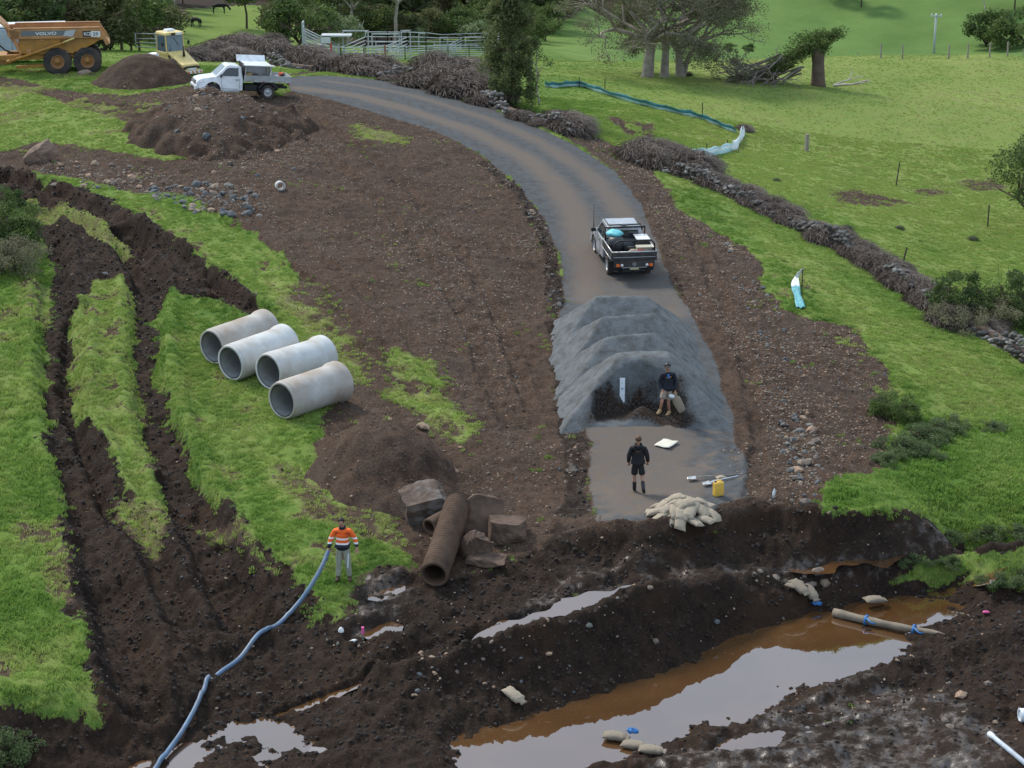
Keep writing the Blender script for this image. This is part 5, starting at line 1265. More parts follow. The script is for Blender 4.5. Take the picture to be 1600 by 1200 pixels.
# ------------------------------------------------------------------ people
def skin_obj(name, pts, edges, m, parent, sub=2, root=0):
    me = bpy.data.meshes.new(name); me.from_pydata([p[:3] for p in pts], edges, []); me.materials.append(m)
    o = link(bpy.data.objects.new(name, me), parent)
    md = o.modifiers.new('skin', 'SKIN'); md.use_smooth_shade = True; md.branch_smoothing = .6
    for i, p in enumerate(pts):
        sv_ = me.skin_vertices[0].data[i]; r = p[3]; sv_.radius = r if hasattr(r, '__len__') else (r, r); sv_.use_root = i == root
    s = o.modifiers.new('sub', 'SUBSURF'); s.levels = sub; s.render_levels = sub
    return o
def person(label, loc, yaw, J, skin, top, bottom, boots, hair, cap=None, shorts=False, boot_h=.2, holds=None, hood=False, sleeve_m=None, chest=.165):
    """J holds joint positions (x to the person's left, -y to where they look)"""
    t = thing('person', label, 'person', loc, yaw)
    V = {k: Vector(v) for k, v in J.items()}
    pel, chs, nk, hd = V['pelvis'], V['chest'], V['neck'], V['head']
    sp = (pel + chs) / 2
    P = []; E = []
    def p(v, r): P.append((*v, r)); return len(P) - 1
    i0 = p(pel, (.10, .085)); i1 = p(sp, (.105, .09)); i2 = p(chs, (.085, .065)); i3 = p(nk, .06); i4 = p(nk + (hd - nk) * .38, .062); i5 = p(hd + Vector((0, 0, -.03)), (.078, .09)); i6 = p(hd + Vector((0, .01, .055)), (.078, .092)); i7 = p(hd + Vector((0, .01, .115)), .045)
    E += [(i0, i1), (i1, i2), (i2, i3), (i3, i4), (i4, i5), (i5, i6), (i6, i7)]
    for s in 'lr':
        sh, el, wr, ha, hip, kn, an, toe = (V[k + s] for k in ('sh', 'el', 'wr', 'ha', 'hip', 'kn', 'an', 'toe'))
        a = p(sh + Vector((0, 0, -.03)), .045); b = p(el, .04); c = p(wr, .03); h = p(wr + (ha - wr) * .55, (.04, .022)); E += [(i2, a), (a, b), (b, c), (c, h)]
        d = (ha - wr).normalized(); sd = d.cross(Vector((0, 1, 0))).normalized() if abs(d.y) < .9 else Vector((1, 0, 0))
        for k in range(4):
            base_ = wr + (ha - wr) * .95 + sd * (k - 1.5) * .021; L = (.07, .085, .08, .06)[k]
            f1 = p(base_, .0115); f2 = p(base_ + d * L * .55, .0105); f3 = p(base_ + d * L * .85 + Vector((0, -.028, 0)), .009); E += [(h, f1), (f1, f2), (f2, f3)]
        sg = 1 if s == 'l' else -1
        t1 = p(wr + (ha - wr) * .5 + sd * -.045 * sg + Vector((0, -.02, 0)), .013); t2 = p(wr + (ha - wr) * .95 + sd * -.065 * sg + Vector((0, -.035, 0)), .011); E += [(h, t1), (t1, t2)]
        g = p(hip, .078); k_ = p(kn, .056); cf = p(kn + (an - kn) * .3, .054); aa = p(an, .038); tt = p(toe, .035); E += [(i0, g), (g, k_), (k_, cf), (cf, aa), (aa, tt)]
    skin_obj('body', P, E, skin, t)
    # face
    fd = Vector((0, -1, 0))
    m = MB(); m.tube([hd + Vector((0, -.085, .035)), hd + Vector((0, -.112, -.005)), hd + Vector((0, -.09, -.02))], [.010, .017, .012], 6); m.build('nose', skin, t)
    for sx in (-1, 1):
        MB().ell(hd + Vector((sx * .03, -.088, .03)), (.008, .006, .006), 8, 6).build('eye', BLACK, t)
        MB().ell(hd + Vector((sx * .085, .01, .01)), (.012, .022, .032), 8, 6).build('ear', skin, t)
    MB().ell(hd + Vector((0, -.084, -.05)), (.024, .01, .007), 8, 6).build('mouth', mat('lips', (.25, .08, .06), .6), t)
    h = MB(); h.ell(hd + Vector((0, .018, .055)), (.098, .11, .092), 16, 10)
    for i, q in enumerate(h.v):
        if q[1] < hd.y - .03 and q[2] < hd.z + .08: h.v[i] = (q[0] * .9, hd.y - .03 + (q[1] - hd.y + .03) * .2, max(q[2], hd.z + .06))
        else: h.v[i] = (q[0] + .004 * math.sin(i * 5), q[1], q[2] + .005 * math.sin(i * 3))
    h.build('hair', hair, t)
    if cap:
        c = MB(); c.ell(hd + Vector((0, .01, .075)), (.104, .116, .085), 16, 10)
        for i, q in enumerate(c.v): c.v[i] = (q[0], q[1], max(q[2], hd.z + .07))
        co = c.build('cap', cap, t)
        b = MB(); b.ell(hd + Vector((0, -.13, .072)), (.08, .085, .01), 14, 6); b.build('cap_brim', cap, co)
    # clothes
    P = []; E = []
    ib = p(pel + Vector((0, 0, -.13)), (chest + .02, chest - .01)); i0 = p(pel + Vector((0, 0, .03)), (chest + .02, chest - .01)); i1 = p(sp, (chest + .01, chest - .01)); i2 = p(chs, (chest + .035, chest)); i2b = p(chs + (nk - chs) * .5, (chest * .95, .135)); i3 = p(nk + Vector((0, 0, -.01)), .085); E += [(ib, i0), (i0, i1), (i1, i2), (i2, i2b), (i2b, i3)]
    for s in 'lr':
        sh, el, wr = V['sh' + s], V['el' + s], V['wr' + s]
        a = p(sh + Vector((0, 0, -.01)), .098); b = p(el, .076); c0 = p(wr - (wr - el).normalized() * .06, .06); c = p(wr - (wr - el).normalized() * .01, .056); E += [(i2b, a), (a, b), (b, c0), (c0, c)]
    skin_obj('top', P, E, top, t, root=2)
    P = []; E = []
    i0 = p(pel + Vector((0, 0, .1)), (.165, .145)); i1 = p(pel + Vector((0, 0, -.04)), (.17, .15)); E += [(i0, i1)]
    for s in 'lr':
        hip, kn, an = V['hip' + s], V['kn' + s], V['an' + s]
        a = p(hip + (kn - hip) * .14, .118); E.append((i1, a))
        if shorts: b = p(hip + (kn - hip) * .7, .108); b2 = p(hip + (kn - hip) * .86, .108); E += [(a, b), (b, b2)]
        else: b = p(kn, .092); c = p(kn + (an - kn) * .45, .084); d = p(kn + (an - kn) * .97, .082); E += [(a, b), (b, c), (c, d)]
    skin_obj('shorts' if shorts else 'trousers', P, E, bottom, t)
    for s in 'lr':
        an, toe, kn = V['an' + s], V['toe' + s], V['kn' + s]; P = []
        up_ = (kn - an).normalized(); heel = an + (an - toe) * .28 + Vector((0, 0, -.045))
        p(an + up_ * boot_h, .075 if boot_h > .15 else .066); p(an + up_ * .02, .066); p(an + (toe - an) * .55 + Vector((0, 0, -.03)), (.062, .055)); p(toe + (toe - an) * .1, .052); p(heel, .055)
        skin_obj('boot', P, [(0, 1), (1, 2), (2, 3), (1, 4)], boots, t, 2)
    if hood: MB().lathe([(.075, -.04), (.12, -.02), (.125, .05), (.09, .08), (.06, .03)], nk + Vector((0, .04, -.02)), (0, .35, 1), 16).build('hood', top, t)
    return t
def stand(h=1.8):
    k = h / 1.8; J = dict(pelvis=(0, 0, .97), chest=(0, 0, 1.36), neck=(0, .01, 1.52), head=(0, -.01, 1.665), shl=(.19, 0, 1.43), shr=(-.19, 0, 1.43), ell=(.25, .03, 1.15), elr=(-.25, .03, 1.15), wrl=(.27, -.03, .9), wrr=(-.27, -.03, .9),
      hal=(.27, -.05, .81), har=(-.27, -.05, .81), hipl=(.095, 0, .92), hipr=(-.095, 0, .92), knl=(.11, -.02, .5), knr=(-.11, -.02, .5), anl=(.12, .01, .085), anr=(-.12, .01, .085), toel=(.14, -.15, .045), toer=(-.14, -.15, .045))
    return {a: tuple(c * k for c in b) for a, b in J.items()}
# high visibility shirt: orange above, navy below, two reflective bands
def hivis():
    m, nt, b = new_mat('hivis_shirt'); tcn = nt.nodes.new('ShaderNodeTexCoord'); sp = nt.nodes.new('ShaderNodeSeparateXYZ'); nt.links.new(tcn.outputs['Object'], sp.inputs[0])
    z = sp.outputs['Z']; n = noise(nt, tcn.outputs['Object'], 9, 3)
    c = mixc(nt, (.008, .011, .022), mixc(nt, (.75, .105, .012), (.9, .16, .02), n), mth(nt, 'GREATER_THAN', z, 1.095))
    for lo, hi in ((1.09, 1.14), (1.225, 1.275)): c = mixc(nt, c, (.8, .8, .82), mth(nt, 'MULTIPLY', mth(nt, 'GREATER_THAN', z, lo), mth(nt, 'LESS_THAN', z, hi)))
    nt.links.new(c, b.inputs['Base Color']); b.inputs['Roughness'].default_value = .8
    return m
x, y, z = atg(537, 909)
J = stand(1.84); J.update(shl=(.2, 0, 1.46), shr=(-.2, 0, 1.45), elr=(-.32, -.02, 1.19), wrr=(-.37, -.12, .95), har=(-.385, -.15, .87), ell=(.34, .03, 1.22), wrl=(.40, -.04, .99), hal=(.41, -.08, .90), anl=(.17, .01, .085), toel=(.21, -.15, .045), knl=(.14, -.03, .5), anr=(-.14, -.05, .085), toer=(-.16, -.21, .045), head=(-.02, -.05, 1.695), neck=(0, -.01, 1.55))
man1 = person('man in an orange high visibility shirt standing on grass holding the blue hose', (x, y, z), R(-6), J, SKIN, hivis(), PANTG, BOOTM, HAIR, chest=.185)
MB().box((.165, -.13, .62), (.035, .012, .42), (R(4), R(4), 0)).build('trouser_stripe', CLOTHW, man1)
MB().lathe([(.085, -.03), (.1, 0), (.095, .05), (.075, .06), (.075, -.03)], (0, 0, 1.53), (0, -.2, 1), 16).build('collar', NAVY, man1)
M1 = Matrix.Translation(man1.location) @ Euler((0, 0, R(-6))).to_matrix().to_4x4()
hnd = M1 @ Vector((-.385, -.16, .86))
hp_ = [hnd + Vector((.02, .03, .05)), hnd]
pts3 = [(503, 885, .72), (486, 915, .45), (464, 945, .26), (434, 978, .17), (405, 1004, .14), (375, 1028, .12), (345, 1050, .06), (330, 1066, -.05), (317, 1082, .08), (302, 1112, .14), (283, 1145, .14), (262, 1177, .12), (240, 1212, .1), (222, 1245, .1)]
for u, v, h_ in pts3:
    x, y = at(u, v, h_); hp_.append(Vector((x, y, max(float(base(x, y)) + h_, W0 + h_, ground(x, y) + (.1 if h_ > .07 else -.05)))))
def smooth_path(pts, n=6):
    out = []
    for i in range(len(pts) - 1):
        p0, p1, p2, p3 = pts[max(i - 1, 0)], pts[i], pts[i + 1], pts[min(i + 2, len(pts) - 1)]
        for k in range(n):
            s = k / n; out.append(.5 * ((2 * p1) + (p2 - p0) * s + (2 * p0 - 5 * p1 + 4 * p2 - p3) * s * s + (3 * p1 - p0 - 3 * p2 + p3) * s ** 3))
    return out + [pts[-1]]
hl = smooth_path(hp_)
for i in range(20, len(hl)):
    if not 40 < i < 56: hl[i].z = max(hl[i].z, ground(hl[i].x, hl[i].y) + .07)
tag(MB().tube(hl, [.05 if i < 4 else .075 for i in range(len(hl))], 10, flat=.8).build('hose', HOSE), 'long blue grey hose from the orange shirted man down into the muddy cut', 'hose')

x, y, z = atg(996, 770)
J = stand(1.8); J.update(knr=(-.13, -.02, .52), anr=(-.18, .3, .24), toer=(-.2, .22, .1), knl=(.1, -.08, .5), anl=(.09, -.1, .085), toel=(.10, -.26, .045), ell=(.27, .02, 1.17), elr=(-.27, .0, 1.17), wrl=(.28, -.1, .93), wrr=(-.29, -.12, .95), hal=(.27, -.14, .85), har=(-.28, -.16, .87))
man2 = person('man in a black hooded top, black shorts and gumboots walking away on the gravel', (x, y, z), R(176), J, SKIN2, BLACKC, BLACKC, BOOTB, HAIRB, shorts=True, boot_h=.3, hood=True, chest=.19)
x, y, z = atg(1042, 652)
zt = z + .05
J = stand(1.8); J.update(pelvis=(0, 0, .95), hipr=(-.1, -.02, .92), knr=(-.2, -.2, .57), anr=(-.25, -.1, .2), toer=(-.36, -.2, .15), hipl=(.09, 0, .9), knl=(.03, -.06, .48), anl=(.09, .02, .085), toel=(-.05, -.08, .045),
   elr=(-.27, -.0, 1.16), wrr=(-.2, -.14, .95), har=(-.18, -.2, .9), ell=(.25, .02, 1.14), wrl=(.24, -.1, .88), hal=(.24, -.14, .8), chest=(.0, 0, 1.34), head=(-.02, -.02, 1.65))
man3 = person('man in a cap, navy jumper and khaki shorts with an empty sack in his hand', (x, y, zt), R(4), J, SKIN2, NAVY, KHAKI, BOOTT, HAIR, cap=BLACK, shorts=True, boot_h=.12, chest=.18)
MB().add([(-.035, -.128, 1.46), (.035, -.128, 1.46), (.03, -.142, 1.33), (-.03, -.142, 1.33)], [(0, 3, 2, 1)]).build('blue_shirt_front', BLUE, man3)
o = put('empty_sack', BAGM[3], 'empty tan sack hanging from the left hand of the man in the cap', 'sack', (0, 0, 0), scale=(1.15, .9, .35))
M3 = Matrix.Translation(man3.location) @ Euler((0, 0, R(4))).to_matrix().to_4x4()
o.location = M3 @ Vector((.36, -.17, .48)); o.rotation_euler = (Matrix.Rotation(R(4), 3, 'Z') @ Matrix.Rotation(R(-66) , 3, 'Y') @ Matrix.Rotation(R(75), 3, 'X')).to_euler(); o.rotation_euler = (Matrix.Rotation(R(172), 3, 'Z') @ Matrix.Rotation(R(-64), 3, 'Y') @ Matrix.Rotation(R(80), 3, 'X')).to_euler()
gl = put('glove', MB().ell((0, 0, 0), (.11, .05, .07), 12, 8).mesh('glove', CLOTHW), 'white glove tucked at the hip of the man in the cap', 'glove', M3 @ Vector((.12, -.16, .72)), (0, .3, .1))

# ------------------------------------------------------------------ silt fences, posts, pole
def silt(label, px, h, mats, posts, sag=.06, seed=1):
    rnd = random.Random(seed); w = [atg(u, v) for u, v in px]; x0, y0, z0 = w[0]
    t = thing('silt_fence', label, 'silt fence', (x0, y0, z0))
    P = smooth_path([Vector(q) - Vector((x0, y0, z0)) for q in w], 5); m = MB(); k = 0; n = len(P)
    for i, q in enumerate(P):
        d = (P[min(i + 1, n - 1)] - P[max(i - 1, 0)]).normalized(); nn = Vector((-d.y, d.x, 0)); hh = h * (1 - .22 * abs(math.sin(i * .9)) - sag)
        for j in range(5):
            s = j / 4; m.v.append(tuple(q + nn * (.07 * math.sin(i * 1.3 + j * .8) + .12 * (1 - s)) + Vector((0, 0, -.03 + hh * s))))
    for i in range(n - 1):
        for j in range(4):
            m.f.append((i * 5 + j, (i + 1) * 5 + j, (i + 1) * 5 + j + 1, i * 5 + j + 1)); m.sm.append(True); m.m.append(mats[1](i / n, j))
    o = m.build('cloth', mats[0], t); so = o.modifiers.new('t', 'SOLIDIFY'); so.thickness = .008
    for u, v, hh in posts:
        x, y, z = atg(u, v); MB().box((x - x0, y - y0, z - z0 + hh / 2 - .05), (.05, .05, hh)).build('stake', POSTR, t)
    return t
silt('long green silt fence with a pale lower band crossing the paddock', [(852, 140), (872, 141), (905, 140), (945, 152), (1000, 168), (1050, 180), (1093, 190), (1120, 200), (1150, 212)], .5, ([TEAL, TEALL], lambda t, j: 1 if j < 2 else 0), [(945, 150, 1.0), (1097, 190, 1.1), (905, 140, .7)])
silt('short pale teal end of silt fence folding back towards the road', [(1160, 212), (1150, 232), (1136, 240), (1110, 246), (1082, 247)], .62, ([TEALL, CLOTHW], lambda t, j: 1 if (t < .35 or j == 2) else 0), [(1160, 214, .7), (1136, 238, .7), (1104, 244, .7), (1080, 248, .6)], seed=3)
x, y, z = atg(1105, 253); m = MB(); m.tube([(-.9, .1, .05), (-.3, 0, .12), (.2, -.1, .08), (.35, -.1, .03)], [.08, .12, .08, .02], 8, flat=.5); put('cloth_end', m.mesh('cloth_end', TEALL), 'loose rolled end of teal cloth below the short silt fence', 'cloth', (x, y, z))
# torn scrap standing on the verge grass
sx, sy, sz = atg(1250, 488); t = thing('torn_silt_cloth', 'torn twisted strip of pale teal cloth standing on the verge grass', 'cloth strip', (sx, sy, sz))
cent = []
for u, v, h_ in [(1251, 486, .04), (1248, 474, .08), (1244, 462, .1), (1242, 450, .22), (1245, 444, .32), (1253, 452, .75)]:
    x, y = at(u, v); cent.append(Vector((x - sx, y - sy, ground(x, y) - sz + h_)))
cent = smooth_path(cent, 4); m = MB(); n = len(cent)
for i, q in enumerate(cent):
    w_ = .17 * (1 - .75 * (i / (n - 1)) ** 3) + .02 * math.sin(i * .8)
    for j in range(5): m.v.append((q.x + (j - 2) * w_ * .5, q.y + .03 * math.sin(j * 2 + i * .4), q.z + .04 * math.sin(j * 2.4 + i * .3) + .05))
for i in range(n - 1):
    for j in range(4): m.f.append((i * 5 + j, i * 5 + j + 1, (i + 1) * 5 + j + 1, (i + 1) * 5 + j)); m.sm.append(True); m.m.append(1 if i > n * .45 else 0)
o = m.build('cloth', [mat('mid_teal_cloth', (.12, .36, .4), .7, var=.35), CLOTHW], t); so = o.modifiers.new('t', 'SOLIDIFY'); so.thickness = .008
MB().box((cent[-1].x, cent[-1].y, cent[-1].z - .45), (.04, .04, 1.0)).build('stake', POSTR, t)
for u, v, h, w_, m_, lb, rx in [(1260, 238, 1.05, .2, WOODG, 'short thick grey wooden post standing alone in the paddock', 0), (1400, 292, 1.4, .055, POSTR, 'thin rusty picket leaning slightly above the bare patches in the paddock', R(6)),
     (1543, 356, 1.2, .055, POSTR, 'thin rusty picket nearest the right tree in the paddock', 0), (1411, 412, .75, .06, POSTR, 'crooked dark stake behind the stone wall', R(12)), (790, 104, 1.6, .06, POSTR, 'dark picket in the grass before the cattle yard', 0)]:
    x, y, z = atg(u, v); m = MB(); m.box((0, 0, h / 2 - .05), (w_, w_, h), taper=.9)
    if w_ > .1: m.tube([(-.09, -.1, h * .8), (.09, -.1, h * .8)], .01, 4)
    put('fence_post', m.mesh('fence_post', m_), lb, 'post', (x, y, z), (0, rx, .3))
x, y, z = atg(1459, 86)
sc_ = 1.0; t = thing('power_pole', 'pale power pole with a short crossarm at the foot of the far hill', 'power pole', (x, y, z - 1))
hh = 62 / F_PX * y + 1
MB().tube([(0, 0, 0), (0, 0, hh)], [.26, .19], 10).build('pole', mat('pole_grey', (.45, .48, .5), .8), t); MB().box((0, -.25, hh - .5), (2.2, .2, .25)).build('crossarm', GALV, t)
for k in (-1, 0, 1): MB().lathe([(.08, 0), (.12, .1), (.05, .35), (.01, .36)], (k * .9, -.25, hh - .38), n=8).build('insulator', CLOTHW, t)
rnd = random.Random(9)
for k, u in enumerate([1228, 1340, 1376, 1410, 1482, 1512, 1546, 1574, 1598]):
    x, y, z = atg(u, 90); MB_ = MB().box((0, 0, .55), (.12, .12, 1.25), taper=.9)
    put('fence_post', MB_.mesh('fence_post', WOODG), ['first','second','third','fourth','fifth','sixth','seventh','eighth','ninth'][k] + ' dark fence post from the left on the brow of the paddock', 'post', (x, y, z), (rnd.uniform(-.05, .05), rnd.uniform(-.05, .05), 0), group='fence posts along the brow of the paddock')

# ------------------------------------------------------------------ cattle yard
def rail_panel(name, a, b, h, nr, parent, o, m=GALV):
    a, b = Vector(a) - o, Vector(b) - o; mb = MB()
    for s in (0, 1):
        q = a.lerp(b, s); mb.box((q.x, q.y, q.z + h / 2), (.09, .09, h))
    for k in range(nr):
        z = Vector((0, 0, .16 + (h - .2) * k / (nr - 1))); mb.tube([a + z, b + z], .042, 6)
    return mb.build(name, m, parent)
us = [533, 569, 602, 633, 666, 700, 733, 764]
x0, y0, z0 = atg(533, 94); o0 = Vector((x0, y0, z0)); yard = thing('cattle_yard', 'galvanised steel cattle yard of rail panels beyond the road', 'cattle yard', (x0, y0, z0))
RUSTP = mat('rusty_red_post', (.3, .09, .06), .7)
prev = None; W = []
for k, u in enumerate(us): x, y, z = atg(u, 94 - .1 * k); W.append(Vector((x, y, z)))
for k in range(len(W) - 1):
    rail_panel('rail_panel', W[k], W[k + 1], 1.42, 6, yard, o0)
back = [w + Vector((1.5, 9, (base(w.x + 1.5, w.y + 9) - w.z) * .4)) for w in W]
for k in range(len(W) - 1):
    rail_panel('rail_panel', back[k], back[k + 1], 1.9, 5, yard, o0)
for k in (0, 2, 5, 7): rail_panel('rail_panel', W[k], back[k], 1.45, 5, yard, o0)
for k in (1, 4):
    q = W[k].lerp(back[k], .5); rail_panel('rail_panel', q, W[k + 1].lerp(back[k + 1], .5), 1.45, 5, yard, o0)
for (k, wd, hh_) in [(2.75, .8, 2.45), (3.55, .75, 2.35), (4.6, .9, 2.0), (0, 2.2, 2.5), (1.3, 2.4, 2.2)]:
    i = int(k); q = W[i].lerp(W[min(i + 1, len(W) - 1)], k - i) + Vector((0, 2.5, 0)) - o0; mb = MB()
    mb.box((q.x, q.y, q.z + hh_ / 2), (.1, .1, hh_)); mb.box((q.x + wd, q.y, q.z + hh_ / 2), (.1, .1, hh_)); mb.box((q.x + wd / 2, q.y, q.z + hh_), (wd + .1, .1, .1)); mb.build('gate_frame', GALV, yard)
q = W[0] - o0; MB().box((q.x - .5, q.y + 2, q.z + 2.2), (2.6, 1.4, .12)).build('crush_roof', GALV, yard); MB().box((q.x - 1.4, q.y + 1.4, q.z + 1.9), (.8, .2, .6)).build('crush_side', mat('white_sheet', (.6, .62, .62), .5), yard)
MB().box((q.x - .85, q.y + .1, q.z + .9), (.14, .12, 1.7)).build('red_post', RED, yard); q2 = W[2] - o0; MB().box((q2.x, q2.y - .06, q2.z + .75), (.14, .1, 1.6)).build('rusty_post', RUSTP, yard)
q = W[6] - o0; mb = MB(); mb.tube([q + Vector((-.4, .1, 0)), q + Vector((-.4, .1, 2.3)), q + Vector((2.2, .1, 2.35)), q + Vector((2.2, .1, 0))], .06, 6); mb.build('tall_gate_frame', GALV, yard)
MB().box((q.x + 2.2, q.y, q.z + 1.1), (.14, .12, 2.2)).build('rusty_post', RUSTP, yard); mb = MB()
for k in (0, 1): mb.box((q2.x - 2 + k * 1.3, q2.y - .07, q2.z + .5), (.7, .03, .5))
mb.build('white_sign', WLENS, yard)
rail_panel('rail_panel', W[0] + Vector((-2.3, .5, .3)), W[0], 1.4, 6, yard, o0)
# loading ramp
x, y, z = atg(500, 92); t = thing('loading_ramp', 'galvanised cattle loading ramp rising to the left of the yard', 'ramp', (x, y, z)); mb = MB()
for s in (0, 1.1):
    for k in range(6):
        zz = .15 + k * .26; mb.tube([(1.6, s, zz - .1), (-1.35, s, zz + 1.35)], .045, 6)
    for xx, zb in ((1.6, 0), (.1, .75), (-1.35, 1.3)): mb.box((xx, s, zb / 2 + .8), (.09, .09, zb + 1.5))
mb.build('side_rail', GALV, t)
mb = MB()
for s in (0, 1.1): mb.box((-1.45, s, 1.75), (.12, .12, 3.5))
for zz in (1.5, 2.3, 3.0, 3.45): mb.box((-1.45, .55, zz), (.1, 1.1, .08))
mb.build('end_frame', GALV, t)
MB().box((.15, .55, .7), (3.2, 1.0, .12), (0, R(26), 0)).build('ramp_floor', mat('ramp_sheet', (.5, .55, .6), .5), t)
# farm fence and gate left of the yard
x, y, z = atg(355, 80); t = thing('farm_fence', 'old timber and mesh farm fence behind the white ute', 'fence', (x, y, z)); pv = None
for k, u in enumerate([330, 342, 356, 372]):
    xx, yy, zz = atg(u, 82); p_ = Vector((xx - x, yy - y, zz - z)); MB().box((p_.x, p_.y, p_.z + .6), (.18, .18, 1.3)).build('post', BARKD, t)
    if pv is not None: MB().box(((p_.x + pv.x) / 2, (p_.y + pv.y) / 2, (p_.z + pv.z) / 2 + .95), ((p_ - pv).length, .08, .1), (0, 0, math.atan2(p_.y - pv.y, p_.x - pv.x))).build('rail', WOODG, t)
    pv = p_
x, y, z = atg(213, 85); t = thing('farm_gate', 'pale steel farm gate behind the yellow roller', 'gate', (x, y, z)); mb = MB()
for zz in (.3, .6, .9, 1.25): mb.tube([(0, 0, zz), (2.8, .4, zz - .1)], .035, 6)
for xx in (0, 1.4, 2.8): mb.tube([(xx, xx / 7, .2), (xx, xx / 7, 1.3)], .035, 6)
mb.build('gate_rails', GALV, t)
# cattle far off
def cow(label, u, v, sc, yaw):
    x, y, z = atg(u, v); t = thing('cow', label, 'cow', (x, y, z), yaw, scale=sc); P = [(0, 0, 1.05, .3), (.55, 0, 1.1, .3), (-.6, 0, 1.1, .28), (.95, 0, 1.05, .16), (1.2, 0, .7, .13), (1.35, 0, .45, .09)]; E = [(0, 1), (0, 2), (1, 3), (3, 4), (4, 5)]
    for i, xx in ((1, .55), (2, -.65)):
        for s in (-1, 1):
            n = len(P); P += [(xx, s * .17, .8, .12), (xx + (.05 if xx > 0 else -.06), s * .17, .42, .07), (xx, s * .17, .05, .06)]; E += [(i, n), (n, n + 1), (n + 1, n + 2)]
    n = len(P); P += [(-.9, 0, 1.1, .04), (-.98, 0, .6, .03)]; E += [(2, n), (n, n + 1)]
    P += [(1.1, .12, .95, .03), (1.1, -.12, .95, .03)]; E += [(3, n + 2), (3, n + 3)]
    skin_obj('body', P, E, COWB, t, 1); return t
cow('black cow grazing near the top edge of the far paddock', 343, 26, 1.3, .2)
cow('black cow lower on the slope left of the other', 306, 42, 1.1, 2.6)
# ------------------------------------------------------------------ stones
def rock_mesh(name, seed, m, sub=1, flat=.7):
    import bmesh
    rnd = random.Random(seed); bm = bmesh.new(); bmesh.ops.create_icosphere(bm, subdivisions=sub, radius=.5)
    sh = [Vector((rnd.uniform(-1, 1), rnd.uniform(-1, 1), rnd.uniform(-.8, .8))).normalized() for _ in range(7)]
    sc = (rnd.uniform(.85, 1.25), rnd.uniform(.7, 1.0), rnd.uniform(.5, .8) * flat / .7)
    for v in bm.verts:
        for s_ in sh:
            d = v.co.dot(s_) - .31
            if d > 0: v.co -= s_ * d * .85
        v.co *= 1 + rnd.uniform(-.07, .07)
        v.co = Vector((v.co.x * sc[0], v.co.y * sc[1], v.co.z * sc[2]))
    me = bpy.data.meshes.new(name); bm.to_mesh(me); bm.free(); me.materials.append(m)
    return me
def rock_mat(name, c1, c2, c3):
    m, nt, b = new_mat(name); oi = nt.nodes.new('ShaderNodeObjectInfo'); tcn = nt.nodes.new('ShaderNodeTexCoord')
    r = nt.nodes.new('ShaderNodeValToRGB'); r.color_ramp.interpolation = 'CONSTANT'; e = r.color_ramp.elements; e[0].color = (*c1, 1); e[1].position = .4; e[1].color = (*c2, 1); x = e.new(.75); x.color = (*c3, 1)
    nt.links.new(oi.outputs['Random'], r.inputs[0]); n = noise(nt, tcn.outputs['Object'], 4, 4, .7)
    c = mixc(nt, r.outputs[0], (.04, .03, .025), mth(nt, 'MULTIPLY', mrange(nt, n, .5, .75), .7)); nt.links.new(c, b.inputs['Base Color']); b.inputs['Roughness'].default_value = .9
    return m
RB = rock_mat('brown_rock', (.26, .19, .135), (.17, .135, .11), (.33, .22, .15))
RG = rock_mat('grey_rock', (.11, .12, .128), (.17, .165, .15), (.085, .085, .085))
RW = rock_mat('wall_stone', (.15, .142, .13), (.1, .095, .088), (.24, .23, .215))
ROCKB = [rock_mesh('rock', s, RB) for s in range(6)]; ROCKG = [rock_mesh('rock', 20 + s, RG) for s in range(6)]
WST = [rock_mesh('stone', 40 + s, RW, 1, .8) for s in range(6)]
def pt_in(poly, rnd):
    xs = [p[0] for p in poly]; ys = [p[1] for p in poly]
    while 1:
        x, y = rnd.uniform(min(xs), max(xs)), rnd.uniform(min(ys), max(ys)); c = False; n = len(poly)
        for i in range(n):
            (ax, ay), (bx, by) = poly[i], poly[(i + 1) % n]
            if (ay > y) != (by > y) and x < ax + (y - ay) * (bx - ax) / (by - ay): c = not c
        if c: return x, y
ALLR = []
def rocks(poly, n, smin_, smax_, pal, label, group, seed, bias=2.2):
    rnd = random.Random(seed); pw = poly_w(poly); L = []
    for k in range(n):
        x, y = pt_in(pw, rnd); L.append((x, y, smin_ + (smax_ - smin_) * rnd.random() ** bias))
    zs = np.array([topz(x, y) for x, y, _ in L])
    for (x, y, s), z in zip(L, zs):
        ALLR.append((s / y, rnd.choice(pal), label, (x, y, z + s * rnd.uniform(-.08, .12)), (rnd.uniform(-.5, .5), rnd.uniform(-.5, .5), rnd.uniform(0, 6.3)), (s, s, s * rnd.uniform(.7, 1.1)), group))
rocks([(340,285),(400,300),(420,318),(395,345),(300,335),(240,318),(200,300),(260,290)], 135, .2, .62, ROCKG + [ROCKB[0]], 'grey stone in the rubble strip below the broad soil heap', 'grey stones in the rubble strip', 1)
rocks([(60,240),(150,250),(260,268),(230,300),(150,300),(70,285)], 65, .18, .6, ROCKB + [ROCKG[0]], 'brown stone at the left end of the rubble strip', 'brown stones at the left end of the rubble strip', 2)
rocks([(1215,655),(1262,650),(1285,700),(1275,780),(1240,800),(1225,740)], 100, .14, .42, ROCKB[:4] + ROCKG, 'stone in the spill of rubble down the right verge', 'stones spilled down the right verge', 3)
rocks([(1130,370),(1180,430),(1230,500),(1260,600),(1230,650),(1195,540),(1150,450)], 80, .12, .38, ROCKG + ROCKB[:2], 'grey stone in the line along the upper right verge', 'stones along the upper right verge', 4)
rocks([(230,200),(330,165),(440,200),(470,270),(380,290),(260,235)], 70, .14, .5, ROCKB + ROCKG[:2], 'stone on the face of the broad soil heap', 'stones on the broad soil heap', 5)
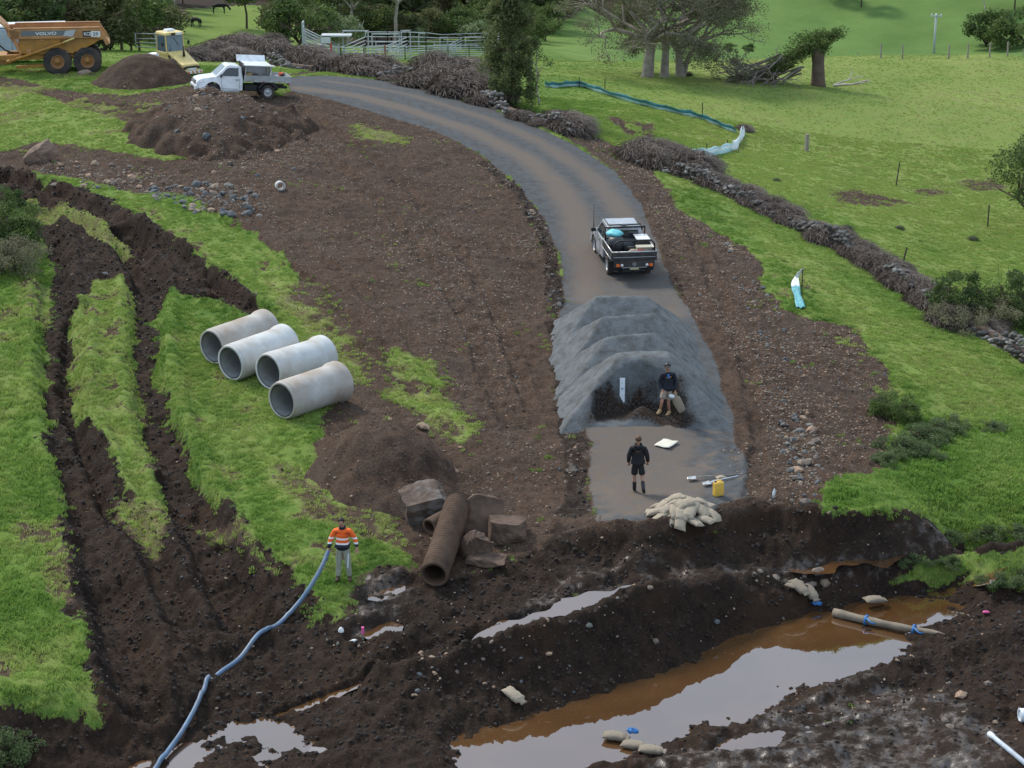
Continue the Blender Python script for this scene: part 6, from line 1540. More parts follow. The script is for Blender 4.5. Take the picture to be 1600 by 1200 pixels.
rocks([(800,280),(850,330),(872,450),(880,560),(868,560),(850,440),(820,350)], 26, .1, .34, ROCKB[:3] + ROCKG, 'stone beside the wet ditch left of the road', 'stones beside the wet ditch', 6)
rocks([(1180,890),(1330,890),(1340,908),(1230,925),(1170,910)], 16, .12, .4, ROCKB, 'pale brown stone on the mud shelf above the pond', 'stones on the mud shelf above the pond', 7)
rocks([(1380,1050),(1600,1060),(1600,1190),(1450,1190)], 24, .1, .34, ROCKB, 'brown stone in the mud of the near bank', 'stones in the near bank', 8)
rocks([(650,1010),(900,970),(1150,950),(1100,1000),(850,1070),(700,1120),(640,1100)], 40, .1, .3, ROCKB[:4] + ROCKG[:2], 'stone sticking out of the dark bank behind the pond', 'stones in the bank behind the pond', 9)
rocks([(560,650),(780,640),(800,760),(720,760)], 16, .1, .3, ROCKB, 'pale stone on the slope behind the dark soil heap', 'stones behind the dark soil heap', 10)
ALLR.sort(key=lambda r: -r[0])
for _, me, lb, lc, rt, sc_, gp in ALLR[:270]: put('rock', me, lb, 'rock', lc, rt, sc_, gp)
for nm_, pm in (('brown_rubble', RB), ('grey_rubble', RG)):
    rest = MB()
    for _, me, lb, lc, rt, sc_, gp in ALLR[270:]:
        if me.materials[0] is pm: rest.add([v.co for v in me.vertices], [tuple(p.vertices) for p in me.polygons], 0, False, Matrix.LocRotScale(Vector(lc), Euler(rt), Vector(sc_)))
    struct(rest.build(nm_, pm), 'stuff', 'smaller loose stones strewn between the larger ones')
chunk('boulder', 'large tilted brown boulder at the left end of the rubble', 'boulder', 62, 252, (1.5, .8, .85), (R(8), R(-32), .35), mat('red_brown_rock', (.17, .115, .085), .9, var=.4, scale=3, dirt=(.32, .23, .17), dirt_amt=.2, bump=.5), 33, sink=.05)
for u, v, s, sc3, pal, rz, lb in [(132, 118, 1.0, (1, .8, .7), ROCKB[1], 0, 'pale orange boulder on the grass by the dumper wheels'),
        (1268, 676, .5, (1.1, .9, 1), ROCKB[2], .3, 'squarest pale tan stone at the top of the rubble spill'), (1245, 738, .45, (1.1, .8, .9), ROCKB[0], 2, 'smooth cream stone in the middle of the rubble spill'), (1258, 790, .55, (1.2, .7, .8), ROCKB[4], 1, 'brown flat rock at the foot of the rubble spill by the grass'),
        (660, 672, .6, (1.3, .7, .9), ROCKB[5], 2.4, 'pale orange rock on the right shoulder of the dark soil heap'), (323, 218, .5, (1, .8, 1.4), ROCKG[2], .4, 'blue grey pointed stone on the broad soil heap'), (1502, 1090, .45, (1.2, .9, .7), ROCKB[2], .5, 'tan rock on the near bank above the white pipes'),
        (1278, 900, .5, (1.2, .8, .8), ROCKB[1], 0, 'pale cream block of rock beside the slumped sandbags'), (1135, 962, .0, (1, 1, 1), ROCKB[1], 0, ''), (88, 292, .6, (1.3, .9, .6), ROCKB[2], .2, 'flat brown stone half sunk beside the left track'), (165, 430, .3, (1, 1, .6), ROCKG[1], 0, 'small grey stone between the left ruts')]:
    if s > 0:
        x, y, g = att(u, v); put('boulder', pal, lb, 'boulder', (x, y, g + s * .15), (.25, -.35 if s > 1 else .1, rz), tuple(s * q for q in sc3))

# ------------------------------------------------------------------ instanced ground cover
def scatter(name, protos, pts, scl, kind_label, seed=0, tilt=.25, squash=.0):
    """one object whose points carry copies of a few small meshes (geometry nodes)"""
    n = len(pts); rs = np.random.RandomState(seed)
    me = bpy.data.meshes.new(name); me.vertices.add(n); me.vertices.foreach_set('co', np.asarray(pts, np.float32).ravel())
    a = me.attributes.new('scl', 'FLOAT', 'POINT'); a.data.foreach_set('value', np.asarray(scl, np.float32))
    a = me.attributes.new('rot', 'FLOAT_VECTOR', 'POINT'); rt = np.c_[rs.uniform(-tilt, tilt, n), rs.uniform(-tilt, tilt, n), rs.uniform(0, 6.28, n)].astype(np.float32); a.data.foreach_set('vector', rt.ravel())
    a = me.attributes.new('pick', 'INT', 'POINT'); a.data.foreach_set('value', rs.randint(0, len(protos), n).astype(np.int32))
    o = link(bpy.data.objects.new(name, me)); struct(o, 'stuff', kind_label)
    ng = bpy.data.node_groups.new(name, 'GeometryNodeTree')
    ng.interface.new_socket('Geometry', in_out='INPUT', socket_type='NodeSocketGeometry'); ng.interface.new_socket('Geometry', in_out='OUTPUT', socket_type='NodeSocketGeometry')
    gi = ng.nodes.new('NodeGroupInput'); go = ng.nodes.new('NodeGroupOutput'); jn = ng.nodes.new('GeometryNodeGeometryToInstance')
    g2 = ng.nodes.new('GeometryNodeGeometryToInstance'); io = ng.nodes.new('GeometryNodeInstanceOnPoints')
    for i, p in reversed(list(enumerate(protos))):
        oi = ng.nodes.new('GeometryNodeObjectInfo'); oi.inputs['Object'].default_value = p; oi.inputs['As Instance'].default_value = True
        ng.links.new(oi.outputs['Geometry'], g2.inputs[0])
    def at_(nm, dt):
        q = ng.nodes.new('GeometryNodeInputNamedAttribute'); q.data_type = dt; q.inputs[0].default_value = nm; return q.outputs[0]
    ng.links.new(gi.outputs[0], io.inputs['Points']); ng.links.new(g2.outputs[0], io.inputs['Instance']); io.inputs['Pick Instance'].default_value = True
    ng.links.new(at_('pick', 'INT'), io.inputs['Instance Index']); ng.links.new(at_('rot', 'FLOAT_VECTOR'), io.inputs['Rotation']); ng.links.new(at_('scl', 'FLOAT'), io.inputs['Scale'])
    ng.links.new(io.outputs[0], go.inputs[0])
    md = o.modifiers.new('scatter', 'NODES'); md.node_group = ng
    return o
def proto(name, mesh):
    return bpy.data.objects.new(name, mesh)      # never linked to the scene: only the source of the copies
def rand_pts(n, x0, x1, y0, y1, seed):
    rs = np.random.RandomState(seed); y = np.sqrt(rs.uniform(y0 ** 2, y1 ** 2, n)); x = y * rs.uniform(x0, x1, n)
    return x, y
# little stones and clods
sm = []
for k in range(5):
    sm.append(proto('pebble', rock_mesh('pebble', 60 + k, RB if k < 3 else RG, 0 if k else 1)))
CLODM = mat('clod', (.085, .060, .046), .95, var=.3); CLODD = mat('dark_clod', (.022, .015, .012), .9, var=.35)
cl = [proto('clod', rock_mesh('clod', 70 + k, CLODM, 1)) for k in range(3)]; cd = [proto('clod', rock_mesh('clod', 80 + k, CLODD, 1)) for k in range(3)]
def cover_pts(n, y0, y1, seed, fn):
    x, y = rand_pts(n, -.275, .275, y0, y1, seed); C = cover(x, y); rs = np.random.RandomState(seed + 1)
    keep = rs.rand(n) < fn(x, y, C); x, y = x[keep], y[keep]; C = C[:, keep]
    z = base(x, y) + detail(x, y, C)
    for cx, cy, rx, ry, ca, sa, hf in HEAPS:
        dx, dy = x - cx, y - cy; lx, ly = dx * ca + dy * sa, -dx * sa + dy * ca; m = (np.abs(lx) < rx) & (np.abs(ly) < ry)
        if m.any(): z[m] = np.maximum(z[m], base(x[m], y[m]) + hf(lx[m], ly[m], x[m], y[m]))
    return x, y, z, C
in_heap = lambda x, y, k: (np.abs(x - HEAPS[k][0]) < HEAPS[k][2]) & (np.abs(y - HEAPS[k][1]) < HEAPS[k][3])
x, y, z, C = cover_pts(260000, 46, 128, 21, lambda x, y, C: np.clip((C[SOIL] * (1 - C[GRAV])) * (.12 + .5 * C[STONY] - .05 * C[MUD]) * sstep(-.5, .9, fbm(x, y, 3.5, 3, 2.) + C[STONY] * .6), 0, 1))
gm = ~(in_heap(x, y, 3) | in_heap(x, y, 4) | in_heap(x, y, 5) | in_heap(x, y, 6))
rs = np.random.RandomState(5); s = .035 + .12 * rs.rand(len(x)) ** 3.2
scatter('small_stones', sm, np.c_[x, y, z][gm], s[gm], 'small brown and grey stones scattered over the bare soil', 1, .6)
PALE = mat('pale_chip', (.34, .26, .19), .9, var=.35); pch = [proto('stone_chip', rock_mesh('stone_chip', 90 + k, PALE, 0)) for k in range(3)]
x, y, z, C = cover_pts(420000, 46, 128, 25, lambda x, y, C: np.clip(C[SOIL] * (1 - C[GRAV]) * (1 - C[MUD] * .85) * (.14 + .3 * C[STONY]) * sstep(-.7, .8, fbm(x, y, 2.2, 4, 44.)), 0, 1)); gm = ~(in_heap(x, y, 3) | in_heap(x, y, 4) | in_heap(x, y, 5) | in_heap(x, y, 6))
s = .03 + .075 * rs.rand(len(x)) ** 2.4; scatter('stone_chips', pch, np.c_[x, y, z + .01][gm], s[gm], 'pale stone chips strewn over the stripped soil', 4, .8)
x, y, z, C = cover_pts(220000, 46, 128, 31, lambda x, y, C: np.clip(C[SOIL] * (1 - C[GRAV]) * (1 - C[MUD]) * .5, 0, 1)); gm = ~(in_heap(x, y, 3) | in_heap(x, y, 4) | in_heap(x, y, 5) | in_heap(x, y, 6))
s = .035 + .085 * rs.rand(len(x)) ** 2.2; scatter('soil_clods', cl, np.c_[x, y, z][gm], s[gm], 'brown clods of earth on the bare slope', 2, .6)
x, y, z, C = cover_pts(150000, 44, 100, 41, lambda x, y, C: np.clip(C[MUD] * (1 - C[WET] * .8) * (1 - C[GRAV]) * .6, 0, 1)); gm = (z > W0 - .05) & ~(in_heap(x, y, 3) | in_heap(x, y, 4) | in_heap(x, y, 5) | in_heap(x, y, 6))
s = .04 + .17 * rs.rand(len(x)) ** 2.6; scatter('mud_clods', cd, np.c_[x, y, z][gm], s[gm], 'dark wet clods in the churned mud', 3, .6)
# turf
def tuft_mat(hillside=False):
    m, nt, b = new_mat('grass_blades'); pos = nt.nodes.new('ShaderNodeNewGeometry').outputs['Position']
    def iattr(n):
        a = nt.nodes.new('ShaderNodeAttribute'); a.attribute_type = 'INSTANCER'; a.attribute_name = n; return a.outputs['Fac']
    g = grass_color(nt, pos, iattr('dry'), iattr('lush'))
    tcn = nt.nodes.new('ShaderNodeTexCoord'); sp = nt.nodes.new('ShaderNodeSeparateXYZ'); nt.links.new(tcn.outputs['Object'], sp.inputs[0])
    oi = nt.nodes.new('ShaderNodeObjectInfo')
    g = mixc(nt, g, mixc(nt, g, (1.6, 1.6, 1.6), 1.0, 'MULTIPLY'), 1.0)
    g = mixc(nt, g, (.3, .34, .12), mrange(nt, oi.outputs['Random'], .6, 1, 0, .35))
    g = mixc(nt, g, (.03, .055, .012), mrange(nt, oi.outputs['Random'], .2, 0, 0, .35))
    nt.links.new(g, b.inputs['Base Color']); b.inputs['Roughness'].default_value = .75; b.inputs['Specular IOR Level'].default_value = .25
    tr = nt.nodes.new('ShaderNodeBsdfTranslucent'); nt.links.new(g, tr.inputs['Color']); ms = nt.nodes.new('ShaderNodeMixShader'); ms.inputs[0].default_value = .38
    nt.links.new(b.outputs[0], ms.inputs[1]); nt.links.new(tr.outputs[0], ms.inputs[2]); nt.links.new(ms.outputs[0], nt.nodes['Material Output'].inputs[0])
    return m
TUFT = tuft_mat()
def tuft_mesh(seed, nb, h, spread, w=.012):
    rnd = random.Random(seed); v = []; f = []
    for k in range(nb):
        a = rnd.uniform(0, 6.28); r = spread * rnd.random() ** .5; hh = h * rnd.uniform(.55, 1.1); lean = rnd.uniform(.2, .9) * hh; b2 = rnd.uniform(0, 6.28)
        bx, by = r * math.cos(a), r * math.sin(a); tx, ty = bx + lean * math.cos(b2), by + lean * math.sin(b2); px, py = -math.sin(b2) * w, math.cos(b2) * w; o = len(v)
        v += [(bx - px, by - py, -.02), (bx + px, by + py, -.02), ((bx + tx) / 2 + px * .8, (by + ty) / 2 + py * .8, hh * .62), ((bx + tx) / 2 - px * .8, (by + ty) / 2 - py * .8, hh * .62), (tx, ty, hh * .95)]
        f += [(o, o + 1, o + 2, o + 3), (o + 3, o + 2, o + 4)]
    me = bpy.data.meshes.new('grass_tuft'); me.from_pydata(v, [], f); me.materials.append(TUFT); return me
tf = [proto('grass_tuft', tuft_mesh(k, 22, .085, .12)) for k in range(4)]
def off_heaps(x, y, ks=None):
    k_ = np.ones(len(x), bool)
    for i, (cx, cy, rx, ry, ca, sa, hf) in enumerate(HEAPS):
        if ks and i not in ks: continue
        dx, dy = x - cx, y - cy; lx, ly = dx * ca + dy * sa, -dx * sa + dy * ca; m = (np.abs(lx) < rx) & (np.abs(ly) < ry)
        if m.any(): k_[m] &= hf(lx[m], ly[m], x[m], y[m]) < -.05
    return k_
gr_fn = lambda x, y, C: off_heaps(x, y) * np.clip(((1 - C[SOIL]) + .07 * (1 - C[MUD]) * sstep(.25, .8, fbm(x, y, 2.6, 4, 22.))) * (1 - C[GRAV]), 0, 1) * (.12 + .88 * sstep(-.7, .3, fbm(x, y, .8, 4, 12.)))
def turf(name, n, y0, y1, s0, s1, seed, label):
    x, y, z, C = cover_pts(n, y0, y1, seed, gr_fn); s = s0 + (s1 - s0) * np.random.RandomState(seed).rand(len(x)) ** 1.5
    s *= 1 + .5 * C[LUSH]
    o = scatter(name, tf, np.c_[x, y, z], s, label, seed, .3)
    me = o.data
    for nm, ch in (('dry', DRY), ('lush', LUSH)):
        a = me.attributes.new(nm, 'FLOAT', 'POINT'); a.data.foreach_set('value', C[ch].astype(np.float32))
    return o
turf('grass', 105000, 41, 78, .5, 1.1, 51, 'short turf between the tracks and by the creek')
turf('grass', 150000, 78, 125, .5, .95, 52, 'short turf of the nearer paddock')
turf('grass', 70000, 125, 200, .4, .8, 53, 'short turf towards the brow of the paddock')

# ------------------------------------------------------------------ trees
def leaf_cloud(mb, centers, n, size, rnd, flat=.75):
    for c, r in centers:
        for _ in range(n):
            d = Vector((rnd.gauss(0, 1), rnd.gauss(0, 1), rnd.gauss(0, 1))); d = d.normalized() * r * (rnd.random() ** .45); d.z *= flat
            p = Vector(c) + d; s = size * rnd.uniform(.6, 1.4)
            a = Vector((rnd.uniform(-1, 1), rnd.uniform(-1, 1), rnd.uniform(-.6, .6))).normalized() * s; b = a.cross(Vector((rnd.uniform(-1, 1), rnd.uniform(-1, 1), rnd.uniform(-1, 1)))).normalized() * s * .6
            o = len(mb.v); mb.v += [tuple(p - a), tuple(p + b), tuple(p + a), tuple(p - b)]; mb.f.append((o, o + 1, o + 2, o + 3)); mb.m.append(0); mb.sm.append(False)
def grow(wood, tips, p, d, ln, r, lev, rnd, up=.15, spread=.7, split=2, shrink=.72, minr=.012):
    pts = [Vector(p)]; dd = Vector(d).normalized(); seg = 3
    for k in range(seg):
        dd = (dd + Vector((rnd.uniform(-.22, .22), rnd.uniform(-.22, .22), rnd.uniform(-.12, .12) + up * .3))).normalized(); pts.append(pts[-1] + dd * ln / seg)
    wood.tube(pts, [r * (1 - .3 * k / seg) for k in range(seg + 1)], 6 if lev > 2 else 4 if lev > 0 else 3, cap=False)
    if lev == 0: tips.append(pts[-1]); return
    for k in range(split + (1 if rnd.random() < .4 else 0)):
        ax = Vector((rnd.uniform(-1, 1), rnd.uniform(-1, 1), rnd.uniform(-.5, .7))); nd_ = (dd + ax.normalized() * spread).normalized()
        q = pts[-1] if k == 0 or rnd.random() < .6 else pts[-2]
        grow(wood, tips, q, nd_, ln * shrink * rnd.uniform(.8, 1.15), max(r * .62, minr), lev - 1, rnd, up, spread, split, shrink, minr)
def tree_meshes(seed, h, cr, trunk_h, leaf, bark, nclump=26, nl=95, ls=.2, flat=.75, crz=None, tr=.22, lev=3):
    rnd = random.Random(seed); wood = MB(); tips = []
    grow(wood, tips, (0, 0, -.3), (rnd.uniform(-.1, .1), rnd.uniform(-.1, .1), 1), trunk_h + .3, tr, 0, rnd)
    top = tips.pop(); 
    for k in range(5): 
        a = k * 1.26 + rnd.uniform(-.3, .3); grow(wood, tips, top, (math.cos(a) * .8, math.sin(a) * .8, .75), cr * .55, tr * .55, 2, rnd, .1, .6)
    crz = crz or (h - trunk_h) / 2; cc = Vector((0, 0, h - crz)); cen = []
    for k in range(nclump):
        u = rnd.uniform(-.85, 1); a = rnd.uniform(0, 6.28); q = math.sqrt(max(0, 1 - u * u)); R_ = rnd.uniform(.55, .9)
        cen.append((cc + Vector((math.cos(a) * q * cr * R_, math.sin(a) * q * cr * R_, u * crz * R_)), cr * rnd.uniform(.22, .38)))
    lf = MB(); leaf_cloud(lf, cen, nl, ls, rnd, flat)
    return wood.mesh('trunk', bark), lf.mesh('crown', leaf)
def tree(meshes, name, label, u=None, v=None, xyz=None, sc=1.0, rz=0.0, group=None, cat='tree', sz=None):
    if xyz is None:
        x, y = at(u, v); xyz = (x, y, float(base(x, y)))
    t = thing(name, label, cat, xyz, rz, group, scale=(sc, sc, sz or sc))
    o = link(bpy.data.objects.new('trunk', meshes[0]), t); o2 = link(bpy.data.objects.new('crown', meshes[1]), t)
    return t
T1 = tree_meshes(1, 11, 4.8, 3.5, LEAF_D, BARKD, 30, 100, .26); T2 = tree_meshes(2, 9, 4.2, 2.2, LEAF_M, BARKD, 28, 100, .24); T3 = tree_meshes(3, 12, 4.0, 4.5, LEAF_D, BARKP, 26, 100, .24)
T4 = tree_meshes(4, 10.5, 6.0, 5.0, LEAF_O, BARKP, 34, 85, .2, .35, 2.2, .34); T5 = tree_meshes(5, 4.5, 3.0, .8, LEAF_L, BARKP, 22, 90, .16); T6 = tree_meshes(6, 5, 3.4, .6, LEAF_M, BARKD, 26, 110, .18); T7 = tree_meshes(7, 5.5, 3.6, .6, LEAF_O, BARKD, 26, 110, .18)
rnd = random.Random(77)
FG = 'trees of the dark wood along the top of the picture'
for row, (v, n, u0, u1) in enumerate([(52, 10, 470, 860), (30, 13, 470, 880), (6, 17, 440, 900), (-22, 18, 330, 920), (-60, 18, 200, 940)]):
    for k in range(n):
        u = u0 + (u1 - u0) * (k + rnd.uniform(.1, .9)) / n; m = rnd.choice([T1, T1, T2, T3, T3]); tree(m, 'wood_tree', 'dark leafy tree in the wood behind the cattle yard', u, v + rnd.uniform(-8, 8), sc=rnd.uniform(.8, 1.25), rz=rnd.uniform(0, 6), group=FG)
for v, n, u0, u1 in [(66, 14, 500, 870), (50, 14, 480, 870), (34, 15, 450, 880), (14, 18, 430, 900), (-10, 18, 350, 930)]:
    for k in range(n):
        u = u0 + (u1 - u0) * (k + rnd.uniform(.1, .9)) / n; tree(rnd.choice([T6, T6, T7]), 'undergrowth_bush', 'dark bush under the wood behind the cattle yard', u, v + rnd.uniform(-5, 5), sc=rnd.uniform(.8, 1.5) * (.6 if v > 60 else 1), rz=rnd.uniform(0, 6), group='bushes under the dark wood', cat='bush')
LG = 'trees of the olive wood behind the dumper'
for row, (v, n, u0, u1) in enumerate([(78, 12, -60, 230), (62, 14, -60, 255), (50, 12, -60, 250), (36, 12, -60, 260), (18, 10, -60, 290), (4, 12, -60, 450), (-12, 12, -60, 440), (-40, 12, -60, 420)]):
    for k in range(n):
        u = u0 + (u1 - u0) * (k + rnd.uniform(.1, .9)) / n; m = rnd.choice([T1, T2, T2, T7, T6] if v > 20 else [T1, T2, T3]); tree(m, 'wood_tree', 'tree in the olive green wood behind the orange dumper', u, v + rnd.uniform(-6, 6), sc=rnd.uniform(.75, 1.1) * (.72 if v > 50 else 1), rz=rnd.uniform(0, 6), group=LG)
tree(T1, 'dark_tree', 'tall dark tree standing at the edge of the bright green slope', 385, 46, sc=1.0)
tree(T6, 'round_shrub', 'large round dark green shrub left of the loading ramp', 467, 78, sc=1.15, cat='shrub')
tree(T7, 'round_shrub', 'olive green shrub at the top right end of the bright slope', 440, 60, sc=.95, cat='shrub')
tree(T4, 'umbrella_tree', 'flat crowned pale trunked tree behind the middle of the cattle yard', 617, 70, sc=1.05, rz=1)
tree(T4, 'umbrella_tree', 'flat crowned tree behind the left end of the cattle yard', 545, 66, sc=.8, rz=3)
tree(T5, 'light_shrub', 'pale green shrub showing above the left rails of the cattle yard', 535, 84, sc=1.0, cat='shrub')
tree(T5, 'light_shrub', 'pale green shrub showing above the right rails of the cattle yard', 745, 76, sc=.8, rz=2, cat='shrub')
tree(T5, 'light_shrub', 'small pale shrub right of the umbrella tree trunk', 650, 74, sc=.55, rz=1, cat='shrub')
for k, (u, v, sc, m, lb) in enumerate([(250, 72, .8, T7, 'olive bush behind the yellow roller cab'), (205, 80, .7, T6, 'dark bush between the dumper tail and the roller'), (160, 84, .9, T7, 'olive bush above the tail of the dumper')]):
    tree(m, 'bush', lb, u, v, sc=sc, rz=k, cat='bush')
# far hill, right
for k, (u, v, sc, m, lb) in enumerate([(1572, 82, 1.3, T6, 'rounded dark tree lowest in the group at the top right'), (1540, 76, 1.5, T6, 'rounded dark tree at the left of the group at the top right'), (1600, 72, 1.7, T6, 'dark tree above the group at the top right corner'), (1585, 20, 1.1, T1, 'dark tree cut by the top right corner'), (1540, 24, .9, T3, 'dark tree on the slope above the right group')]):
    tree(m, 'hill_tree', lb, u, v, sc=sc, rz=k * 1.3)
tree(T1, 'hill_tree', 'dark tree on the far hill whose crown touches the top edge', 1345, 12, sc=.9); tree(T2, 'hill_tree', 'bushy tree beside the one touching the top edge', 1300, -2, sc=.9)
for k, (u, v) in enumerate([(1115, 84), (1140, 83), (1170, 84), (1100, 82)]): tree(T6, 'low_bush', 'low dark bush on the brow behind the big bare trees', u, v, sc=.35, rz=k, cat='bush', group='low bushes behind the big bare trees')
# cedar like tree by the road and the sapling next to it
rnd = random.Random(3); wood = MB(); tips = []
wood.tube([(0, 0, -.3), (.1, 0, 2.5), (-.1, .1, 5), (.05, 0, 8.2)], [.2, .16, .11, .04], 8); cen = []
for k in range(210):
    z = rnd.uniform(.3, 8.3); rr = (1.75 if z < 5 else 1.5) * (1 - (z / 10.5) ** 2.2) * rnd.uniform(.35, 1.05); a = rnd.uniform(0, 6.28); c = Vector((math.cos(a) * rr, math.sin(a) * rr, z)); cen.append((c, rnd.uniform(.3, .55)))
    if k % 3 == 0: wood.tube([(0, 0, z - .5), c], [.04, .012], 4, cap=False)
lf = MB(); leaf_cloud(lf, cen, 130, .075, rnd, 1.2)
cd_ = (wood.mesh('trunk', BARKD), lf.mesh('crown', LEAF_C)); tree(cd_, 'conifer', 'tall dense dark tree standing on the stone wall beside the road', 797, 166)
wood = MB(); tips = []; grow(wood, tips, (0, 0, -.2), (.05, 0, 1), 1.5, .07, 4, rnd, .3, .55, 2, .7, .01); lf = MB(); leaf_cloud(lf, [(t_, .35) for t_ in tips], 22, .06, rnd)
sap = (wood.mesh('trunk', BARKP), lf.mesh('crown', LEAF_M)); tree(sap, 'sapling', 'thin pale trunked sapling right of the dense dark tree', 842, 166, sc=1.05)
tree(sap, 'sapling', 'thin sapling in front of the dense dark tree on its left', 768, 158, sc=.8, rz=2)
# big bare spreading trees
def big_tree(seed, h1, r, lean, m_leaf=LEAF_G, lev=5, ln=2.6, nl=16):
    rnd = random.Random(seed); wood = MB(); tips = []
    base_ = [(0, 0, -.4), (lean * .1, 0, .15), (lean * .4, 0, h1 * .5), (lean, 0, h1)]
    wood.tube(base_, [r * 1.7, r * 1.15, r * .95, r * .85], 12, cap=False)
    for k in range(7):
        a = k * .9 + rnd.uniform(-.4, .4); grow(wood, tips, (lean, 0, h1 - .1 * k), (math.cos(a), math.sin(a), .45 + .5 * (k % 2)), ln, r * .5, lev, rnd, .0, .8, 2, .74, .016)
    lf = MB(); leaf_cloud(lf, [(t_, .62) for t_ in tips], nl, .06, rnd); return wood.mesh('trunk', BARK), lf.mesh('crown', m_leaf)
B1 = big_tree(11, 2.8, .36, .3, nl=46); B2 = big_tree(12, 3.1, .27, -.2, nl=46)
BG = None
tree(B1, 'spreading_tree', 'leftmost and thickest trunked of the grey spreading trees', 1011, 121, sc=1.05)
tree(B2, 'spreading_tree', 'second grey spreading tree with a reddish trunk', 1038, 121, sc=1.0, rz=2)
tree(B1, 'spreading_tree', 'third grey spreading tree from the left', 1063, 119, sc=.8, rz=3.4)
wood = MB(); tips = []; rnd = random.Random(8); wood.tube([(-.6, 0, -.2), (-.3, 0, 1.2), (.6, 0, 2.6)], [.22, .17, .13], 8, cap=False)
for k in range(3): grow(wood, tips, (.6, 0, 2.6), (.5 + .4 * k, rnd.uniform(-.6, .6), 1 - .3 * k), 1.6, .1, 4, rnd, .1, .8, 2, .74, .014)
lf = MB(); leaf_cloud(lf, [(t_, .45) for t_ in tips], 16, .07, rnd); tree((wood.mesh('trunk', BARK), lf.mesh('crown', LEAF_G)), 'spreading_tree', 'thin leaning tree at the right of the grey spreading trees', 1080, 119)
# storm broken tree
x, y, z = atg(1278, 133); t = thing('broken_tree', 'storm broken hollow tree with its crown fallen to the left', 'tree', (x, y, z)); rnd = random.Random(21); m = MB()
m.tube([(0, 0, -.4), (0, 0, .3), (-.05, 0, 1.6), (-.1, 0, 2.6), (-.3, 0, 3.0)], [.68, .5, .42, .5, .36], 14, cap=True)
m.tube([(-.2, 0, 2.4), (-.9, .1, 2.7), (-1.8, 0, 2.2), (-2.4, 0, 1.2)], [.35, .3, .22, .14], 8); m.tube([(.2, 0, 2.4), (.7, 0, 3.0), (1.2, 0, 3.6)], [.12, .08, .04], 6)
for k in range(5): m.tube([(-.2 + .15 * k, 0, 2.7), (-.25 + .18 * k, 0, 3.2 + .2 * (k % 2))], [.16, .03], 5)
m.build('trunk', mat('broken_bark', (.13, .095, .072), .9, var=.4, scale=1.5, dirt=(.09, .045, .025), dirt_amt=.4, bump=.7), t)
tips = []; w = MB()
for k in range(26):
    a = math.pi + rnd.uniform(-1.0, 1.0); grow(w, tips, (-1.6 + rnd.uniform(-1.6, .6), rnd.uniform(-.8, .8), rnd.uniform(.6, 2.2)), (math.cos(a), math.sin(a) * .8, -.35), rnd.uniform(1.4, 2.4), .075, 3, rnd, -.12, .8, 2, .72, .018)
for k in range(4): grow(w, tips, (-3.6 - k * .5, -.6, .5), (-1, rnd.uniform(-.5, .5), .2), 1.3, .07, 3, rnd, .05, .8, 2, .7, .018)
for v_ in range(len(w.v)):
    q = w.v[v_]; w.v[v_] = (q[0], q[1], max(q[2], .02 + .05 * ((v_ * 7) % 5) / 5))
w.build('fallen_branches', TWIG, t); t2 = []; w = MB(); grow(w, t2, (1.0, -.4, .1), (1, -.1, .12), 1.3, .1, 2, rnd, 0, .7, 2, .7, .02); grow(w, t2, (1.2, .2, .1), (1, .2, .2), 1.1, .07, 2, rnd, 0, .7, 2, .7, .02)
w.build('dead_limb', BARKP, t)
lf = MB(); cen = [(Vector((-.6 - 1.1 * q, rnd.uniform(-.6, .6), 3.0 + .45 * math.sin(q * 3) - .55 * q)), 1.0) for q in [i * .18 for i in range(12)]] + [(Vector((.3 + .22 * i, rnd.uniform(-.4, .4), 3.2 + .12 * i)), .65) for i in range(6)]
cen += [(Vector((rnd.uniform(-.8, .6), rnd.uniform(-.7, .7), rnd.uniform(2.5, 3.7))), .6) for _ in range(9)] + [(Vector((-1 - .3 * i, rnd.uniform(-.9, .9), 2.6 - .2 * i + rnd.uniform(-.3, .3))), .6) for i in range(9)]; leaf_cloud(lf, cen, 170, .075, rnd); lf.build('crown', LEAF_M, t)
lf = MB(); leaf_cloud(lf, [(Vector((-.8 - .25 * i, rnd.uniform(-.7, .7), 2.4 - .12 * i)), .5) for i in range(10)] + [(t_, .4) for t_ in tips[:90]], 60, .07, rnd); lf.build('drooping_leaves', LEAF_G, t)

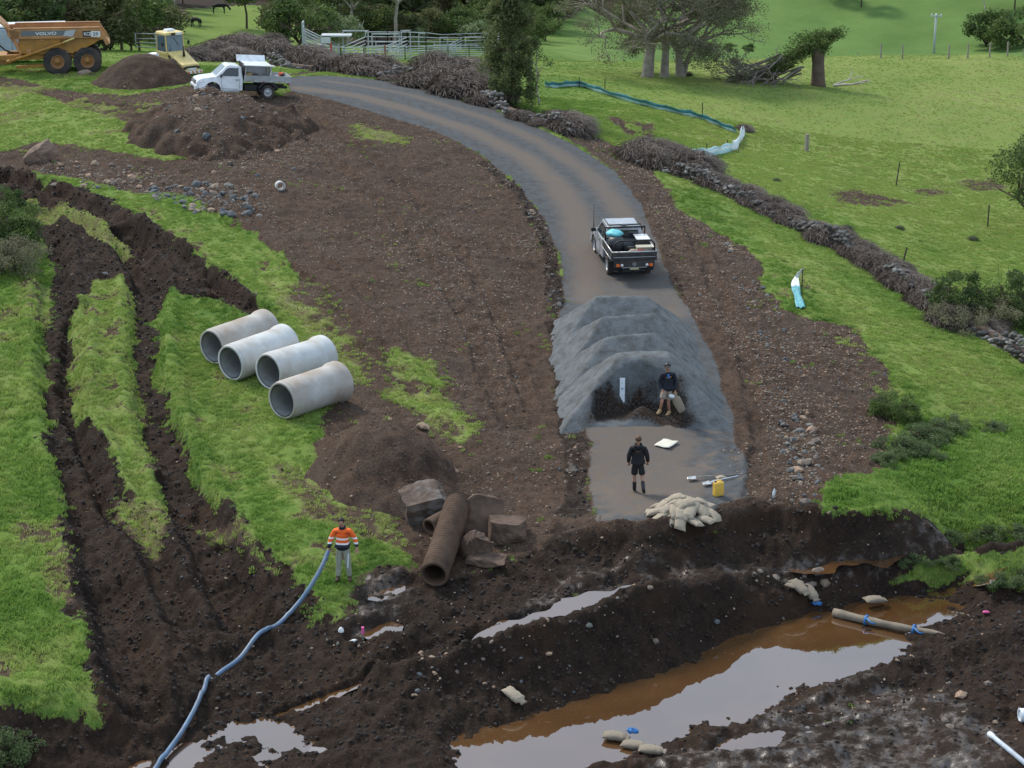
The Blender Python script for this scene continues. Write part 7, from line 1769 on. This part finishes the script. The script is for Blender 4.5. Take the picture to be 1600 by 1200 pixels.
# ------------------------------------------------------------------ stone walls and bramble
def stone_wall(label, px, h, n_parts, rows, seed, w=.75):
    rnd = random.Random(seed); P = smooth_path([Vector((*at(u, v), 0)) for u, v in px], 8); x0, y0 = P[0].x, P[0].y; z0 = float(base(x0, y0))
    t = thing('dry_stone_wall', label, 'stone wall', (x0, y0, z0)); ln = [0]
    for a, b in zip(P[:-1], P[1:]): ln.append(ln[-1] + (b - a).length)
    st = []; s = 0
    def loc(s):
        i = max(0, min(len(P) - 2, int(np.searchsorted(ln, s)) - 1)); f = (s - ln[i]) / max(1e-6, ln[i + 1] - ln[i]); q = P[i].lerp(P[i + 1], f); d = (P[i + 1] - P[i]).normalized(); return q, d
    for r in range(rows):
        s = rnd.uniform(0, .2)
        while s < ln[-1]:
            sz = rnd.uniform(.24, .42); q, d = loc(s); hf = .65 + .35 * math.sin(s * .7 + seed) + rnd.uniform(-.1, .1)
            if r / rows < hf:
                for side in (-1, 0) if r == rows - 1 or r / rows > hf - .35 else (-1,):
                    off = side * w * .5 * (1 - .35 * r / rows) + rnd.uniform(-.06, .06); nn = Vector((-d.y, d.x, 0))
                    if nn.y > 0: nn = -nn
                    p = q - nn * off; st.append((p.x, p.y, .10 + r * h / rows * (.8 + .3 * math.sin(s * 1.1 + seed)) + rnd.uniform(-.1, .1), sz, d, s))
            s += sz * .8
    rnd.shuffle(st); bigm = MB()
    core = MB()
    pr = []
    for i, q in enumerate(P): 
        d = (P[min(i + 1, len(P) - 1)] - P[max(i - 1, 0)]).normalized(); nn = Vector((-d.y, d.x, 0)) * w * .4; zz = float(base(q.x, q.y)) - z0
        for sx, hh in ((-1, -.2), (-.55, h * .38), (.55, h * .38), (1, -.2)): core.v.append((q.x - x0 + nn.x * sx, q.y - y0 + nn.y * sx, zz + hh))
    for i in range(len(P) - 1):
        for k in range(3): core.f.append((i * 4 + k, i * 4 + k + 1, i * 4 + k + 5, i * 4 + k + 4)); core.m.append(0); core.sm.append(False)
    core.build('rubble_core', OLDC, t)
    for k, (x, y, zz, sz, d, s) in enumerate(st):
        z = float(base(x, y)) - z0 + zz; me = rnd.choice(WST); rot = (rnd.uniform(-.4, .4), rnd.uniform(-.4, .4), rnd.uniform(0, 6.3)); scl = (sz, sz, sz * rnd.uniform(.6, .95))
        if k < n_parts: 
            o = link(bpy.data.objects.new('stone', me), t); o.location = (x - x0, y - y0, z); o.rotation_euler = rot; o.scale = scl
        else:
            M = Matrix.LocRotScale(Vector((x - x0, y - y0, z)), Euler(rot), Vector(scl)); bigm.add([v.co for v in me.vertices], [tuple(p.vertices) for p in me.polygons], 0, False, M)
    if bigm.v: o = bigm.build('stone_fill', RW, t); o['kind'] = 'stuff'
    return t
stone_wall('long dry stone wall running down to the right under dead bramble', [(1005, 258), (1080, 282), (1160, 315), (1250, 360), (1340, 405), (1420, 455), (1490, 505), (1545, 530), (1620, 575), (1680, 610)], .95, 290, 4, 4)
stone_wall('low tumbled stone wall along the far side of the road', [(590, 124), (640, 130), (700, 140), (760, 163), (810, 184), (860, 200), (900, 214)], .95, 290, 4, 6)
stone_wall('dark heap of old stone wall behind the white ute tray', [(425, 104), (455, 108), (490, 112)], .9, 60, 3, 8)
def bramble_mesh(seed, n, R_, H, m=BRAM, leaf=0):
    rnd = random.Random(seed); v = []; f = []
    for k in range(n):
        a = rnd.uniform(0, 6.28); r = R_ * rnd.random() ** .5; x, y = math.cos(a) * r, math.sin(a) * r; zt = H * (1 - .55 * (r / R_) ** 2)
        z = rnd.uniform(.0, zt); L = rnd.uniform(.2, .6) * (R_ ** .3); b = rnd.uniform(0, 6.28); dz = rnd.uniform(.0, .7); w = rnd.uniform(.0045, .011); px, py = -math.sin(b) * w, math.cos(b) * w; o = len(v); seg = 3
        for s in range(seg + 1):
            t = s / seg; cx = x + math.cos(b) * L * t; cy = y + math.sin(b) * L * t; cz = z + L * (dz * t - (dz + .25) * t * t) + .02 * math.sin(s * 5 + k)
            v += [(cx - px, cy - py, cz), (cx + px, cy + py, cz + w)]
        for s in range(seg): f.append((o + 2 * s, o + 2 * s + 1, o + 2 * s + 3, o + 2 * s + 2))
    mb = MB(); mb.v = v; mb.f = f; mb.m = [0] * len(f); mb.sm = [False] * len(f)
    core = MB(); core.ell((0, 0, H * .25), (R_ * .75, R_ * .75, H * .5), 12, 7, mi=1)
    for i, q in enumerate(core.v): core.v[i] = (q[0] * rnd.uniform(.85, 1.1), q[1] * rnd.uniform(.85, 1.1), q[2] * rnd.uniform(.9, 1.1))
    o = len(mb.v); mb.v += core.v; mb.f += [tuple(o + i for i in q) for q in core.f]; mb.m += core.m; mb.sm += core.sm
    if leaf: leaf_cloud(mb, [(Vector((rnd.uniform(-.7, .7) * R_, rnd.uniform(-.7, .7) * R_, H * rnd.uniform(.3, .9))), R_ * .35) for _ in range(leaf)], 60, .05, rnd)
    return mb
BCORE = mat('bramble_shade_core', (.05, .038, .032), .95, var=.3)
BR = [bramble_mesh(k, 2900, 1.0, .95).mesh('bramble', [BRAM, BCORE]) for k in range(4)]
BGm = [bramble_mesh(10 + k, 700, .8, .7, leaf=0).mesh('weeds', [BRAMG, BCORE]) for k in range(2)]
def brambles(px, n, label, group, s0, s1, seed, jitter=.5, ms=BR, name='bramble', cat='bramble', hz=1.0):
    rnd = random.Random(seed); P = smooth_path([Vector((*at(u, v), 0)) for u, v in px], 8); N = len(P) - 1
    for k in range(n):
        q = P[min(N, int(N * (k + rnd.random()) / n))]; x, y = q.x + rnd.uniform(-jitter, jitter), q.y + rnd.uniform(-jitter, jitter); s = rnd.uniform(s0, s1)
        put(name, rnd.choice(ms), label, cat, (x, y, float(base(x, y)) + .0), (0, 0, rnd.uniform(0, 6.3)), (s * 1.1, s, s * rnd.uniform(.8, 1.1) * hz), group)
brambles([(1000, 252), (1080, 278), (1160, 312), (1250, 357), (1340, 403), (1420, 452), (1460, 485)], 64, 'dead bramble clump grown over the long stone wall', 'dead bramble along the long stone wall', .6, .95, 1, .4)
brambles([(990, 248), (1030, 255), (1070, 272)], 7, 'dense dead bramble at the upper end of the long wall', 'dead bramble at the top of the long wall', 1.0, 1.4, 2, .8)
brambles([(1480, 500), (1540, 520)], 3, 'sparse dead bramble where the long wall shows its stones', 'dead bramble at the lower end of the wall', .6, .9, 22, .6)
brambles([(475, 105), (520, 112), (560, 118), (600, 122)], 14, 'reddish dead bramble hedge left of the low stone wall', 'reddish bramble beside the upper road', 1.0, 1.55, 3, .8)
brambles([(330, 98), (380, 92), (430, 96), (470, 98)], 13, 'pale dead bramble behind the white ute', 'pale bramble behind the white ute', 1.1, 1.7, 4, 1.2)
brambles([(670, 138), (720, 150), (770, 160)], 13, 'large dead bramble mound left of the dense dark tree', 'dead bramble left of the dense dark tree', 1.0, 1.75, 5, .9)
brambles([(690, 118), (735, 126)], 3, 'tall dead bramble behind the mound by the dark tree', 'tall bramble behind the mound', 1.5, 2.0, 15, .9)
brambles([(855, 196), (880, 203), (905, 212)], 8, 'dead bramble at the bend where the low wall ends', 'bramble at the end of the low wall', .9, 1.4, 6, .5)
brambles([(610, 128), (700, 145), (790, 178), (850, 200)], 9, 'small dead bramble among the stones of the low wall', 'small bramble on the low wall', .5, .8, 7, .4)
brambles([(350, 88), (420, 70)], 5, 'pale twiggy thicket behind the farm fence', 'thicket behind the farm fence', 1.6, 2.4, 8, 2)
brambles([(1160, 205), (1165, 206)], 1, 'small brown weed clump where the silt fence turns', None, .5, .55, 9, .1)
for k, (u, v, s, lb) in enumerate([(1213, 285, .3, 'small yellowish tussock in the paddock below the grey post'), (1322, 362, .45, 'dark tussock just beyond the long wall'), (1405, 360, .3, 'brown tussock on the slope beyond the wall'), (1520, 378, .35, 'dark green tussock near the right picket'), (905, 205, .7, 'pale green weeds beside the road bend'), (730, 160, .4, 'green weeds at the wall foot'), (1075, 118, .5, 'dark tussock under the spreading trees')]):
    x, y, z = atg(u, v); put('weed_clump', BGm[k % 2], lb, 'weeds', (x, y, z), (0, 0, k), (s, s, s))
# leafy shrubs
def shrub(seed, R_, H, leaf, n=40, nl=140, ls=.05, lev=3):
    rnd = random.Random(seed); w = MB(); tips = []
    for k in range(6): a = k * 1.05; grow(w, tips, (0, 0, 0), (math.cos(a) * .7, math.sin(a) * .7, 1), H * .4, .03, 2, rnd, .1, .7, 2, .75, .008)
    cen = []
    for k in range(n):
        a = rnd.uniform(0, 6.28); r = R_ * rnd.random() ** .5; cen.append((Vector((math.cos(a) * r, math.sin(a) * r, H * rnd.uniform(.15, .95) * (1 - .5 * (r / R_) ** 2))), R_ * .27))
    lf = MB(); leaf_cloud(lf, cen, nl, ls, rnd); return w.mesh('stems', BARKD), lf.mesh('foliage', leaf)
def plant(ms, name, label, u, v, sc=1.0, rz=0, cat='shrub', group=None, sz=None, xy=None):
    x, y = xy or at(u, v); t = thing(name, label, cat, (x, y, ground(x, y) - .05), rz, group, scale=(sc, sc, sz or sc)); link(bpy.data.objects.new('stems', ms[0]), t); link(bpy.data.objects.new('foliage', ms[1]), t); return t
S1 = shrub(1, 1.3, 1.7, LEAF_M, 46, 150, .05); S2 = shrub(2, 1.3, 1.9, LEAF_O, 40, 150, .05); S3 = shrub(3, 1.2, 2.6, LEAF_D, 44, 150, .055); S4 = shrub(4, 1.0, .8, leaf_mat('rank_weed_leaves', (.07, .11, .04), (.16, .21, .09)), 30, 140, .04); S5 = shrub(5, 1.4, 1.6, LEAF_G, 34, 110, .04)
plant(S1, 'bush', 'leafy green bush at the left edge above the tracks', 10, 380, 1.15); plant(S5, 'bush', 'grey twiggy lower part of the thicket at the left edge', 25, 425, 1.0); plant(S5, 'bush', 'grey twiggy bush at the left edge behind the leafy one', 0, 428, 1.1, 2); plant(S1, 'bush', 'small green bush at the left edge beside the top track', 2, 330, .75, 1)
tree(tree_meshes(31, 6.5, 2.9, .9, LEAF_D, BARKD, 44, 200, .075), 'paddock_tree', 'dark bushy tree cut by the right edge of the picture', 1622, 362, sc=.85)
plant(S3, 'bush', 'upright dark bush growing out of the long wall', 1500, 500, .95, 0); plant(S5, 'bush', 'twiggy stems in front of the upright dark bush', 1495, 515, .8, 1); plant(S3, 'bush', 'broad dark bush at the right edge above the wall end', 1600, 510, 1.1, 2)
plant(S5, 'bush', 'dead twiggy shrub between the two dark bushes on the wall', 1555, 512, .9, 3)
plant(S1, 'weed_bush', 'round dark green weed bush at the edge of the right soil', 1398, 655, .62, 0); 
for k, (u, v, s) in enumerate([(1405, 705, .7), (1435, 690, .75), (1465, 680, .7), (1440, 715, .6), (1390, 725, .5), (1490, 665, .5), (1550, 672, .45)]): plant(S4, 'weed_bush', 'low grey green weeds below the round weed bush, ' + ['beside the soil edge', 'second from the soil edge', 'topmost of the middle', 'lowest of the middle', 'lowest at the soil edge', 'upper right of the patch', 'far right outlier'][k], u, v, s * 1.2, k, group='low weeds on the right slope', sz=s * .9)
for k, (u, v, s) in enumerate([(1480, 842, .5), (1540, 838, .6), (1590, 842, .7), (1430, 878, .5), (1490, 885, .5), (1560, 905, .6), (1600, 900, .6)]): plant(S4, 'grass_clump', 'rank grass clump on the lip of the creek channel', u, v, s, k, 'grass clump', group='rank grass along the creek channel', sz=s * .7)
plant(S4, 'weed_bush', 'weeds at the bottom left corner under the grass edge', 8, 1180, .8)
